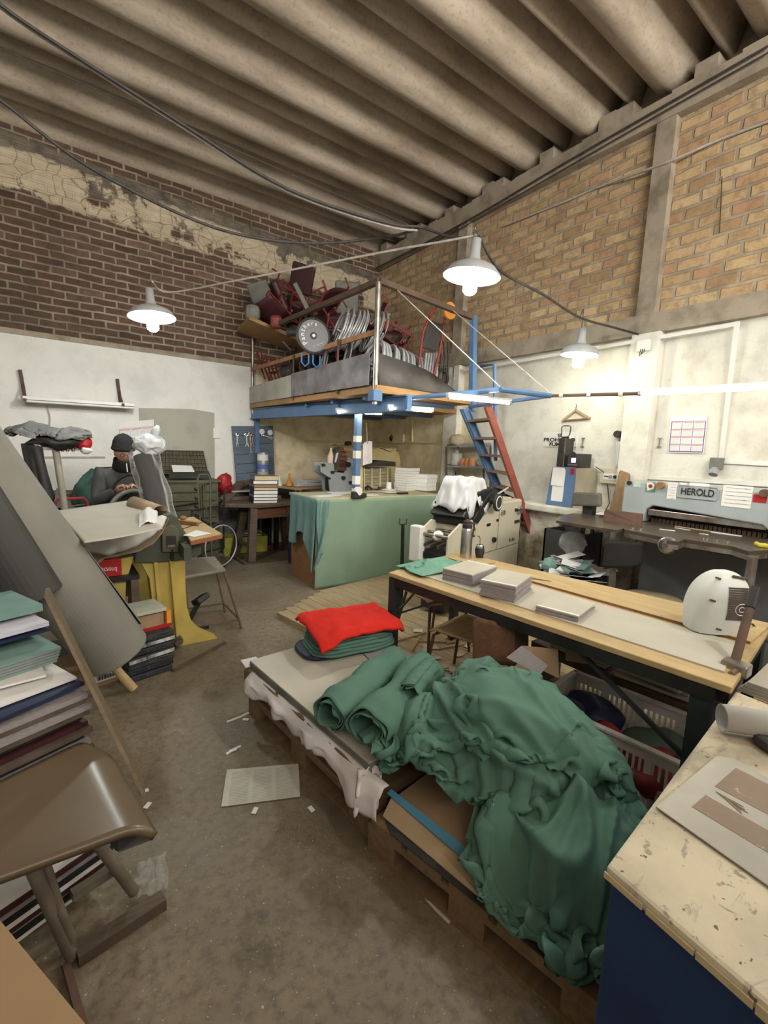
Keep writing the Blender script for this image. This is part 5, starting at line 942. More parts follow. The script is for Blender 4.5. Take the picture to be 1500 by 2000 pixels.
# bin and scrap
bn = thing('metal_bin', 'tall dark grey metal bin under the wing of the paper cutter', 'bin', (4.36, 2.6, 0)); g_ = MB(True)
for x0, x1, y0, y1 in ((4.18, 4.20, 2.38, 2.82), (4.52, 4.54, 2.38, 2.82), (4.18, 4.54, 2.38, 2.40), (4.18, 4.54, 2.80, 2.82)): MB(True).bb(x0, x1, y0, y1, 0, .84).build('side', M_IRON if False else mat('dark_grey_bin', (.075, .08, .085), (.05, .052, .055), 4, .6), bn)
sb2 = thing('scrap_box', 'black low box heaped with paper offcuts behind the work table', 'box', (3.85, 2.25, 0), R(15))
for a_, b_3 in (((-.25, -.22), (.25, -.22)), ((.25, -.22), (.25, .22)), ((.25, .22), (-.25, .22)), ((-.25, .22), (-.25, -.22))): MB().bar((*a_, .265), (*b_3, .265), .02, .53).build('side', M_DARK, sb2)
for i in range(60):
    a_ = RN.uniform(0, 2*PI); r_ = .30*math.sqrt(RN.random()); h_ = .53+.20*(1-r_/.32)*RN.random()**.4
    m_ = [M_PAPER, M_PAPERB, M_PAPER, M_BOARD, M_PAPER, M_TEALB, M_PINK, M_BLKV][i % 8 if i % 8 < 6 or i % 5 == 0 else 0]
    solo(MB(True).box((3.85+r_*math.cos(a_), 2.25+r_*math.sin(a_), h_), (RN.uniform(.12, .30), RN.uniform(.03, .16), .003), RN.uniform(0, PI), RN.uniform(-.35, .35), RN.uniform(-.35, .35)), 'paper_offcut', 'loose paper offcut in the heap on the black box', 'paper', m_, 'offcuts heaped on the black box')
bgp = MB(True).ball((3.95, 2.35, .79), (.10, .09, .08), 44, 30)
crumple(bgp, .03, 11)
M_CLEAR, t__, b__ = NT('clear_film'); b__.inputs['Base Color'].default_value = (.9, .92, .95, 1); b__.inputs['Roughness'].default_value = .18; b__.inputs['Alpha'].default_value = .16
solo(bgp, 'plastic_bag', 'crumpled clear plastic bag on top of the paper offcuts', 'bag', M_CLEAR, smooth=2)
gl = MB(True).ball((3.66, 2.38, .61), (.07, .05, .05), 36, 24)
crumple(gl, .016, 16)
solo(gl, 'green_rag', 'balled teal rag at the edge of the paper offcuts', 'rag', M_TEALB, smooth=2)
# office chair
oc = thing('office_chair', 'black padded office chair behind the work table', 'chair', (3.5, 1.55, 0))
q0, q1, q2, q3 = pX(1176, 1108, 3.22), pX(1248, 1102, 3.44), pX(1249, 1060, 3.46), pX(1183, 1058, 3.25); nrm = (q1-q0).cross(q3-q0).normalized()
def bkf(i, j): i2 = i; p = q0.lerp(q1, i2).lerp(q3.lerp(q2, i2), j); p += nrm*.05*math.sin(PI*i); p += (p-(q0+q1+q2+q3)/4)*(.06*(1-abs(2*i-1)**3)); return p
MB(True).grid(12, 10, bkf).build('backrest', mat('matt_black_pad', (.014, .013, .013), (.02, .019, .018), 6, .75, spec=.2), oc, smooth=2, solid=.05); MB(True).bar(pX(1197, 1108, 3.32), pX(1196, 1160, 3.32)-V((0, 0, .15)), .045, .012, (1, 0, 0)).build('back_strap', M_STEEL, oc)
MB(True).lathe([(.001, .0), (.2, 0), (.23, .03), (.2, .06), (.001, .07)], pz(1275, 1168, .50)-V((0, 0, .05)), n=28).build('seat', mat('tan_seat', (.40, .33, .21), (.33, .26, .16)), oc, smooth=2); sc_ = pz(1275, 1168, .50)
MB(True).cyl((sc_.x, sc_.y, .08), (sc_.x, sc_.y, .46), .03).build('column', M_IRON, oc)
for k in range(5): a_ = k*2*PI/5; MB(True).bar((sc_.x, sc_.y, .08), (sc_.x+.26*math.cos(a_), sc_.y+.26*math.sin(a_), .05), .04, .03).build('foot', M_IRON, oc)
# ---------------------------------------------------------------- work table
M_TTOP = wood('blond_table_top', (.53, .39, .20), (.40, .28, .135), (14, 1.2, 14), 2.5, .5)
wt = thing('work_table', 'long blond work table on dark steel legs in the middle of the hall', 'table', (2.35, 1.5, 0))
TZ = .78; NL, NR, FR_, FL_ = V((1.80, 2.37, TZ)), V((1.99, .50, TZ)), V((2.95, .62, TZ)), V((2.64, 2.60, TZ))
up = V((0, 0, 1)); MB(True).slab([p-up*.028 for p in (NL, NR, FR_, FL_)], up*.028).build('top', M_TTOP, wt, bev=.004)
for p, q in ((NL, NR), (NR, FR_), (FR_, FL_), (FL_, NL)): MB(True).bar(p.lerp(q, .01)-up*.055+(V((2.35, 1.5, .78))-p)*.03, q.lerp(p, .01)-up*.055+(V((2.35, 1.5, .78))-q)*.03, .04, .05).build('frame_rail', M_IRON, wt)
M_LEG = mat('blue_black_steel', (.03, .04, .045), (.022, .026, .03), 6, .5)
ctr = V((2.35, 1.5, TZ)); legs = []
for p, w in ((NL, .055), (NR, .075), (FR_, .055), (FL_, .055)):
    b_ = p+(ctr-p)*(.045 if p != NR else .09); MB(True).box((b_.x, b_.y, (TZ-.03)/2), (w, w, TZ-.03)).build('leg', M_LEG, wt); legs.append(b_)
MB(True).bar((legs[0].x+.02, legs[0].y-.02, .50), (legs[0].x+.1, legs[0].y-.42, TZ-.06), .012, .012).build('brace', M_LEG, wt); MB(True).bar((legs[0].x+.03, legs[0].y, .50), (legs[0].x+.42, legs[0].y+.08, TZ-.06), .012, .012).build('brace', M_LEG, wt)
MB(True).bar((legs[1].x, legs[1].y+.02, .40), (legs[1].x-.05, legs[1].y+.55, TZ-.06), .018, .018).build('brace', M_LEG, wt)
sA, sB, sC, sD = pz(797, 1106, .79), pz(1415, 1310, .79), pz(1437, 1252, .79), pz(885, 1088, .79)
st_ = MB(True).slab([p-up*.010 for p in (V((1.93, 2.32, .79)), sB, sC, V((2.36, 2.42, .79)))], up*.007); solo(st_, 'board_strip', 'long strip of grey board lying along the work table', 'board', M_BOARD)
hA, hB = V((2.43, 2.45, TZ)), V((2.55, .60, TZ)); lp = MB(True).slab([hA, hB, FR_, FL_], up*.012); lo_ = lp.build('raised_leaf', M_TTOP, wt, bev=.003); MB(True).bar(hA+up*.006, hB+up*.006, .006, .014).build('leaf_edge', M_BRN, wt)
def board_stack(c, w, d, n, th, rz, lab, grp):
    proto = None
    for i in range(n):
        m = rz+R(RN.uniform(-1.6, 1.6)); loc = V((c[0]+RN.uniform(-.004, .004), c[1]+RN.uniform(-.004, .004), c[2]+i*th))
        if proto is None or i == n-1:
            t_ = thing('cover_board', '', 'board', loc, m, grp); MB().bb(-w/2, w/2, -d/2, d/2, 0, th*.86).build('board', M_BOARD if i == n-1 else M_BOARDE, t_)
            if i == n-1: MB().bb(w/2-.02, w/2-.004, -d/2, d/2, th*.86, th*.9).build('white_hinge', M_PAPER, t_)
            if proto is None: proto = t_
        else:
            t_ = copy_tree(proto); t_.location = loc; t_.rotation_euler = (0, 0, m)
        t_['label'] = ('grey cover board inside '+lab) if i < n-1 else 'top white-hinged grey board on '+lab
        if i == 0: t_['label'] = 'bottom grey cover board of '+lab
ZB_ = .787
a, b, c, d = pz(863, 1137, ZB_), pz(911, 1153, ZB_), pz(962, 1130, ZB_), pz(913, 1118, ZB_); cc = (a+c)/2
board_stack((2.17, 1.985, ZB_), .32, .215, 9, .0085, R(14), 'the stack next to the green cloth', 'boards in the stack next to the cloth')
board_stack((2.14, 1.665, ZB_), .31, .205, 11, .0085, R(20)+PI, 'the tallest stack, in the middle of the table', 'boards in the tallest stack')
board_stack((2.18, 1.30, ZB_), .28, .215, 4, .0085, R(14)+PI, 'the lowest stack, toward the heater', 'boards in the lowest stack')
# things on the table
p = pz(909, 1089, TZ+.01)
tf = thing('thermos', 'tall brushed steel thermos flask with a black top on the work table', 'thermos', p); MB().lathe([(.001, 0), (.043, 0), (.044, .01), (.044, .215), (.038, .232), (.001, .232)], n=28).build('body', mat('brushed_steel', (.55, .54, .52), (.45, .44, .42), 30, .28, .95, st=(1, 1, .05)), tf, smooth=True)
MB().lathe([(.036, .232), (.038, .24), (.038, .262), (.03, .27), (.03, .285), (.012, .29), (.001, .29)], n=24).build('cap', M_DARK, tf, smooth=True); MB().tube([(.035, 0, .27), (.07, 0, .262), (.074, 0, .22), (.05, 0, .20)], .008, 7).build('handle', M_DARK, tf, smooth=True); MB().cyl((.0, 0, .29), (.0, 0, .297), .012).build('spout_button', M_REDP, tf)
p = pz(936, 1089, TZ+.01); mg = thing('mate_cup', 'black mate cup with a metal rim and straw beside the thermos', 'cup', p); MB().lathe([(.001, .004), (.026, .004), (.034, .03), (.038, .055), (.033, .08), (.001, .08)], n=22).build('gourd', M_DARK, mg, smooth=True); MB().lathe([(.033, .08), (.034, .085), (.027, .102), (.024, .102), (.022, .085)], n=22).build('rim', M_CHROME, mg, smooth=True)
MB().tube([(0, 0, .08), (-.006, 0, .15), (-.012, .0, .165), (-.035, 0, .175)], .004, 6).build('straw', M_CHROME, mg, smooth=True)
for k in range(3): a_ = k*2.1+1; MB().ball((.026*math.cos(a_), .026*math.sin(a_), .006), .008, 8, 6).build('foot', M_DARK, mg)
rs = np.random.RandomState(3)
def lumps(x, y): return TZ+.012+.035*np.exp(-((x-2.13)**2+(y-2.30)**2)/.008)+.03*np.exp(-((x-2.28)**2+(y-2.22)**2)/.004)
gx, gy = np.meshgrid(np.linspace(1.93, 2.36, 44), np.linspace(2.19, 2.42, 30)); P0 = np.stack([gx+.02*np.sin(gy*30), gy+.10*(gx-2.1), np.full_like(gx, .86)], -1)
solo(cloth_mb(drape(P0, 44, 30, .0118, .0118, lumps, 70, 6, .12, seed=2)), 'green_cloth', 'small crumpled green cloth at the far corner of the work table', 'cloth', mat('mint_green_cloth', (.17, .36, .27), (.135, .29, .215), 6, .85), smooth=2, solid=.002)
p = pz(1046, 1131, TZ+.014); sc = thing('scissors', 'steel scissors lying open on the raised leaf of the work table', 'scissors', p, R(-62))
for k in (-1, 1): MB().slab([(0, .004*k, 0), (.10, .0, 0), (0, -.008*k, 0)], (0, 0, .003)).bar((0, 0, .002), (-.045, .018*k, .002), .008, .005).build('blade', M_STEEL, sc); MB().torus((-.065, .026*k, .004), (0, 0, 1), .02, .004, 18, 6).build('finger_ring', M_STEEL, sc)
solo(MB(True).bar(pz(941, 1104, TZ+.018), pz(967, 1098, TZ+.018), .008, .006), 'bone_folder', 'small pale stick lying near the thermos', 'tool', M_LWOOD); solo(MB(True).bar(pz(888, 1100, TZ+.02), pz(903, 1103, TZ+.02), .03, .02), 'wood_block', 'small wooden block beside the green cloth', 'block', M_BRN)
# fan heater
fp = pz(1388, 1228, TZ+.012); fh = thing('fan_heater', 'white rounded fan heater standing on the work table', 'heater', fp, R(-40))
WF, HF, DF = .26, .30, .17
def fbody(i, j):
    # closed superellipse sections stacked from base to crown
    z = HF*j; h = j; half = (.112+.013*math.sin(PI*min(h*1.25, 1))) if h < .45 else .125*math.sqrt(max(0, 1-((h-.45)/.55)**2.3)); dep = DF/2*(.92+.2*math.sin(PI*min(h*1.1, 1))) if h < .5 else DF/2*1.1*math.sqrt(max(0, 1-((h-.5)/.5)**2.6))
    a = 2*PI*i; ca, sa = math.cos(a), math.sin(a); e = .62; sx = math.copysign(abs(ca)**e, ca); sy = math.copysign(abs(sa)**e, sa); return V((half*sx*(1-.28*max(0, -sx)*h*h)+.03*(h-.2)*h, dep*sy, z))
MB().grid(49, 30, fbody).build('housing', mat('heater_white', (.66, .68, .66), (.62, .64, .62), 3, .4), fh, smooth=2)
gq = MB(); M_GRD = mat('heater_slots', (.10, .07, .055), (.08, .055, .045)); fr_y = lambda z: -DF/2*(.92+.2*math.sin(PI*min(z/HF*1.1, 1))) if z/HF < .5 else -DF/2*1.1*math.sqrt(max(0, 1-((z/HF-.5)/.5)**2.6))
for k in range(15):
    z = .085+.0105*k; y = fr_y(z); gq.bar((.0, y-.001, z), (.098, y*.985-.001, z), .008, .0062)
gq.build('grille_slots', M_GRD, fh); MB().torus((.060, fr_y(.14)-.004, .135), (0, 1, .05), .028, .0018, 24, 5).build('grille_ring', M_WPLAS, fh); MB().torus((.060, fr_y(.14)-.004, .135), (0, 1, .05), .012, .0018, 18, 5).build('grille_ring', M_WPLAS, fh)
MB().box((.06, fr_y(.275)-.002, .278), (.07, .012, .012), 0, 0, R(8)).build('handle_slot', M_GRD, fh, bev=.004); MB().box((.0, 0, .006), (.19, .12, .012)).build('base', M_GREYT, fh, bev=.006)
for x, z in ((-.04, .27), (-.07, .17), (-.02, .03)): MB().box((x, fr_y(z)-.0, z), (.024, .008, .008), 0, 0, R(15)).build('screw_recess', M_GRD, fh)
solo(MB(True).tube([fp+V((.06, -.02, .03)), fp+V((.16, -.08, .02)), fp+V((.24, -.10, .01)), fp+V((.30, -.2, -.12))], .005, 6), 'heater_flex', 'thin dark mains cord trailing from the fan heater', 'cable', M_CABLE, smooth=True)
# clamped rod
c0_ = pz(1432, 1302, TZ); c1_ = pd(1476, 1148, 1.98); rd = thing('clamped_rod', 'brown steel rod with a black end clamped to the corner of the work table', 'rod', c0_)
MB(True).cyl(c0_-up*.02, c0_.lerp(c1_, .72), .017, n=12).build('rod', M_RUST, rd, smooth=True); MB(True).bar(c0_.lerp(c1_, .72), c1_, .036, .036).build('black_end', M_DARK, rd, bev=.006); MB(True).box(c0_+V((0, -.01, .0)), (.07, .09, .05)).build('clamp', M_STEEL, rd, bev=.006); MB(True).cyl(c0_+V((-.03, -.02, .0)), c0_+V((-.09, -.02, 0)), .012).build('clamp_screw', M_STEEL, rd)
# forked stand before the counter
fb = V((2.72, 3.30, 0)); fs_ = thing('forked_stand', 'thin black upright bar with a forked top before the green counter', 'stand', fb)
ft_ = pd(787, 1024, (fb-EYE).dot(_f)); fb2 = pd(787, 1112, (fb-EYE).dot(_f)); MB(True).bar(V((fb2.x, fb2.y, 0)), ft_, .025, .025, (0, 1, 0)).build('bar', M_IRON, fs_)
for k in (-1, 1): MB(True).bar(ft_, ft_+_r*.03*k, .01, .01).bar(ft_+_r*.032*k, ft_+_r*.034*k+up*.055, .022, .01, tuple(_r)).build('fork', M_IRON, fs_)
MB(True).cyl((fb2.x, fb2.y, 0), (fb2.x, fb2.y, .015), .09, n=18).build('foot_plate', M_IRON, fs_)
# ---------------------------------------------------------------- wooden platform, chairs, offcuts
M_PLANK = wood('worn_floor_planks', (.43, .34, .215), (.30, .225, .135), (14, 1.2, 14), 3)
pf = thing('plank_platform', 'low platform of worn floor planks under the work table', 'platform', (2.4, 3.0, 0))
L0, L1 = pz(543, 1196, .06), pz(606, 1228, .06); dY = V((L0-L1).normalized()); dY.z = 0; dX = V((dY.y, -dY.x, 0))
n_ = 17
for k in range(n_):
    far = -.03 if k > 6 else .0; o_ = L0+dX*(.115*k); ext = min(.30+.0*k, .046*k+.02); ln = 2.55+ext
    MB(True).par(V((o_.x, o_.y, 0))+dY*ext, dX*.11, dY*-ln, up*.055).build('plank', M_PLANK, pf)
def wood_chair(loc, rz, lab, back=True):
    t_ = thing('wooden_chair', lab, 'chair', loc, rz, None)
    def seatf(i, j): x = -.2+.4*i; y = -.2+.4*j; cx = 1-.10*(abs(2*j-1)**4); return V((x*cx, y, .45-.02*math.sin(PI*i)*math.sin(PI*j)-.03*max(0, (.15-j)/.15)))
    MB().grid(14, 14, seatf).build('seat', M_LWOOD, t_, smooth=2, solid=.014)
    def backf(i, j): x = -.19+.38*i; return V((x, .205+.03*j-.05*(2*i-1)**2, .48+.26*j))
    if back: MB().grid(12, 8, backf).build('backrest', wood('brown_ply_back', (.17, .085, .045), (.11, .055, .03)), t_, smooth=2, solid=.014)
    for s in (-1, 1):
        MB().tube([(s*.20, -.22, 0), (s*.17, -.17, .40), (s*.15, -.12, .435), (s*.15, .15, .435)], .011, 8).build('leg', M_REDF if False else M_RUST, t_, smooth=True)
        MB().tube([(s*.20, .26, 0), (s*.16, .16, .42), (s*.15, .205, .56), (s*.14, .222, .70 if back else .57)], .011, 8).build('leg', M_RUST, t_, smooth=True)
    return t_
wch = wood_chair((2.19, 1.97, .0), R(194), 'wooden chair pushed under the work table, its brown back to the fabric', False)
def bkp(i, j):
    k = [(924, 1204, 1292, 2.50), (965, 1213, 1297, 2.44), (1004, 1225, 1300, 2.42), (1030, 1212, 1268, 2.56)]; t = i*3; a = min(int(t), 2); f = t-a; x, y0, y1, d = [p+(q-p)*f for p, q in zip(k[a], k[a+1])]; e = max(0, 1-i*9)**2*8; return pd(x, y0+e+(y1-y0-e)*j, d)
MB(True).grid(31, 10, bkp).build('backrest', wood('brown_ply_back_curved', (.17, .085, .045), (.11, .055, .03)), wch, smooth=True, solid=.014)
wood_chair((2.40, 2.55, .056), R(-5), 'backless wooden seat on thin legs under the far end of the work table', False)
for i in range(46):
    if i < 30: x, y = RN.uniform(800, 940), RN.uniform(1225, 1320)
    else: x, y = RN.uniform(1010, 1250), RN.uniform(1190, 1290)
    p = pz(x, y, .06); 
    if p.y > 4.2 or p.x > 4.2: continue
    on = p.x < 3.6 and p.y > 1.2
    if i % 3: solo(MB(True).box(p+V((0, 0, .003)), (RN.uniform(.04, .14), RN.uniform(.02, .1), .003), RN.uniform(0, 3), RN.uniform(-.05, .05)), 'paper_offcut', 'pale paper offcut fallen on the plank platform', 'paper', [M_PAPER, M_PCREAM, M_BOARD][i % 3], 'offcuts on the plank platform')
    else: solo(MB(True).box(p+V((0, 0, .006)), (RN.uniform(.15, .35), .012, .008), RN.uniform(0, 3)), 'wood_strip', 'thin wood strip fallen on the plank platform', 'stick', M_LWOOD, 'wood strips on the plank platform')
# white plastic crate with rags
M_CRATE = mat('dirty_white_plastic', (.70, .68, .64), (.58, .56, .52), 6, .5)
def crate(loc, rz, w, d, h, lab):
    t_ = thing('crate', lab, 'crate', loc, rz)
    for sx, sy, L, ang in ((0, -d/2, w, 0), (0, d/2, w, 0), (-w/2, 0, d, PI/2), (w/2, 0, d, PI/2)):
        mb = MB(); ca, sa = math.cos(ang), math.sin(ang)
        def pt(u, z): return (sx+u*ca, sy+u*sa, z)
        th = .012; mb.bar(pt(-L/2, h-.035), pt(L/2, h-.035), th, .05); mb.bar(pt(-L/2, h-.006), pt(L/2, h-.006), th*2.6, .012); mb.bar(pt(-L/2, .03), pt(L/2, .03), th, .06); mb.bar(pt(-L/2, h*.47), pt(L/2, h*.47), th*1.3, .016)
        n = int(L/.026)
        for k in range(n+1): u = -L/2+L*k/n; mb.bar(pt(u, .05), pt(u, h-.05), .010, .010, (ca, sa, 0))
        for k in range(5): u = -L/2+L*k/4; mb.bar(pt(u, .0), pt(u, h), .014, .03, (ca, sa, 0))
        mb.build('side', M_CRATE, t_)
    MB().bb(-w/2, w/2, -d/2, d/2, 0, .012).build('bottom', M_CRATE, t_); return t_
crate((2.28, .98, 0), R(-83), .72, .46, .34, 'white slatted plastic crate of rags under the near end of the work table')
for i, (x, y, z, r_, m_, lab) in enumerate([(2.16, 1.25, .24, .10, M_NAVY, 'navy rag bundle at the far end of the white crate'), (2.35, 1.18, .20, .11, M_NAVY, 'dark navy rag lying deep in the white crate'), (2.24, .98, .19, .09, mat('red_rag', (.42, .03, .04), (.3, .02, .03)), 'red rag in the middle of the white crate'), (2.36, .86, .20, .11, mat('dull_green_rag', (.10, .15, .125), (.07, .11, .09)), 'dull green rag near the table leg in the white crate'), (2.18, .80, .17, .1, M_REDF, 'dark red rag against the slats of the white crate')]):
    mb = MB(True).ball((x, y, z), (r_*1.3, r_*1.3, r_*.75), 22, 14)
    for v in mb.v: q = v*7; v += V((noise.noise(q), noise.noise(q+V((9, 0, 0))), noise.noise(q+V((0, 9, 0)))))*.055
    solo(mb, 'rag', lab, 'rag', m_, smooth=2)
sh = thing('low_shelf', 'low dark board rack behind the white crate under the work table', 'rack', (2.75, 1.2, 0)); MB(True).bb(2.56, 2.9, .75, 1.75, .30, .36).build('shelf', M_DWOOD, sh)
for y in (.78, 1.72): MB(True).bb(2.6, 2.86, y-.02, y+.02, 0, .30).build('support', M_DWOOD, sh)
for i in range(6): solo(MB(True).box((2.73+RN.uniform(-.02, .02), 1.02+.42*(i % 2), .375+.02*(i//2)), (.28, .36, .016), R(RN.uniform(-8, 8))), 'cardboard_sheet', 'tan card sheet stacked on the low rack under the table', 'cardboard', M_BOARD, 'tan card sheets on the low rack')
for i, (pts, m_, lab) in enumerate([([(990, 1285), (1020, 1262), (1070, 1300), (1055, 1318)], M_BOARDE, 'dark grey board lying in front of the chair back'), ([(1022, 1262), (1090, 1268), (1092, 1325), (1060, 1310)], M_KRAFT, 'brown board standing behind the green heap'), ([(1110, 1240), (1105, 1290), (1165, 1300), (1170, 1255)], M_KRAFT, 'brown board leaning under the table edge')]):
    q = [pd(x, y, 2.12+.12*i) for x, y in pts]; solo(MB(True).slab(q, _f*.008), 'cardboard_sheet', lab, 'cardboard', m_)
# ---------------------------------------------------------------- right-hand side: low bench with boards
rb = thing('stool_table', 'small wooden stool table at the right end of the work table', 'table', (2.6, .45, 0))
q = [pz(1468, 1300, .62), pz(1560, 1345, .62), pz(1560, 1250, .62), pz(1480, 1245, .62)]; q = [V((2.28, .50, .62)), V((2.28, .10, .62)), V((2.85, .10, .62)), V((2.85, .50, .62))]
MB(True).slab(q, up*.03).build('top', M_LWOOD, rb)
for x, y in ((2.31, .47), (2.31, .13), (2.82, .47), (2.82, .13)): MB(True).box((x, y, .31), (.045, .045, .62)).build('leg', M_DWOOD, rb)
MB(True).bar((2.31, .47, .5), (2.82, .47, .5), .02, .05).build('apron', M_DWOOD, rb)
for i in range(4): solo(MB(True).box((2.58+.01*i, .29, .655+.013*i), (.6, .5, .011), R(-4+2*i)), 'board_sheet', 'grey board lying on the small stool table', 'board', M_BOARD, 'grey boards on the stool table')
# ---------------------------------------------------------------- blue desk in the foreground
dZ = .75; dA, dB = pz(1183, 1690, dZ), pz(1406, 1390, dZ); dC = pz(1500, 1964, dZ); e1, e2 = (dB-dA), (dC-dA).normalized()*.62; dB = dA+e1.normalized()*1.15; dD = dB+e2; dC = dA+e2
bd = thing('desk', 'blue steel desk with a stained peeling cream top in the near corner', 'desk', V((dA.x, dA.y, 0)))
def desk_mat():
    m, t, b = NT('peeling_cream_top'); b.inputs['Roughness'].default_value = .45; pos = wpos(t)
    n = nz(t, pos, 3.2, 6, .6); n2 = nz(t, pos, 24, 5, .65, .6); n3 = nz(t, pos, 55, 2); n4 = nz(t, stretch(t, pos, (1.2, 4, 1)), 4.5, 7, .7, 1.2)
    col = ramp(t, n, [(.28, (.27, .235, .175)), (.42, (.45, .395, .29)), (.6, (.58, .51, .375))])
    col = mix(t, mapr(t, n2, .60, .66, 0, .75), col, (.20, .15, .10)); col = mix(t, mapr(t, n4, .55, .68, 0, .7), col, (.20, .17, .13)); col = mix(t, mapr(t, n3, .68, .71, 0, .9), col, (.07, .05, .04))
    t.links.new(col, b.inputs['Base Color']); bump(t, b, n2, .12, .003); return m
M_DESK = desk_mat(); top = MB(True).slab([p-up*.03 for p in (dA, dB, dD, dC)], up*.03); top.build('top', M_DESK, bd, bev=.01)
ins = .015; cD = (dA+dD)/2; q = [p+(cD-p)*ins*2 for p in (dA, dB, dD, dC)]; M_DBLUE = mat('deep_blue_enamel', (.018, .055, .16), (.011, .034, .105), 3, .5, wear=.72, wc=(.10, .035, .02))
MB(True).slab([V((p.x, p.y, .08)) for p in q], up*(dZ-.11)).build('carcass', M_DBLUE, bd, bev=.006); MB(True).slab([V((p.x, p.y, 0))+(cD-V((p.x, p.y, cD.z)))*.08 for p in q], up*.08).build('plinth', M_IRON, bd)
ed = MB(True); u_ = (dC-dA).normalized(); outn = V((-u_.y, u_.x, 0)); outn = outn if outn.dot(dA-cD) > 0 else -outn; pr = 0
while pr < .58:
    L = RN.uniform(.03, .11); ed.bar(dA+u_*pr-up*.02+outn*.001, dA+u_*(pr+L)-up*.02+outn*.001, .004, RN.uniform(.010, .02)); pr += L+RN.uniform(.002, .012)
ed.build('peeling_edge_band', M_PCREAM, bd)
s_ = [pz(x, y, dZ+.004) for x, y in ((1281, 1577), (1400, 1478), (1432, 1482), (1540, 1545), (1540, 1760))]; mp = thing('printing_plate', 'thin grey metal printing plate with brown image blocks on the blue desk', 'plate', (s_[0]+s_[3])/2)
MB(True).slab(s_, up*.003).build('sheet', mat('zinc_plate', (.42, .41, .38), (.34, .33, .30), 5, .35, .35), mp)
M_IMG = mat('brown_image_block', (.25, .185, .14), (.21, .155, .115), 9, .6, wear=.62, wc=(.38, .35, .31))
for pts in ([(1396, 1536), (1437, 1500), (1540, 1552), (1540, 1612)], [(1351, 1576), (1378, 1553), (1540, 1645), (1540, 1690)]): MB(True).slab([pz(x, y, dZ+.007) for x, y in pts], up*.0008).build('image_block', M_IMG, mp)
tl = MB(True)
for k in range(7): a, b = pz(1398+k*3, 1546+k*2.2, dZ+.008), pz(1440+RN.uniform(0, 30), 1572+k*2+RN.uniform(0, 8), dZ+.008); tl.bar(a, b, .0025, .0006)
tl.build('text_lines', M_IMG, mp)
ra, rb_ = pz(1410, 1402, dZ+.05), pz(1530, 1420, dZ+.05); tu = thing('cardboard_tube', 'pale grey rolled sheet lying across the far side of the blue desk', 'roll', (ra+rb_)/2)
dr = (rb_-ra).normalized(); aa = dr.orthogonal().normalized(); bbv = dr.cross(aa)
MB(True).grid(2, 60, lambda i, j: ra+dr*(.42*i)+(aa*math.cos(j*13)+bbv*math.sin(j*13))*(.043-.006*j)).build('sheet', mat('pale_grey_roll', (.50, .48, .46), (.43, .41, .39), 4, .5), tu, smooth=2, solid=.0015)
bp_ = [pz(x, y, dZ) for x, y in ((1466, 1452), (1478, 1432), (1560, 1440), (1560, 1500), (1500, 1476))]; solo(MB(True).slab(bp_, up*.035), 'black_pouch', 'rounded black pouch lying by the rolled sheet on the blue desk', 'pouch', M_BLKV, bev=.014)
# ---------------------------------------------------------------- pallets
M_PAL = wood('grimy_pallet_wood', (.23, .155, .09), (.145, .092, .052), (1, 10, 10), 3)
def pallet(loc, rz, w, d, lab):
    t_ = thing('pallet', lab, 'pallet', loc, rz)
    for k in range(5): MB().bb(0, w, d*k/5+.01, d*(k+1)/5-.02, .123, .145).build('deck_board', M_PAL, t_)
    for x in (0, w/2-.05, w-.1):
        MB().bb(x, x+.1, 0, d, .100, .123).build('stringer_board', M_PAL, t_); MB().bb(x, x+.1, 0, d, 0, .02).build('bottom_board', M_PAL, t_)
        for y in (0, d/2-.07, d-.14): MB().bb(x, x+.1, y, y+.14, .02, .10).build('block', M_PAL, t_, bev=.004)
    return t_
R1 = R(5)                                                                     # the near edges run roughly along the hall
pallet((.985, 1.36, 0), R1, .80, 1.14, 'lower of the two stacked pallets under the grey boards')
pallet((.965, 1.38, .146), R1, .80, 1.14, 'upper of the two stacked pallets under the grey boards')
pallet((1.13, .42, 0), R(11), .85, .92, 'single pallet under the green heap, next to the blue desk')
ca, sa = math.cos(R1), math.sin(R1)
def P1(u, v, z=0): return V((.975+u*ca-v*sa, 1.37+u*sa+v*ca, z))
for i in range(5):
    t_ = thing('board_sheet', ['lowest', 'second', 'third', 'fourth', 'topmost'][i]+' large grey board of the pile on the double pallet', 'board', P1(.40, .55, .292+.010*i), R1+R(RN.uniform(-.8, .8)), 'large grey boards on the double pallet')
    MB().bb(-.39, .38, -.55, .56, .0, .0085).build('board', M_BOARD if i == 4 else M_GREYV, t_)
def wrapf(i, j):
    v = -.10+1.16*(1-i); out = j
    flap = max(0, (i-.72)/.28); w = .06+.17*j
    z0 = .300; p = P1(.03-.075*min(1, j*1.6)-.02*math.sin(i*23)*j, v, 0)
    z = z0+.012-(.02 if j < .3 else .02+(j-.3)*(.10+.10*flap+.02*math.sin(i*17)))
    p.z = z; p += V((.02, .02, .03))*noise.noise(V((i*14, j*4, 3)))*j
    return p
M_WRAP = mat('white_wrapping_paper', (.66, .62, .62), (.56, .52, .53), 5, .7)
solo(MB(True).grid(70, 12, wrapf), 'wrapping_paper', 'torn white wrapping paper hanging over the edge of the double pallet', 'paper', M_WRAP, smooth=2, solid=.002)
def flap2(i, j): p = pd(700, 1500, 1.84).lerp(pd(748, 1495, 1.87), i).lerp(pd(690, 1588, 1.80).lerp(pd(738, 1582, 1.82), i), j); p += V((.03, .03, .02))*noise.noise(V((i*5, j*5, 8))); return p
solo(MB(True).grid(14, 16, flap2), 'wrapping_paper', 'crumpled flap of white paper hanging at the near corner of the double pallet', 'paper', M_WRAP, smooth=2, solid=.002)
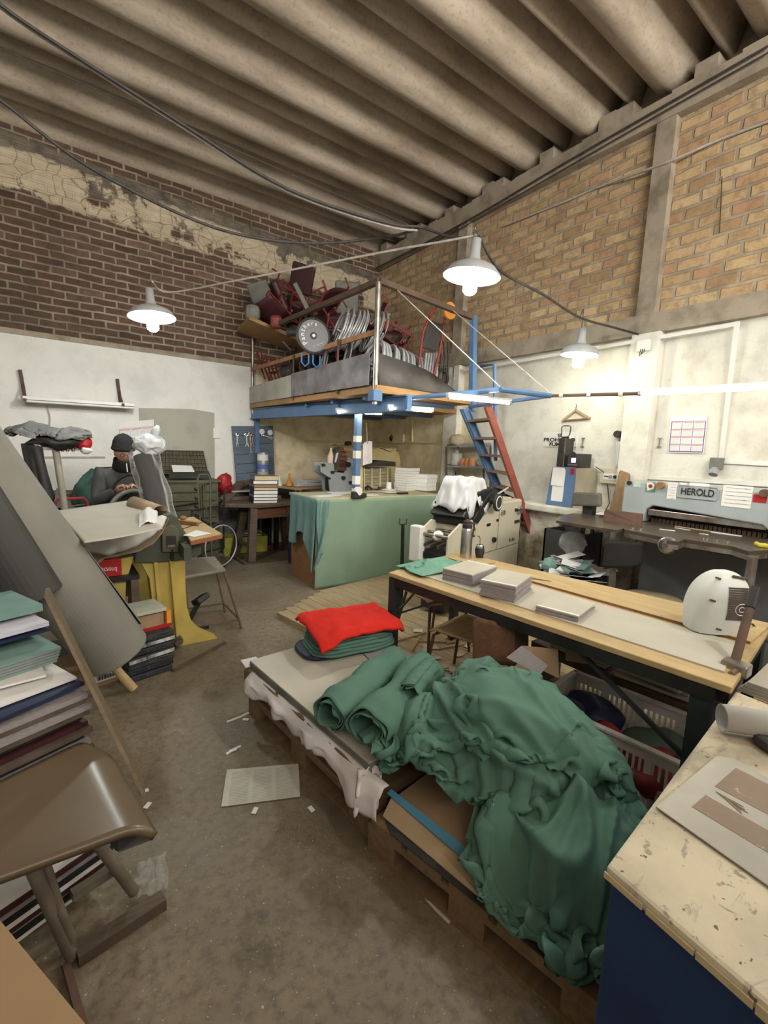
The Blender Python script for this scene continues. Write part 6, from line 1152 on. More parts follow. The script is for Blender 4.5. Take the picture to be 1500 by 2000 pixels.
solo(MB(True).slab([pz(470, 1290, .30), pz(500, 1283, .30), pz(512, 1296, .30), pz(480, 1305, .30)], V((0, 0, .003))), 'paper_scrap', 'white scrap poking out at the far corner of the double pallet', 'paper', M_WRAP)
solo(MB(True).slab([P1(.45, .15, .346), P1(.81, .05, .346), P1(.83, .75, .346), P1(.6, .8, .346)], V((0, 0, .003))), 'lilac_sheet', 'pale lilac-grey sheet on the grey boards behind the green rolls', 'sheet', mat('lilac_grey_sheet', (.40, .39, .43), (.35, .34, .38), 4, .6))
c2, s2_ = math.cos(R(11)), math.sin(R(11))
def P2(u, v, z=0): return V((1.13+u*c2-v*s2_, .42+u*s2_+v*c2, z))
for i in range(5): solo(MB(True).slab([P2(.10+.005*i, .05, .146+.009*i), P2(.80, .05, .146+.009*i), P2(.80, .86, .146+.009*i), P2(.08+.01*i, .88, .146+.009*i)], V((0, 0, .007))), 'kraft_board', ['lowest', 'second', 'third', 'fourth', 'topmost'][i]+' brown board of the pile on the single pallet', 'cardboard', M_KRAFT, 'brown boards on the single pallet')
solo(MB(True).slab([P2(.02, .40, .150), P2(.09, .35, .15), P2(.09, .88, .20), P2(.03, .87, .16)], V((0, 0, .004))), 'kraft_flap', 'loose tan cardboard flap on the edge of the single pallet', 'cardboard', mat('tan_card', (.43, .33, .21), (.36, .27, .165), 3, .8))
solo(MB(True).slab([P2(.075, .22, .155), P2(.125, .20, .165), P2(.11, .90, .215), P2(.085, .90, .21)], V((0, 0, .003))), 'blue_strip', 'bright blue plastic strip lying along the brown boards', 'strip', mat('bright_blue_strip', (.10, .30, .46), (.08, .24, .38), 3, .4))
solo(MB(True).slab([P2(.0, .15, .147), P2(.05, .10, .147), P2(.035, .86, .15), P2(.0, .80, .147)], V((0, 0, .004))), 'black_sheet', 'black sheet sticking out at the edge of the single pallet', 'sheet', M_BLKV)
# ---------------------------------------------------------------- folded fabric
def soft_slab(name, lab, o, ux, uy, w, d, h, m_, n=3, seed=0, droop=0, cat='fabric'):
    ux, uy = V(ux).normalized(), V(uy).normalized(); mb = MB(True)
    for k in range(n):
        hk = h/n
        def fn(i, j):
            a = 2*PI*i; cu = math.cos(a); su = math.sin(a); e = .45; x = math.copysign(abs(cu)**e, cu)*w/2*(1-.02*k); y = math.copysign(abs(su)**e, su)*d/2*(1-.02*k)
            t = j; rr = 1-.045*(abs(2*t-1)**2); p = V(o)+ux*x*rr+uy*y*rr+V((0, 0, hk*(k+t)*.995))
            return p+V((1, 1, .5))*.012*noise.noise(p*9+V((seed, k, 0)))
        b0 = len(mb.v); mb.grid(57, 6, fn); tops = [b0+5*57+i for i in range(56)]; c = len(mb.v); mb.v.append(sum((mb.v[t] for t in tops), V())/56)
        for i in range(56): mb.f.append((tops[i], tops[(i+1) % 56], c))
    return solo(mb, name, lab, cat, m_, smooth=True)
M_GRN = mat('bottle_green_cotton', (.098, .195, .15), (.072, .152, .115), 3, .85, 0, .15, 220, spec=.2); M_RED = mat('red_cotton', (.60, .022, .012), (.48, .014, .009), 3, .8, 0, .1, 200, spec=.2)
q0 = V((1.47, 2.33, .346)); dxu = V((1, -.12, 0)).normalized(); dyu = V((.12, 1, 0))
soft_slab('folded_fabric', 'navy folded fabric at the bottom of the fabric stack', q0+V((-.03, .03, 0)), dxu, dyu, .57, .30, .028, M_NAVY, 1, 3)
soft_slab('folded_fabric', 'green folded fabric between the navy and the red in the fabric stack', q0+V((.0, -.01, .028)), dxu, dyu, .56, .33, .125, M_GRN, 6, 5)
soft_slab('folded_fabric', 'navy folded fabric peeping out on the right under the red one', q0+V((.10, .02, .15)), dxu, dyu, .42, .28, .02, M_NAVY, 1, 8)
def redf(i, j):
    x = -.275+.545*i; y = -.20+.38*j; p = V(q0)+dxu*x+dyu*y; ex = max(0, abs(x)-.25); ey = max(0, -y-.155, y-.15); e = ex+ey
    z = .525-.9*max(0, e-.008)+.012*math.sin(PI*i)*math.sin(PI*j)
    crn = max(0, (.30-i)/.30)*max(0, (.5-j)/.5); z -= .03*crn; p -= dyu*.05*crn
    p.z = z+.010*(1-2*abs(noise.noise(V((x*7, y*5, 6)))))+.006*noise.noise(V((x*22, y*22, 1)))-.012*max(0, (.4-j))*math.sin(i*14)
    p -= dyu*.02*math.sin(i*9)*max(0, .3-j); return p
solo(MB(True).grid(56, 44, redf), 'folded_fabric', 'bright red folded fabric on top of the fabric stack', 'fabric', M_RED, smooth=2, solid=.022, off=1)
# ---------------------------------------------------------------- rolls of green fabric
def fabric_roll(p, q, r_, turns, lab, seed, gap=.016):
    p, q = V(p), V(q); d = q-p; L = d.length; d = d.normalized(); a = d.orthogonal().normalized(); b = d.cross(a); 
    def fn(i, j):
        t = j*turns*2*PI; rr = r_-gap*turns*(1-j)*.9; sag = .80
        wv = 1+.22*noise.noise(V((i*3.2+seed, j*turns*2.3, 1)))+.13*noise.noise(V((i*8, j*turns*6, seed)))
        n = noise.noise(V((t*.8, seed, 4)))*.05
        c = p+d*(L*i+n*(1 if i > .9 or i < .1 else .4)); v = (a*math.cos(t)+b*math.sin(t))*rr*wv; v.z *= sag; c.z -= .03*math.sin(i*PI)*0; return c+v
    return solo(MB(True).grid(34, int(turns*44), fn), 'fabric_roll', lab, 'fabric', M_GRN, smooth=2, solid=.005)
za = .346
fabric_roll(pz(640, 1395, .435), pz(770, 1290, .435), .092, 2.6, 'green fabric roll next to the folded stack', 1)
fabric_roll(pz(715, 1425, .445), pz(832, 1305, .455), .105, 2.6, 'fat green fabric roll in the middle of the grey boards', 4)
fabric_roll(pz(800, 1352, .52), pz(842, 1300, .53), .055, 2.2, 'thin green fabric roll lying on top of the fat roll', 9, .012)
# ---------------------------------------------------------------- loose green heap (settled sheets)
def base_h(x, y):
    u = (x-.975)*ca+(y-1.37)*sa; v = -(x-.975)*sa+(y-1.37)*ca; h = np.where((u > -.01) & (u < .8) & (v > -.01) & (v < 1.12), .345, 0.0)
    u2 = (x-1.13)*c2+(y-.42)*s2_; v2 = -(x-1.13)*s2_+(y-.42)*c2; h = np.maximum(h, np.where((u2 > .05) & (u2 < .85) & (v2 > 0) & (v2 < .92), .20, np.where((u2 > 0) & (u2 <= .05) & (v2 > 0) & (v2 < .92), .15, 0))); return h
def mound(x, y, cx, cy, rx, ry, rot, zt, zb, pw=1.0):
    dx, dy = x-cx, y-cy; c, s = math.cos(rot), math.sin(rot); u = (dx*c+dy*s)/rx; v = (-dx*s+dy*c)/ry; r2 = np.clip(1-u*u-v*v, 0, 1); return zb+(zt-zb)*r2**(.5*pw)*(r2 > 0)-10*(r2 <= 0)
def heap_h(x, y): return np.maximum.reduce([base_h(x, y), mound(x, y, 1.50, 1.10, .30, .40, .5, .62, .2), mound(x, y, 1.62, .93, .20, .26, .2, .50, .2), mound(x, y, 1.25, 1.22, .20, .20, 0, .42, .2), mound(x, y, 1.68, 1.36, .17, .22, .3, .57, .3)])
def crease(q):                       # sharp soft-shouldered creases that run in changing directions over the cloth
    w_ = nvec(q*1.5)*.35; p = q+w_; a = 1.2*noise.noise(q*1.1+V((7, 3, 1))); u = p.x*math.cos(a)+p.y*math.sin(a); v = -p.x*math.sin(a)+p.y*math.cos(a)
    r1 = 1-abs(noise.noise(V((u*4.6, v*1.3, q.z))))*2.2; r2 = 1-abs(noise.noise(V((u*1.8+4, v*7, q.z+3))))*2.2
    b_ = 2.1+.5*noise.noise(q*.9); s = p.x*math.cos(b_)+p.y*math.sin(b_); l = -p.x*math.sin(b_)+p.y*math.cos(b_); r3 = 1-abs(noise.noise(V((s*7, l*.8, q.z+9))))*2.6
    return .040*max(0, r1)**3+.018*max(0, r2)**3+.026*max(0, r3)**2
def sheet(cx, cy, w, d, rot, n1, n2, comp, zz_, hf, lab, seed, m_=None, steps=150, bend=.22, am=1, fric=.5, grav=.0012):
    gx, gy = np.meshgrid(np.linspace(-w/2, w/2, n1), np.linspace(-d/2, d/2, n2)); r3 = np.random.RandomState(seed); ph = r3.uniform(0, 6, 8)
    ox = .06*np.sin(gy*7+ph[0])+.03*np.sin(gy*15+ph[1]); oy = .06*np.sin(gx*7+ph[2])+.03*np.sin(gx*17+ph[3])
    X = cx+(gx+ox*.5)*math.cos(rot)-(gy+oy*.5)*math.sin(rot); Yv = cy+(gx+ox*.5)*math.sin(rot)+(gy+oy*.5)*math.cos(rot)
    zi = hf(X, Yv)+.03+zz_+.05*np.sin(gx*14+2*np.sin(gy*6+ph[4])+ph[5])+.04*np.sin(gy*16+2*np.sin(gx*5+ph[6])+ph[7])
    Pq = drape(np.stack([X, Yv, zi], -1), n1, n2, w/(n1-1)*comp, d/(n2-1)*comp, hf, steps, 7, bend, seed=seed, jit=.006, fric=fric, grav=grav)
    un, vn = np.meshgrid(np.linspace(0, w*comp, n1), np.linspace(0, d*comp, n2)); N = np.cross(np.gradient(Pq, axis=1), np.gradient(Pq, axis=0)); N /= np.linalg.norm(N, axis=-1, keepdims=True)+1e-9
    D_ = np.array([[crease(V((un[j, i], vn[j, i], seed*.7))) for i in range(n1)] for j in range(n2)]); Pq = Pq+am*N*np.where(N[..., 2:] < 0, -1, 1)*D_[..., None]
    o = solo(cloth_mb(Pq), 'loose_fabric', lab, 'fabric', m_ or M_GRN, smooth=2, solid=.004, sub=1); return o
sheet(1.53, 1.10, .82, .92, .35, 84, 88, 1.30, .03, heap_h, 'largest heap of loose green fabric, on the pallets beside the white crate', 21)
def heap2(x, y): return np.maximum(heap_h(x, y)+.03, mound(x, y, 1.28, 1.38, .20, .20, 0, .50, .2))
sheet(1.25, 1.36, .56, .46, -.5, 62, 50, 1.5, .05, heap2, 'gathered green fabric between the rolls and the large heap', 33)
sheet(1.56, 1.02, .50, .62, .9, 52, 60, 1.35, .07, lambda x, y: heap_h(x, y)+.035, 'upper fold of green fabric lying over the large heap', 41)
def fr_h(x, y): return np.maximum.reduce([base_h(x, y)+.0, mound(x, y, 1.42, .72, .30, .24, .2, .40, .1), mound(x, y, 1.22, .82, .14, .16, 0, .31, .1)])
sheet(1.32, .64, .80, .66, .15, 76, 68, 1.20, .05, fr_h, 'loose green fabric spilling off the single pallet to the floor by the blue desk', 55, am=1.7, steps=190, fric=.3)
# ---------------------------------------------------------------- on the floor
fsq = [pz(432, 1576, .004), pz(443, 1504, .004), pz(583, 1492, .004), pz(586, 1556, .004)]; fsl = thing('floor_sheet', 'printed white sheet lying alone on the floor beside the pallets', 'paper', (fsq[0]+fsq[2])/2)
MB(True).slab(fsq, V((0, 0, .002))).build('sheet', mat('scuffed_paper', (.56, .55, .49), (.48, .47, .42), 8, .8), fsl); lm = MB(True)
for c in range(3):
    for k in range(22):
        t0 = (k+.8)/24; a = fsq[0].lerp(fsq[1], t0).lerp(fsq[3].lerp(fsq[2], t0), .08+.3*c); b = fsq[0].lerp(fsq[1], t0).lerp(fsq[3].lerp(fsq[2], t0), .08+.3*c+.24); lm.bar(a+V((0, 0, .0024)), b+V((0, 0, .0024)), .0022, .0006)
lm.build('faint_print', mat('faint_print', (.42, .41, .38)), fsl)
for i, (x, y) in enumerate([(282, 1545), (288, 1573), (490, 1330), (480, 1405), (455, 1465), (498, 1583), (608, 1580)]): solo(MB(True).box(pz(x, y, .004), (.035, .02, .003), i*.8), 'paper_scrap', 'tiny white paper scrap on the bare concrete floor', 'paper', M_PAPER, 'scraps on the bare floor')
for pts in ([(443, 1410), (470, 1400), (486, 1392)], [(442, 1473), (455, 1464), (470, 1457)]): solo(MB(True).tube([pz(x, y, .004) for x, y in pts], .006, 6), 'paper_twist', 'twisted paper strip on the floor beside the double pallet', 'paper', M_PAPER, 'paper twists by the double pallet')
solo(MB(True).tube([pz(798, 1722, .006), pz(815, 1735, .006), pz(835, 1757, .006), pz(850, 1775, .006), pz(878, 1802, .006)], .006, 6), 'cord_scrap', 'short frayed cord on the floor before the single pallet', 'cord', M_CABLEW)
# ---------------------------------------------------------------- board shear with yellow legs
M_YEL = mat('yellow_cast_legs', (.50, .385, .10), (.40, .30, .075), 6, .5, 0, .15, 30, wear=.66, wc=(.09, .06, .03))
M_GCAST = mat('dark_green_casting', (.075, .085, .06), (.05, .057, .042), 5, .5, wear=.68, wc=(.03, .03, .025))
bs = thing('board_shear', 'old board shear with yellow cast legs and a dark green bed', 'board cutter', (.75, 4.2, 0))
Ys = 3.66; S2 = lambda x, y, Y=Ys: pY(x, y, Y); SV = V((0, 1, 0))
leg_o = [S2(*p) for p in ((268, 1086), (362, 1084), (362, 1140), (365, 1178), (373, 1203), (392, 1222), (425, 1246), (424, 1254), (370, 1264), (318, 1278), (308, 1240), (298, 1180), (292, 1130))]
zmin = min(p.z for p in leg_o); leg_o = [V((p.x, p.y, max(0, (p.z-.05)*1.07) if p.z < .35 else p.z)) for p in leg_o]
MB(True).slab(leg_o, SV*.11).build('front_leg', M_YEL, bs, bev=.014)
MB(True).bar(S2(332, 1090)-SV*.02, S2(345, 1246)-SV*.02, .022, .05, (0, 1, 0)).bar(S2(303, 1092)-SV*.012, S2(318, 1270)-SV*.012, .03, .03, (0, 1, 0)).build('leg_rib', M_YEL, bs, bev=.006)
c_ = S2(344, 1249); MB(True).cyl(c_-SV*.055, c_+SV*.01, .042, n=20).build('foot_boss', M_BROWNJ, bs, bev=.006); MB(True).cyl(c_-SV*.085, c_-SV*.05, .024, n=18).build('foot_pin', M_STEEL, bs)
dyl = V((-.04, 1.15, 0)); MB(True).slab([p+dyl for p in leg_o], SV*.10).build('rear_leg', M_YEL, bs, bev=.014); 
lx = min(p.x for p in leg_o); ml = [V((lx-.02-(p.x-lx)*.75, p.y, p.z)) for p in leg_o]; MB(True).slab(ml, SV*.11).build('side_leg', M_YEL, bs, bev=.012)
bed = [S2(*p) for p in ((262, 1098), (262, 1058), (292, 1042), (308, 1018), (318, 1005), (332, 1001), (346, 1010), (356, 1034), (368, 1052), (392, 1064), (392, 1082), (362, 1092), (300, 1098))]
MB(True).slab([p-SV*.03 for p in bed], SV*1.55).build('bed_casting', M_GCAST, bs, bev=.01)
MB(True).slab([S2(314, 1076)-SV*.06, S2(346, 1076)-SV*.06, S2(348, 1040)-SV*.06, S2(341, 1026)-SV*.06, S2(330, 1021)-SV*.06, S2(319, 1027)-SV*.06, S2(313, 1040)-SV*.06], SV*.035).build('slide_plate', M_OLIVE, bs, bev=.008)
MB(True).slab([S2(322, 1060)-SV*.068, S2(340, 1060)-SV*.068, S2(340, 1044)-SV*.068, S2(322, 1044)-SV*.068], SV*.01).build('slide_slot', M_BLACK, bs); MB(True).slab([S2(323, 1066)-SV*.075, S2(338, 1064)-SV*.075, S2(338, 1060)-SV*.075, S2(323, 1061)-SV*.075], SV*.015).build('slide_block', M_STEEL, bs)
MB(True).cyl(S2(333, 1070)-SV*.05, S2(333, 1092)-SV*.05, .012).build('drop_rod', M_IRON, bs)
zx = .90; e_ = [pz(350, 1022, zx), pz(386, 1013, zx), pz(435, 1043, zx), pz(374, 1056, zx)]
xt = [(345, 1014), (378, 1009), (433, 1042), (372, 1055)]; q = [pz(x, y, zx) for x, y in xt]
MB(True).slab([p-V((0, 0, .02)) for p in q], V((0, 0, .02))).build('side_table', M_LWOOD, bs); MB(True).bar(q[3]-V((0, 0, .022)), q[2]-V((0, 0, .022)), .012, .03).build('table_edge', mat('reddish_edge', (.28, .10, .05)), bs); MB(True).bar(q[0].lerp(q[3], .52)+V((0, 0, .001)), q[1].lerp(q[2], .38)+V((0, 0, .001)), .012, .003).build('table_slot', M_BLACK, bs)
MB(True).bar(q[0]+V((-.05, .1, -.1)), q[3]+V((-.02, -.0, -.1)), .05, .10).build('table_bracket', M_GCAST, bs)
solo(MB(True).slab([pz(x, y, zx+.002) for x, y in ((358, 1046), (384, 1036), (412, 1042), (378, 1049))], V((0, 0, .003))), 'paper_card', 'pale card lying on the blond side table of the board shear', 'card', M_PAPER)
kn = pz(353, 1023, zx); solo(MB(True).bar(kn+V((-.06, .05, .02)), kn+V((.10, -.16, .015)), .03, .03).ball(kn+V((.02, .0, .05)), (.03, .02, .02), 12, 7), 'scraper_knife', 'dark wooden-handled tool lying across the board shear', 'tool', M_BRN)
# sheets on the bed
def sag(pts, fz, nx=30, ny=30, amp=.0, sd=0):
    A, B, C, D = pts
    def fn(i, j): p = A.lerp(B, i).lerp(D.lerp(C, i), j); p.z += fz(i, j); p += V((.3, .3, 1))*amp*noise.noise(V((i*6+sd, j*6, sd)))*j; return p
    return fn
A, B, C, D = pz(108, 998, 1.06), pz(256, 977, 1.065), pz(318, 1032, 1.055), pz(165, 1060, 1.03)
mbx = MB(True).grid(30, 30, sag((A, B, C, D), lambda i, j: -.012*math.sin(PI*i)*j*.6+.03*math.sin(PI*j)*(1-i)*0)); solo(mbx, 'board_sheet', 'large pale grey board draped over the bed of the board shear', 'board', M_BOARD, smooth=2, solid=.005)
A2, B2_, C2, D2 = pz(130, 1008, 1.035), pz(300, 985, 1.05), pz(336, 1010, 1.07), pz(150, 1064, .945)
def wp2(i, j):
    p = A2.lerp(B2_, i).lerp(D2.lerp(C2, i), j); p.z += -.045*math.sin(PI*min(1, i*1.15))*j-.012-.01*(1-j); p += V((.015, .015, .02))*noise.noise(V((i*9, j*7, 2)))*j; return p
def wp2b(i, j):
    b = [(148, 1060), (170, 1074), (215, 1082), (262, 1066), (300, 1042), (318, 1026), (326, 1008)]; k = i*(len(b)-1); a = min(int(k), len(b)-2); x = b[a][0]+(b[a+1][0]-b[a][0])*(k-a); y = b[a][1]+(b[a+1][1]-b[a][1])*(k-a)
    top = pz(170+130*i, 1035-20*i, 1.02+.03*i); f_ = pd(x, y, 3.02+.28*i); p = top.lerp(f_, j); p += V((.012, .012, .012))*noise.noise(V((i*12, j*5, 2)))*j; p.z += .03*math.sin(PI*j)-.012; return p
solo(MB(True).grid(50, 12, wp2b), 'paper_sheet', 'crinkled white paper hanging out under the grey board on the shear', 'paper', M_PAPER, smooth=2, solid=.002)
def kr(i, j):
    b = [(185, 1108), (205, 1090), (230, 1086), (270, 1078), (300, 1062), (318, 1040), (330, 1012)]; k = i*(len(b)-1); a = min(int(k), len(b)-2); x = b[a][0]+(b[a+1][0]-b[a][0])*(k-a); y = b[a][1]+(b[a+1][1]-b[a][1])*(k-a)
    top = pd(150+175*i, 1062-50*i, 3.15+.22*i); f_ = pd(x, y, 3.10+.24*i); p = top.lerp(f_, j); p += (p-EYE).normalized()*.03*math.sin(PI*j); return p
solo(MB(True).grid(40, 12, kr), 'kraft_paper', 'brown kraft paper curling down below the white paper on the shear', 'paper', mat('kraft_paper', (.33, .245, .165), (.27, .195, .125), 3, .7), smooth=2, solid=.003)
t0, t1 = pd(262, 984, 3.7), pd(313, 1003, 3.42); kt = thing('kraft_roll', 'short brown paper roll lying on the grey board of the shear', 'roll', (t0+t1)/2)
dr = (t1-t0).normalized(); aa = dr.orthogonal().normalized(); bb_ = dr.cross(aa); MB(True).grid(2, 48, lambda i, j: t0.lerp(t1, i)+(aa*math.cos(j*9.5)+bb_*math.sin(j*9.5))*(.062-.006*j)).build('sheet', mat('kraft_roll', (.40, .29, .18), (.33, .235, .14), 4, .6), kt, smooth=2, solid=.002)
def wfold(i, j): p = pz(270+38*i, 1005-6*i+24*j, 1.07-.02*j); p.z += .05*(1-abs(2*i-1))*(1-j*.5)+.01*noise.noise(V((i*7, j*7, 5))); return p
solo(MB(True).grid(12, 12, wfold), 'paper_sheet', 'folded translucent white sheet at the end of the brown roll', 'paper', M_PAPER, smooth=2, solid=.002)
# stool, pedal
sl = thing('stool', 'worn metal stool with thin legs behind the yellow legs', 'stool', (1.05, 4.15, 0)); sq = [pz(352, 1090, .52), pz(420, 1086, .52), pz(441, 1111, .52), pz(358, 1126, .52)]
MB(True).slab([p-V((0, 0, .03)) for p in sq], V((0, 0, .03))).build('seat', mat('worn_grey_seat', (.23, .20, .165), (.16, .135, .11), 6, .7), sl, bev=.012)
ft = [pz(368, 1150, 0)+V((.05, .1, 0)), pz(440, 1196, 0), pz(472, 1228, 0), pz(372, 1245, 0)]; ft[0] = V((ft[3].x-.02, ft[1].y, 0))
for a_, b_3 in zip(sq, ft): MB(True).cyl(b_3, a_+(V((1.05, 4.15, .5))-a_)*.06-V((0, 0, .03)), .010, n=8).build('leg', M_RUST, sl)
for k in range(4): a_, b_3 = ft[k].lerp(sq[k], .16), ft[(k+1) % 4].lerp(sq[(k+1) % 4], .16); MB(True).cyl(a_, b_3, .008, n=8).build('stretcher', M_RUST, sl)
pdl = pY(392, 1170, 3.95); p_ = thing('foot_pedal', 'black rubber foot pedal beside the yellow legs', 'pedal', V((pdl.x, pdl.y, 0))); MB(True).box(pdl, (.12, .13, .05), .4, R(-25), R(-20)).build('pad', M_DARK, p_, bev=.012); MB(True).bar(pdl, V((pdl.x-.14, 3.9, .05)), .03, .03).build('lever', M_IRON, p_); MB(True).bar((pdl.x-.2, 3.9, .01), (pdl.x+.05, 3.92, .01), .05, .02).build('lever_base', M_IRON, p_)
solo(MB(True).bar(pz(338, 1310, .01), pz(440, 1255, .01), .025, .018), 'wood_strip', 'long thin dark wood strip lying on the floor before the yellow legs', 'stick', M_DWOOD)
# things stored under the bed
us = thing('storage_shelf', 'small dark shelf under the board shear holding a red box', 'shelf', (.2, 3.75, 0)); ZU = pY(215, 1128, 3.62).z
MB(True).bb(-.25, .48, 3.6, 4.1, ZU-.03, ZU).build('top', M_IRON, us); MB(True).bb(-.25, .48, 3.6, 4.1, .03, .06).build('bottom', M_IRON, us)
for x in (-.22, .22, .45):
    for y in (3.63, 4.07): MB(True).bb(x-.025, x+.025, y-.025, y+.025, 0, ZU-.03).build('leg', M_DWOOD, us)
rbx = thing('red_box', 'red carton with white lettering on the shelf under the shear', 'box', (.2, 3.75, ZU)); a, b = pY(195, 1123, 3.64), pY(237, 1091, 3.64)
MB(True).bb(a.x-.12, b.x, 3.64, 3.86, ZU+.001, b.z).build('carton', M_REDP, rbx, bev=.003); text('pocsouq', M_WPLAS, rbx, V(((a.x+b.x)/2-.02, 3.638, (ZU+b.z)/2)), (1, 0, -.05), (.05, 0, 1), (b.z-ZU)*.30, depth=.002, width=(b.x-a.x)*.85)
solo(MB(True).cyl((a.x+.08, 3.74, b.z), (a.x+.08, 3.74, b.z+.05), .07, n=20), 'tape_roll', 'yellow tape roll on top of the red carton', 'tape', M_YEL)
wb = thing('wire_basket', 'rusty wire basket below the red carton under the shear', 'basket', (.33, 3.7, .06)); wbm = MB()
for k in range(4): z = .02+.09*k; wbm.tube([(-.12, -.1, z), (.12, -.1, z), (.12, .1, z), (-.12, .1, z)], .004, 5, True)
for k in range(6): wbm.tube([(-.12+.048*k, -.1, .02), (-.12+.048*k, -.1, .29)], .003, 5).tube([(-.12+.048*k, .1, .02), (-.12+.048*k, .1, .29)], .003, 5)
wbm.build('wires', M_RUST, wb)
for i, x in enumerate((.27, .33, .38)): solo(MB(True).bar((x, 3.72, .08), (x+.02, 3.74, .44), .03, .02), 'cream_stick', 'yellowed stick standing in the rusty wire basket', 'stick', M_PCREAM, 'sticks in the wire basket')
zk = 0
for i in range(7):
    hh = .042; t_ = thing('bound_bundle', ['bottom', 'second', 'third', 'fourth', 'fifth', 'sixth', 'topmost'][i]+' dark bundle of the stack beside the yellow legs', 'bundle', (.465+RN.uniform(-.012, .012), 3.36+RN.uniform(-.01, .01), zk), R(14+RN.uniform(-4, 4)), 'dark bundles beside the yellow legs'); zk += hh+.001
    MB().bb(-.15, .15, -.11, .11, 0, hh).build('bundle', mat('dark_bundle%d' % i, [(.035, .04, .045), (.02, .022, .03), (.05, .055, .055), (.03, .032, .036)][i % 4], (.012, .013, .016), 14, .6, st=(1, 1, 5), wear=.60, wc=(.26, .27, .27)), t_, bev=.008)
    if i in (3, 5): MB().bb(-.151, .151, -.112, -.10, .008, hh-.010).build('white_edge', mat('printed_white_edge', (.62, .62, .60), (.08, .08, .09), 22, .7, st=(1, 1, .4)), t_)
ob_ = thing('wooden_tray', 'wooden box with an orange end on top of the dark bundles', 'box', (.45, 3.42, zk), R(12)); MB().bb(-.17, .17, -.10, .10, 0, .012).bb(-.17, .17, .085, .10, .012, .11).build('tray', M_LWOOD, ob_); MB().bb(-.17, .17, -.105, -.09, .0, .02).build('red_edge', M_REDP, ob_); MB().bb(.14, .17, -.10, .10, .012, .11).build('orange_end', M_ORNG, ob_); MB().bb(-.17, .13, -.07, .08, .012, .10).build('kraft_pack', M_KRAFT, ob_)
solo(MB(True).box((.42, 3.45, zk+.125), (.34, .24, .024), R(10)), 'cover_sheet', 'pale printed sheet on the orange-ended wooden box', 'paper', mat('pale_print', (.52, .48, .40), (.33, .40, .34), 8, .8))
# ---------------------------------------------------------------- big rolls leaning at the left
M_ROLL = mat('grey_board_roll', (.25, .238, .21), (.20, .19, .168), 2.5, .8, 0, .12, 160)
r0, r1 = pd(229, 1277, 2.78), pd(-260, 630, 1.95); rl = thing('board_roll', 'huge grey board roll leaning in from the left edge', 'roll', V((r0.x, r0.y, .12)))
dr = (r1-r0).normalized(); aa = dr.orthogonal().normalized(); bb_ = dr.cross(aa)
MB(True).cyl(r0, r1, .183, n=64).build('outer_sheet', M_ROLL, rl, bev=.012)
sde = dr.cross((r0-EYE).normalized()).normalized(); sde = sde if sde.dot(_r) > 0 else -sde; bk_ = sde.cross(dr).normalized(); bk_ = bk_ if bk_.dot(r0-EYE) > 0 else -bk_
def loose(i, j):
    a = -.15+1.5*j; L = -.01+.62*i; rr = .187+.022*max(0, 1-i*1.1)*math.sin(PI*min(1, .15+j*.6)); return r0+dr*(.06+L)+sde*(math.cos(a)*rr)+bk_*(math.sin(a)*rr)
MB(True).grid(30, 20, loose).build('loose_edge', M_ROLL, rl, smooth=2, solid=.003)
d0, d1 = pd(62, 1168, 2.35), pd(-230, 700, 1.95); solo(MB(True).cyl(d0, d1, .15, n=40), 'board_roll', 'darker roll leaning behind the huge grey roll at the left edge', 'roll', mat('dark_roll', (.05, .048, .045), (.038, .036, .034), 3, .5), bev=.01)
solo(MB(True).cyl(pd(-20, 1190, 2.6), pd(-330, 800, 2.2), .17, n=32), 'board_roll', 'black roll at the very left edge behind the paper rack', 'roll', M_BLKV, bev=.01)
bxp = pz(185, 1346, 0); bx6 = thing('carton', 'flat kraft carton with a barcode label under the huge grey roll', 'box', V((bxp.x+.02, bxp.y+.02, 0)), R(14)); MB().bb(-.20, .16, 0, .36, 0, .12).build('carton', M_KRAFT, bx6); MB().bb(-.03, .145, -.003, 0, .03, .10).build('label', M_PAPER, bx6); bcm = MB()
for k in range(22): bcm.bb(-.005+.0055*k, -.005+.0055*k+.0018+.0016*(k*7 % 3), -.0045, -.003, .042, .070)
bcm.build('barcode', M_BLACK, bx6); rr_ = bx6.matrix_basis.to_3x3(); text('6012', M_BLACK, bx6, bx6.matrix_basis @ V((.10, -.003, .085)), rr_ @ V((1, 0, 0)), (0, 0, 1), .016, depth=.002)
pg0, pg1 = pz(262, 1346, .02), pd(222, 1268, 2.9); solo(MB(True).cyl(pg0, pg0+V((-.22, .10, .34)), .026, n=14), 'wooden_peg', 'round pale wooden leg sticking out below the huge grey roll', 'peg', M_LWOOD)
# ---------------------------------------------------------------- rack of boards and papers at the left edge
rk = thing('paper_rack', 'leaning wooden side of the paper rack at the left edge', 'rack', (.2, 2.0, 0))
s0, s1 = pd(86, 1166, 1.72), pd(264, 1528, 1.66); s2 = s1+(s1-s0).normalized()*.06; dd_ = V((s1.x*.5+s0.x*.5-EYE.x, s1.y*.5+s0.y*.5, 0)).normalized(); MB(True).slab([s0, s2, s2+dd_*.12, s0+dd_*.12], V((.012, .006, 0))).build('side_panel', wood('rack_side', (.17, .125, .075), (.11, .08, .045)), rk)
E1 = V((-.92, -.39, 0)); E2 = V((-.39, .92, 0))
def rsheet(px, py, t, wL, dep, th, m_, lab, tilt=0, name='board_sheet', cat='board', grp=None, yaw=0):
    c = pd(px, py, t); e1 = Matrix.Rotation(yaw, 3, 'Z') @ E1; e2 = Matrix.Rotation(yaw, 3, 'Z') @ E2; return solo(MB(True).par(c, e1*wL+V((0, 0, tilt*wL)), e2*dep+V((0, 0, 0)), V((0, 0, th))), name, lab, cat, m_, grp)
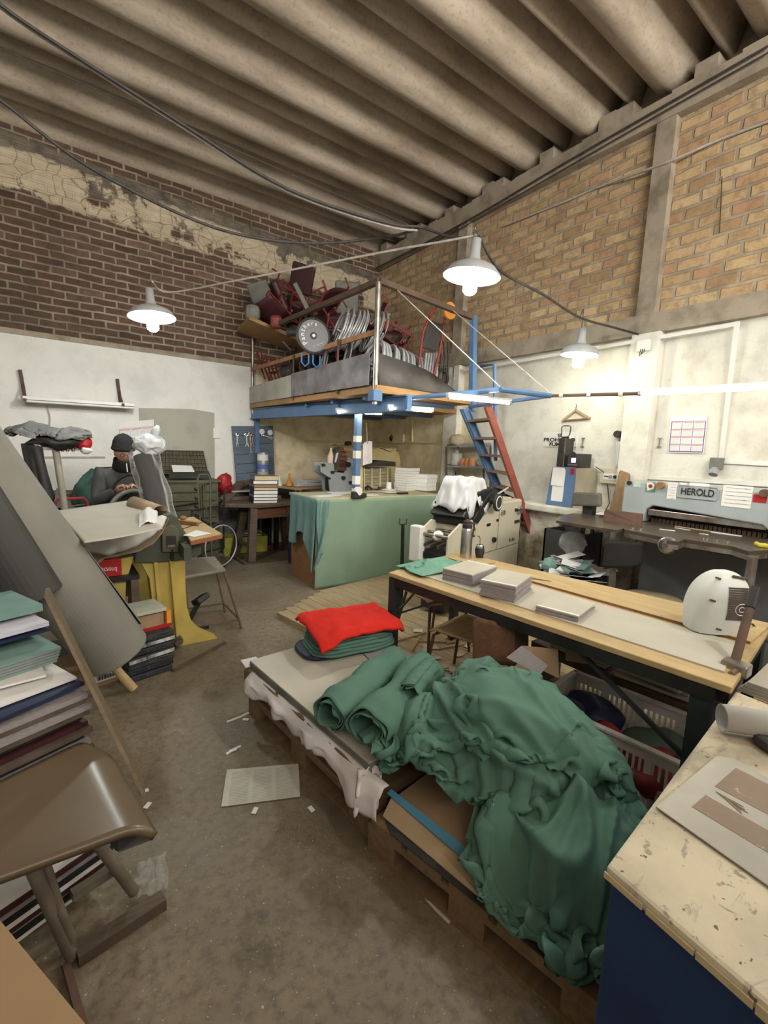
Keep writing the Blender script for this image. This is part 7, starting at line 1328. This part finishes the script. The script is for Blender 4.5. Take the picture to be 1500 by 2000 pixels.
ys = [1500, 1487, 1475, 1463, 1452, 1440, 1428, 1416, 1405, 1394, 1383, 1372, 1362]; xs = [163, 170, 165, 185, 178, 165, 182, 172, 160, 175, 180, 168, 172]
for i, (y, x) in enumerate(zip(ys, xs)):
    rsheet(x, y, 1.72+RN.uniform(-.01, .01), .55, .34, .019, [M_MAROON, M_MAROON, M_BOARDE, M_BROWNJ, M_BOARDE, M_IRON, M_BROWNJ][i % 7 if i < 8 else 2+i % 5], 'worn board with a dark edge in the left rack pile', 0, 'board_sheet', 'board', 'worn boards in the left rack pile')
rsheet(165, 1338, 1.73, .55, .34, .012, M_NAVY, 'navy board just below the white papers in the left rack', yaw=.10)
rsheet(150, 1326, 1.74, .55, .34, .008, M_PAPER, 'white paper sheet on top of the left rack pile', 0, 'paper_sheet', 'paper'); rsheet(90, 1322, 1.70, .40, .2, .008, M_PAPER, 'second white sheet lying askew on the left rack pile', .0, 'paper_sheet', 'paper', None, -.25)
for i in range(5): rsheet(112+2*i, 1292-6*i, 1.80, .5, .30, .010, M_TEALB if i == 4 else M_BOARDE if i % 2 else M_TEALB, 'pale teal board in the middle of the left rack' if i == 4 else 'board under the pale teal one in the left rack', 0, 'board_sheet', 'board', None if i == 4 else 'boards under the pale teal one')
rsheet(98, 1232, 1.86, .55, .30, .012, M_NAVY, 'navy board under the white one on the upper shelf of the left rack'); rsheet(96, 1222, 1.86, .55, .3, .018, M_PAPERB, 'bluish white board on the upper shelf of the left rack'); rsheet(84, 1193, 1.92, .5, .3, .03, M_TEALB, 'teal board at the top of the left rack')
# ---------------------------------------------------------------- brown chair at the lower left
bc = thing('wooden_chair', 'brown moulded plywood chair at the lower left in front of the rack', 'chair', (0, 1.5, 0))
kz = .50; s_fr, s_br = pz(302, 1607, kz), pz(200, 1432, kz); s_fl = s_fr+(pz(-60, 1742, kz)-s_fr)*1.25; s_bl = s_br+(pz(-60, 1560, kz)-s_br)*1.45
def cseat(i, j):
    p = s_fl.lerp(s_fr, i).lerp(s_bl.lerp(s_br, i), j); u = i
    if u > .84: p.z -= .045*((u-.84)/.16)**2*(1-.3*j)
    r_ = max(0, (i-.78)/.22)*max(0, (j-.70)/.30); p += (s_fl.lerp(s_br, .5)-p)*.22*r_*r_; p.z -= .012*math.sin(PI*j); return p
MB(True).grid(40, 24, cseat).build('seat', mat('brown_moulded_ply', (.155, .115, .07), (.115, .083, .05), 2.2, .32, spec=.5, wear=.72, wc=(.22, .19, .15)), bc, smooth=2, solid=.022)
MB(True).slab([pz(225, 1590, kz-.04), pz(300, 1612, kz-.06), pz(302, 1640, kz-.10), pz(232, 1668, kz-.10)], V((-.02, .04, 0))).build('corner_block', M_BLKV, bc, bev=.006)
M_CLEG = mat('grey_brown_tube', (.20, .17, .135), (.13, .105, .08), 8, .5)
fa, fb_, fc = pz(262, 1742, .02), pz(140, 1868, .02), pz(318, 1752, .02)
MB(True).cyl(pz(188, 1643, .30), fa, .018, n=14).build('leg', M_CLEG, bc, smooth=True); MB(True).cyl(pz(62, 1692, .42), fb_, .018, n=14).build('leg', M_CLEG, bc, smooth=True)
MB(True).tube([pz(66, 1700, .40)+V((.02, .04, 0)), pz(118, 1780, .22), pz(138, 1830, .10), fb_+V((.0, .0, .02)), pz(120, 1878, .02)], .013, 10).build('brace', M_CLEG, bc, smooth=True); MB(True).bar(pz(140, 1750, .12), pz(222, 1697, .12), .03, .03).build('stretcher', M_CLEG, bc)
solo(MB(True).bar(pz(150, 1868, .02), pz(320, 1757, .02), .05, .04), 'wooden_bar', 'square wooden bar lying on the floor by the chair legs', 'bar', M_DWOOD)
solo(MB(True).bar(pz(128, 1880, .01), pz(172, 2040, .01), .02, .02), 'thin_rod', 'thin rod lying on the floor at the lower left', 'rod', M_RUST)
for i in range(9):
    rsheet(224-3*i+RN.uniform(-8, 6), 1668+11*i-40, 1.62, .5, .2, .018, [M_PAPER, M_MAROON, M_BOARDE, M_IRON][i % 4], 'flat board or book stored on the floor under the brown chair', 0, 'stored_board', 'board', 'boards stored under the brown chair')
zb2 = .62; q = [pz(-10, 1785, zb2), pz(172, 2006, zb2), pz(120, 2300, zb2), pz(-500, 2200, zb2), pz(-420, 1850, zb2)]; solo(MB(True).slab([V((p.x, p.y, 0)) for p in q], V((0, 0, zb2))), 'carton', 'tan cardboard carton filling the lower left corner', 'box', mat('tan_carton', (.33, .225, .125), (.28, .185, .10), 2, .8))
def film(i, j): p = pz(268+58*i, 1690+72*j-18*i, .01); p.z += .012+.02*noise.noise(V((i*5, j*5, 1)))+.008*noise.noise(V((i*13, j*13, 3))); p.x += .02*noise.noise(V((i*3, j*3, 7))); p.y += .03*noise.noise(V((j*3, i*3, 5))); return p
solo(MB(True).grid(30, 30, film), 'plastic_film', 'crumpled clear plastic film on the floor beside the brown chair', 'film', M_CLEAR, smooth=2)
# ---------------------------------------------------------------- coat stand
cy = 5.35; K = lambda x, y, Y=cy: pY(x, y, Y)
cs = thing('coat_stand', 'steel coat stand loaded with jackets before the whitewashed wall', 'coat stand', V((K(118, 960).x+.04, cy, 0)))
top_, low_ = K(107, 866), K(128, 1005); dn = (low_-top_).normalized(); MB(True).cyl(top_, top_+dn*(top_.z/-dn.z), .03, n=14).build('pole', mat('pale_pole', (.42, .39, .33), (.34, .31, .26), 6, .5), cs, smooth=True)
MB(True).bar(K(58, 876), K(168, 877), .03, .03).build('crossbar', M_STEEL, cs); MB(True).cyl((top_+dn*(top_.z/-dn.z)), (top_+dn*(top_.z/-dn.z))+V((0, 0, .03)), .16, n=24).build('base', M_IRON, cs)
for x0, y0, x1, y1 in ((49, 830, 76, 874), (152, 838, 147, 874), (57, 878, 80, 878)): MB(True).tube([K(x0, y0, cy-.04), K((x0+x1)/2, (y0+y1)/2+1, cy-.04), K(x1, y1, cy-.02)], .010, 7).build('hook', M_ALU, cs, smooth=True)
for x in (112, 122, 132, 143): MB(True).cyl(K(x, 876, cy-.03), K(x, 882, cy-.03), .014, n=10).build('peg', M_STEEL, cs)
MB(True).tube([K(97, 835, cy-.05), K(101, 850, cy-.06), K(106, 868, cy-.04)], .008).build('wire_stem', M_CABLEW, cs)
def jk(cx, cy_, cz, rx, ry, rz, m_, lab, sd, am=.03, name='jacket', cat='jacket'):
    mb = MB(True).ball((cx, cy_, cz), (rx, ry, rz), 40, 26)
    for v in mb.v:
        q = V((v.x*5, v.y*5, v.z*16)); n = 1-abs(noise.noise(q+V((sd, 0, 0))))*2; v += V((0, -1, .6))*am*n+V((1, 0, 1))*am*1.1*noise.noise(v*9+V((sd, 1, 2)))+V((0, 0, -.05))*max(0, math.sin(v.x*9+sd))
    crumple(mb, am*.6, 14, sd); return solo(mb, name, lab, cat, m_, smooth=2)
c_ = K(102, 850)
def fl_h(x, y): return np.maximum.reduce([mound(x, y, c_.x-.10, cy, .20, .13, 0, c_.z+.06, c_.z-.06, .7), mound(x, y, c_.x+.15, cy, .17, .12, 0, c_.z+.03, c_.z-.06, .7), np.full_like(x, c_.z-.10)])
fo = sheet(c_.x+.01, cy, .60, .30, .0, 70, 40, 1.28, .02, fl_h, 'grey fleece bundled on top of the coat stand', 77, mat('grey_fleece', (.19, .19, .185), (.12, .12, .12), 7, .9), 110); fo.name = 'fleece_jacket'; fo['category'] = 'jacket'
c_ = K(110, 866); jk(c_.x, cy+.02, c_.z, .24, .10, .05, M_BLKV, 'black garment under the grey fleece on the coat stand', 4)
def coat(i, j):
    a, b, c, d = K(46, 866, cy+.03), K(80, 872, cy-.05), K(104, 975, cy-.02), K(66, 985, cy+.05); p = a.lerp(b, i).lerp(d.lerp(c, i), j); p.y += -.05*math.sin(PI*i)+.03*math.sin(i*15)*j; return p
solo(MB(True).grid(24, 30, coat), 'coat', 'long black coat hanging from the left side of the coat stand', 'coat', M_BLKV, smooth=2, solid=.05)
c_ = K(166, 870, cy-.03); jk(c_.x, cy-.03, c_.z+.02, .055, .05, .06, M_REDP, 'red part of the cap bundle at the right end of the coat stand', 7, .01, 'cap', 'cap'); jk(c_.x+.015, cy-.05, c_.z-.045, .045, .04, .035, M_WPLAS, 'white brim hanging from the red cap on the coat stand', 8, .01, 'cap', 'cap')
# clutter along the wall behind the stand
rf = thing('walking_frame', 'red tube walking frame standing behind the coat stand pole', 'frame', pY(140, 1000, 5.8)); rf.name = 'walker'; MB(True).tube([pY(108, 985, 5.8)*1-V((0, 0, pY(108, 985, 5.8).z)), pY(107, 985, 5.8), pY(113, 975, 5.8), pY(163, 973, 5.8), pY(171, 980, 5.8), pY(174, 990, 5.8)-V((0, 0, pY(174, 990, 5.8).z))], .016, 8).build('tube', mat('bright_red_tube', (.50, .045, .06), (.42, .035, .05)), rf, smooth=True); MB(True).bar(pY(110, 992, 5.8), pY(172, 984, 5.8), .012, .012).build('cross_tube', M_STEEL, rf)
for i, (x, y, w, h, m_, lab) in enumerate([(128, 962, .34, .22, M_BROWNJ, 'brown carton stacked by the wall behind the red frame'), (140, 985, .4, .5, M_IRON, 'dark carton low by the wall behind the red frame'), (95, 985, .3, .5, M_BLKV, 'black carton low by the wall left of the red frame')]):
    c_ = pY(x, y, 6.5); z1 = max(.2, c_.z); solo(MB(True).bb(c_.x-w/2, c_.x+w/2, 6.3, 6.8, z1-h if i == 0 else 0, z1), 'carton', lab, 'box', m_)
solo(MB(True).slab([pY(105, 990, 6.1), pY(170, 1000, 6.1), pY(165, 975, 6.4), pY(110, 955, 6.4)], V((0, 0, .01))), 'sheet_metal', 'grey metal sheet slanting by the wall behind the red frame', 'sheet', M_GREYV)
gb = MB(True).ball(pY(193, 968, 6.2), (.20, .16, .26), 60, 40)
crumple(gb, .05, 5, 3)
solo(gb, 'green_sack', 'crumpled green fabric sack behind the man', 'sack', mat('teal_green_sack', (.05, .12, .10), (.03, .07, .06), 6, .8), smooth=2)
# ---------------------------------------------------------------- platen press in front of the man
pp = thing('platen_press', 'black treadle press with a grey-green flywheel in front of the man', 'printing press', (.75, 5.0, 0))
Yp = 4.95; Q = lambda x, y, Y=Yp: pY(x, y, Y)
MB(True).bb(.52, 1.02, 4.9, 5.3, 0, .74).build('body', M_IRON, pp, bev=.03); fw = Q(262, 1006, 4.85)
fwx = V((.35, -1, .05)).normalized(); MB(True).torus(fw, fwx, .23, .02, 48, 10).build('flywheel_rim', M_GREYV, pp, smooth=2); MB(True).cyl(fw-fwx*.03, fw+fwx*.03, .05).build('flywheel_hub', M_IRON, pp)
for k in range(5): a_ = k*2*PI/5; u_, w_ = fwx.orthogonal().normalized(), fwx.cross(fwx.orthogonal().normalized()); MB(True).bar(fw, fw+(u_*math.cos(a_)+w_*math.sin(a_))*.22, .02, .02).build('flywheel_spoke', M_IRON, pp)
MB(True).tube([Q(219, 956), Q(225, 944), Q(236, 933), Q(250, 927), Q(261, 929), Q(264, 938)], .014, 8).build('guard_rod', M_IRON, pp, smooth=True); MB(True).tube([Q(232, 988), Q(238, 972), Q(252, 960), Q(270, 955)], .012, 8).build('guard_rod', M_IRON, pp, smooth=True)
MB(True).slab([Q(226, 960, 5.0), Q(262, 948, 5.0), Q(266, 975, 5.0), Q(236, 985, 5.0)], V((0, .08, 0))).build('platen', M_BLKV, pp, bev=.01)
# ---------------------------------------------------------------- roll wrapped in clear plastic
pa, pb = pY(281, 893, 4.62), pY(312, 1000, 4.45); pa = pa+V((.0, 0, -.0)); dr = (pb-pa).normalized(); pb2 = pb+dr*.25
wr = thing('wrapped_roll', 'dark roll sealed in a knotted clear plastic bag beside the man', 'roll', V((pb2.x, pb2.y, .6))); MB(True).cyl(pa-dr*.02, pb2, .085, n=36).build('roll', mat('charcoal_roll', (.045, .04, .038), (.03, .028, .027), 3, .7), wr, bev=.01)
M_FILM, t__, b__ = NT('cloudy_plastic_film'); b__.inputs['Base Color'].default_value = (.80, .83, .86, 1); b__.inputs['Roughness'].default_value = .25; lw_ = t__.nodes.new('ShaderNodeLayerWeight'); lw_.inputs[0].default_value = .35
t__.links.new(mapr(t__, lw_.outputs['Facing'], .15, .85, .05, .85), b__.inputs['Alpha'])
aa = dr.orthogonal().normalized(); bb_ = dr.cross(aa)
def sleeve(i, j):
    a = 2*PI*i; L = -.06+(.06+(pb2-pa).length)*j; rr = .116+.018*noise.noise(V((math.cos(a)*2, math.sin(a)*2, j*5)))+.008*math.cos(a*6); return pa+dr*L+(aa*math.cos(a)+bb_*math.sin(a))*rr
MB(True).grid(49, 30, sleeve).build('plastic_sleeve', M_FILM, wr, smooth=2)
kn_ = pY(292, 868, 4.6); kc = MB(True).ball(kn_, (.12, .09, .075), 64, 44)
crumple(kc, .020, 13, 1)
M_CPL = mat('crumpled_white_plastic', (.68, .71, .74), (.52, .55, .58), 10, .3); kc.build('gathered_plastic', M_CPL, wr, smooth=2)
tp0 = pY(299, 855, 4.58); tp1 = pY(309, 831, 4.56); MB(True).tube([tp0, tp0.lerp(tp1, .35)+V((.0, 0, 0)), tp0.lerp(tp1, .7), tp1], [.025, .04, .035, .012], 10).build('knot_tail', M_CPL, wr, smooth=2)
# ---------------------------------------------------------------- the man
PX, PY_ = .585, 5.32; HZ = 1.37
man = thing('person', 'man in a black knit cap, glasses and grey zip jumper working at the press', 'person', (PX+.02, PY_+.05, 0))
def skinned(nodes, edges, name, m_, parent, lvl=2, extra=None):
    me = bpy.data.meshes.new(name); o = bpy.data.objects.new(name, me); COL.objects.link(o)
    me.from_pydata([n[0] for n in nodes], edges, []); md = o.modifiers.new('k', 'SKIN'); me.skin_vertices[0].data[0].use_root = True
    for sv, n in zip(me.skin_vertices[0].data, nodes): r_ = n[1]; sv.radius = r_ if isinstance(r_, tuple) else (r_, r_)
    sd = o.modifiers.new('s', 'SUBSURF'); sd.levels = sd.render_levels = lvl; dg = bpy.context.evaluated_depsgraph_get(); me2 = bpy.data.meshes.new_from_object(o.evaluated_get(dg)); bpy.data.objects.remove(o)
    mb = MB(True); mb.v = [v.co.copy() for v in me2.vertices]; mb.f = [tuple(p.vertices) for p in me2.polygons]
    if extra: extra(mb)
    return mb.build(name, m_, parent, smooth=2)
Lsh, Rsh = V((PX-.19, PY_, 1.25)), V((PX+.19, PY_-.02, 1.25)); Lel, Rel = V((PX-.225, PY_-.06, .98)), V((PX+.24, PY_-.08, 1.0)); Lha, Rha = pY(240, 952, 5.0), pY(258, 951, 5.0)
Lwr = Lha+(Lel-Lha).normalized()*.085+V((0, 0, .005)); Rwr = Rha+(Rel-Rha).normalized()*.085
core = [((PX+.02, PY_+.06, .86), (.15, .11)), ((PX+.02, PY_+.05, 1.02), (.145, .10)), ((PX+.01, PY_+.02, 1.17), (.165, .105)), ((PX, PY_-.01, 1.29), (.09, .075)), ((PX, PY_-.035, 1.37), .055)]
body_n = core+[(Lsh, .062), (Lel, .045), (Lwr, .030), (Rsh, .062), (Rel, .045), (Rwr, .030), ((PX-.08, PY_+.05, .78), .085), ((PX-.09, PY_+.04, .44), .058), ((PX-.09, PY_+.07, .08), .040), ((PX+.12, PY_+.05, .78), .085), ((PX+.13, PY_+.04, .44), .058), ((PX+.13, PY_+.07, .08), .040)]
body_e = [(0, 1), (1, 2), (2, 3), (3, 4), (2, 5), (5, 6), (6, 7), (2, 8), (8, 9), (9, 10), (0, 11), (11, 12), (12, 13), (0, 14), (14, 15), (15, 16)]
hc = pY(241, 884, 5.24); fwd = V((.14, -1, -.30)).normalized(); rgt = V((1, .14, 0)).normalized(); upv = rgt.cross(fwd).normalized(); upv = upv if upv.z > 0 else -upv
def headx(mb):
    n, m = 28, 20; b0 = len(mb.v)
    for i in range(m+1):
        t = PI*i/m
        for j in range(n):
            a = 2*PI*j/n; x, y, z = math.sin(t)*math.cos(a), math.sin(t)*math.sin(a), math.cos(t)
            X_ = .074*x*(1-.18*max(0, -z)); Z_ = .115*z; Y2 = .094*y*(1-.10*max(0, -z))
            f = max(0, y)
            if f > .5: Y2 += .022*math.exp(-(x/.16)**2-((z+.15)/.16)**2)+.010*math.exp(-(x/.25)**2-((z+.52)/.10)**2)-.010*math.exp(-((abs(x)-.38)/.16)**2-((z-.08)/.12)**2)+.006*math.exp(-(x/.5)**2-((z-.26)/.08)**2)
            mb.v.append(hc+rgt*X_+fwd*Y2+upv*Z_)
    mb.f += [(b0+i*n+j, b0+(i+1)*n+j, b0+(i+1)*n+(j+1) % n, b0+i*n+(j+1) % n) for i in range(m) for j in range(n)]
    for s in (-1, 1): mb.ball(hc+rgt*s*.076-fwd*.0+upv*-.005, (.012, .02, .03), 10, 7)
    for ha, wr_, s in ((Lha, Lwr, 1), (Rha, Rwr, -1)):                       # palms, four fingers and a thumb each, curled on the press
        d = (ha-wr_).normalized(); sd_ = d.cross(V((0, 0, 1))).normalized(); dn_ = V((0, 0, -1)); mb.tube([wr_, wr_+d*.045, ha+d*.015], [.026, .036, .030], 10)
        for k in range(4): b = ha+d*.012+sd_*(-.030+.020*k); L = (.030, .036, .034, .026)[k]; mb.tube([b-d*.02, b+d*L, b+d*(L*1.7)+dn_*.016, b+d*(L*1.75)+dn_*.042], [.010, .0095, .009, .0075], 8)
        b = wr_+d*.035+sd_*s*-.03; mb.tube([b, b+d*.03-sd_*s*.022+dn_*.01, b+d*.058-sd_*s*.018+dn_*.025], [.012, .011, .009], 8)
skinned(body_n, body_e, 'body', mat('skin', (.52, .31, .22), (.45, .26, .18), 6, .5), man, 2, headx)
jmat = mat('charcoal_jumper', (.088, .089, .09), (.066, .067, .068), 8, .9)
jn = [((PX+.02, PY_+.06, .80), (.185, .135)), ((PX+.02, PY_+.05, 1.0), (.18, .13)), ((PX+.01, PY_+.02, 1.17), (.19, .13)), ((PX, PY_-.01, 1.275), (.105, .09)), (Lsh, .085), (Lel, .072), (Lel.lerp(Lwr, .5), .058), (Lwr, .044), (Rsh, .085), (Rel, .072), (Rel.lerp(Rwr, .5), .058), (Rwr, .044)]
def wrk(mb):
    for v in mb.v: v += V((0, -1, .3))*.010*noise.noise(V((v.x*9, v.y*9, v.z*16)))
skinned(jn, [(0, 1), (1, 2), (2, 3), (2, 4), (4, 5), (5, 6), (6, 7), (2, 8), (8, 9), (9, 10), (10, 11)], 'jumper', jmat, man, 2, wrk)
skinned([((PX+.02, PY_+.06, .86), (.165, .125)), ((PX-.08, PY_+.05, .78), .10), ((PX-.09, PY_+.04, .44), .075), ((PX-.09, PY_+.07, .07), .06), ((PX+.12, PY_+.05, .78), .10), ((PX+.13, PY_+.04, .44), .075), ((PX+.13, PY_+.07, .07), .06)], [(0, 1), (1, 2), (2, 3), (0, 4), (4, 5), (5, 6)], 'trousers', M_NAVY, man, 2)
for x in (PX-.09, PX+.13): MB(True).ball((x, PY_+.02, .045), (.05, .13, .045), 16, 9).build('shoe', M_BLKV, man, smooth=2)
zp = MB(True).bar(pY(247, 905, PY_-.17), pY(249, 922, PY_-.19), .010, .006, (0, 1, 0)); zp.build('zip', M_ALU, man)
bn_ = MB(True); kb = mat('black_knit', (.012, .012, .013), (.02, .02, .021), 30, .95, 0, .4, 120)
MB(True).lathe([(.097, .012), (.104, .03), (.101, .055), (.098, .06), (.093, .10), (.075, .14), (.045, .165), (.012, .178), (.001, .179)], hc+upv*.012-fwd*.008, upv-fwd*.12, 30).build('knit_cap', kb, man, smooth=2)
MB(True).torus(hc+upv*.04-fwd*.008, upv-fwd*.12, .092, .018, 30, 8).build('cap_brim', kb, man, smooth=2); MB(True).cyl(hc+upv*.045+fwd*.085+rgt*.05, hc+upv*.045+fwd*.10+rgt*.055, .006).build('cap_badge', M_GREYT, man)
MB(True).lathe([(.092, -.145), (.094, -.11), (.088, -.075), (.089, -.05), (.084, -.035)], hc-upv*.025+fwd*.015, upv, 28).build('neck_gaiter', kb, man, smooth=2, solid=.006)
for s in (-1, 1): MB(True).torus(hc+rgt*s*.033+fwd*.098+upv*.005, fwd, .019, .0022, 18, 5).build('glasses_ring', M_IRON, man)
MB(True).bar(hc-rgt*.012+fwd*.102+upv*.008, hc+rgt*.012+fwd*.102+upv*.008, .003, .003).build('glasses_bridge', M_IRON, man)
# ---------------------------------------------------------------- pieces that belong to a part go one level deeper
SUB = {'spokes': 'rim', 'cap_brim': 'knit_cap', 'cap_badge': 'knit_cap', 'spout_button': 'cap', 'finger_ring': 'blade', 'glasses_bridge': 'glasses_ring', 'flywheel_spoke': 'flywheel_rim', 'flywheel_hub': 'flywheel_rim',
       'ribs': 'hood', 'gauge_strip': 'hood', 'white_ring': 'handwheel', 'wheel_boss': 'handwheel', 'sticker_letter': 'sticker', 'sticker_dot': 'sticker', 'name_border': 'bridge', 'image_block': 'sheet', 'text_lines': 'sheet', 'faint_print': 'sheet',
       'grid_lines': 'sheet', 'month_print': 'sheet', 'day_numbers': 'sheet', 'barcode': 'label', 'clamp_screw': 'clamp', 'note_print': 'table_note', 'slide_slot': 'slide_plate', 'slide_block': 'slide_plate', 'foot_pin': 'foot_boss', 'table_edge': 'side_table', 'table_slot': 'side_table',
       'grille_ring': 'grille_slots', 'leaf_edge': 'raised_leaf', 'hub_ring': 'disc', 'leaf_emblem': 'disc', 'knot_tail': 'gathered_plastic', 'yellow_mark': 'warning_sticker', 'leaf': 'top', 'name_plate': 'body', 'peeling_edge_band': 'top', 'emblem': 'cover', 'symbol': 'plate', 'white_hinge': 'board', 'hole': 'card', 'display': 'body', 'dial': 'body', 'cd_slot': 'body', 'red_sticker': 'door', 'clipboard': 'door', 'nameplate': 'face'}
stem_ = lambda o: o.name.split('.')[0]
for root in [o for o in bpy.data.objects if o.type == 'EMPTY' and o.parent is None]:
    kids = list(root.children)
    for ch in kids:
        want = SUB.get(stem_(ch))
        if not want: continue
        if want == 'rim' and not any(stem_(k) == 'rim' for k in kids): want = 'handrim'
        cand = [k for k in kids if stem_(k) == want and k.parent == root]
        if cand:
            same = [k for k in kids if stem_(k) == stem_(ch)]; ch.parent = cand[min(same.index(ch), len(cand)-1)]
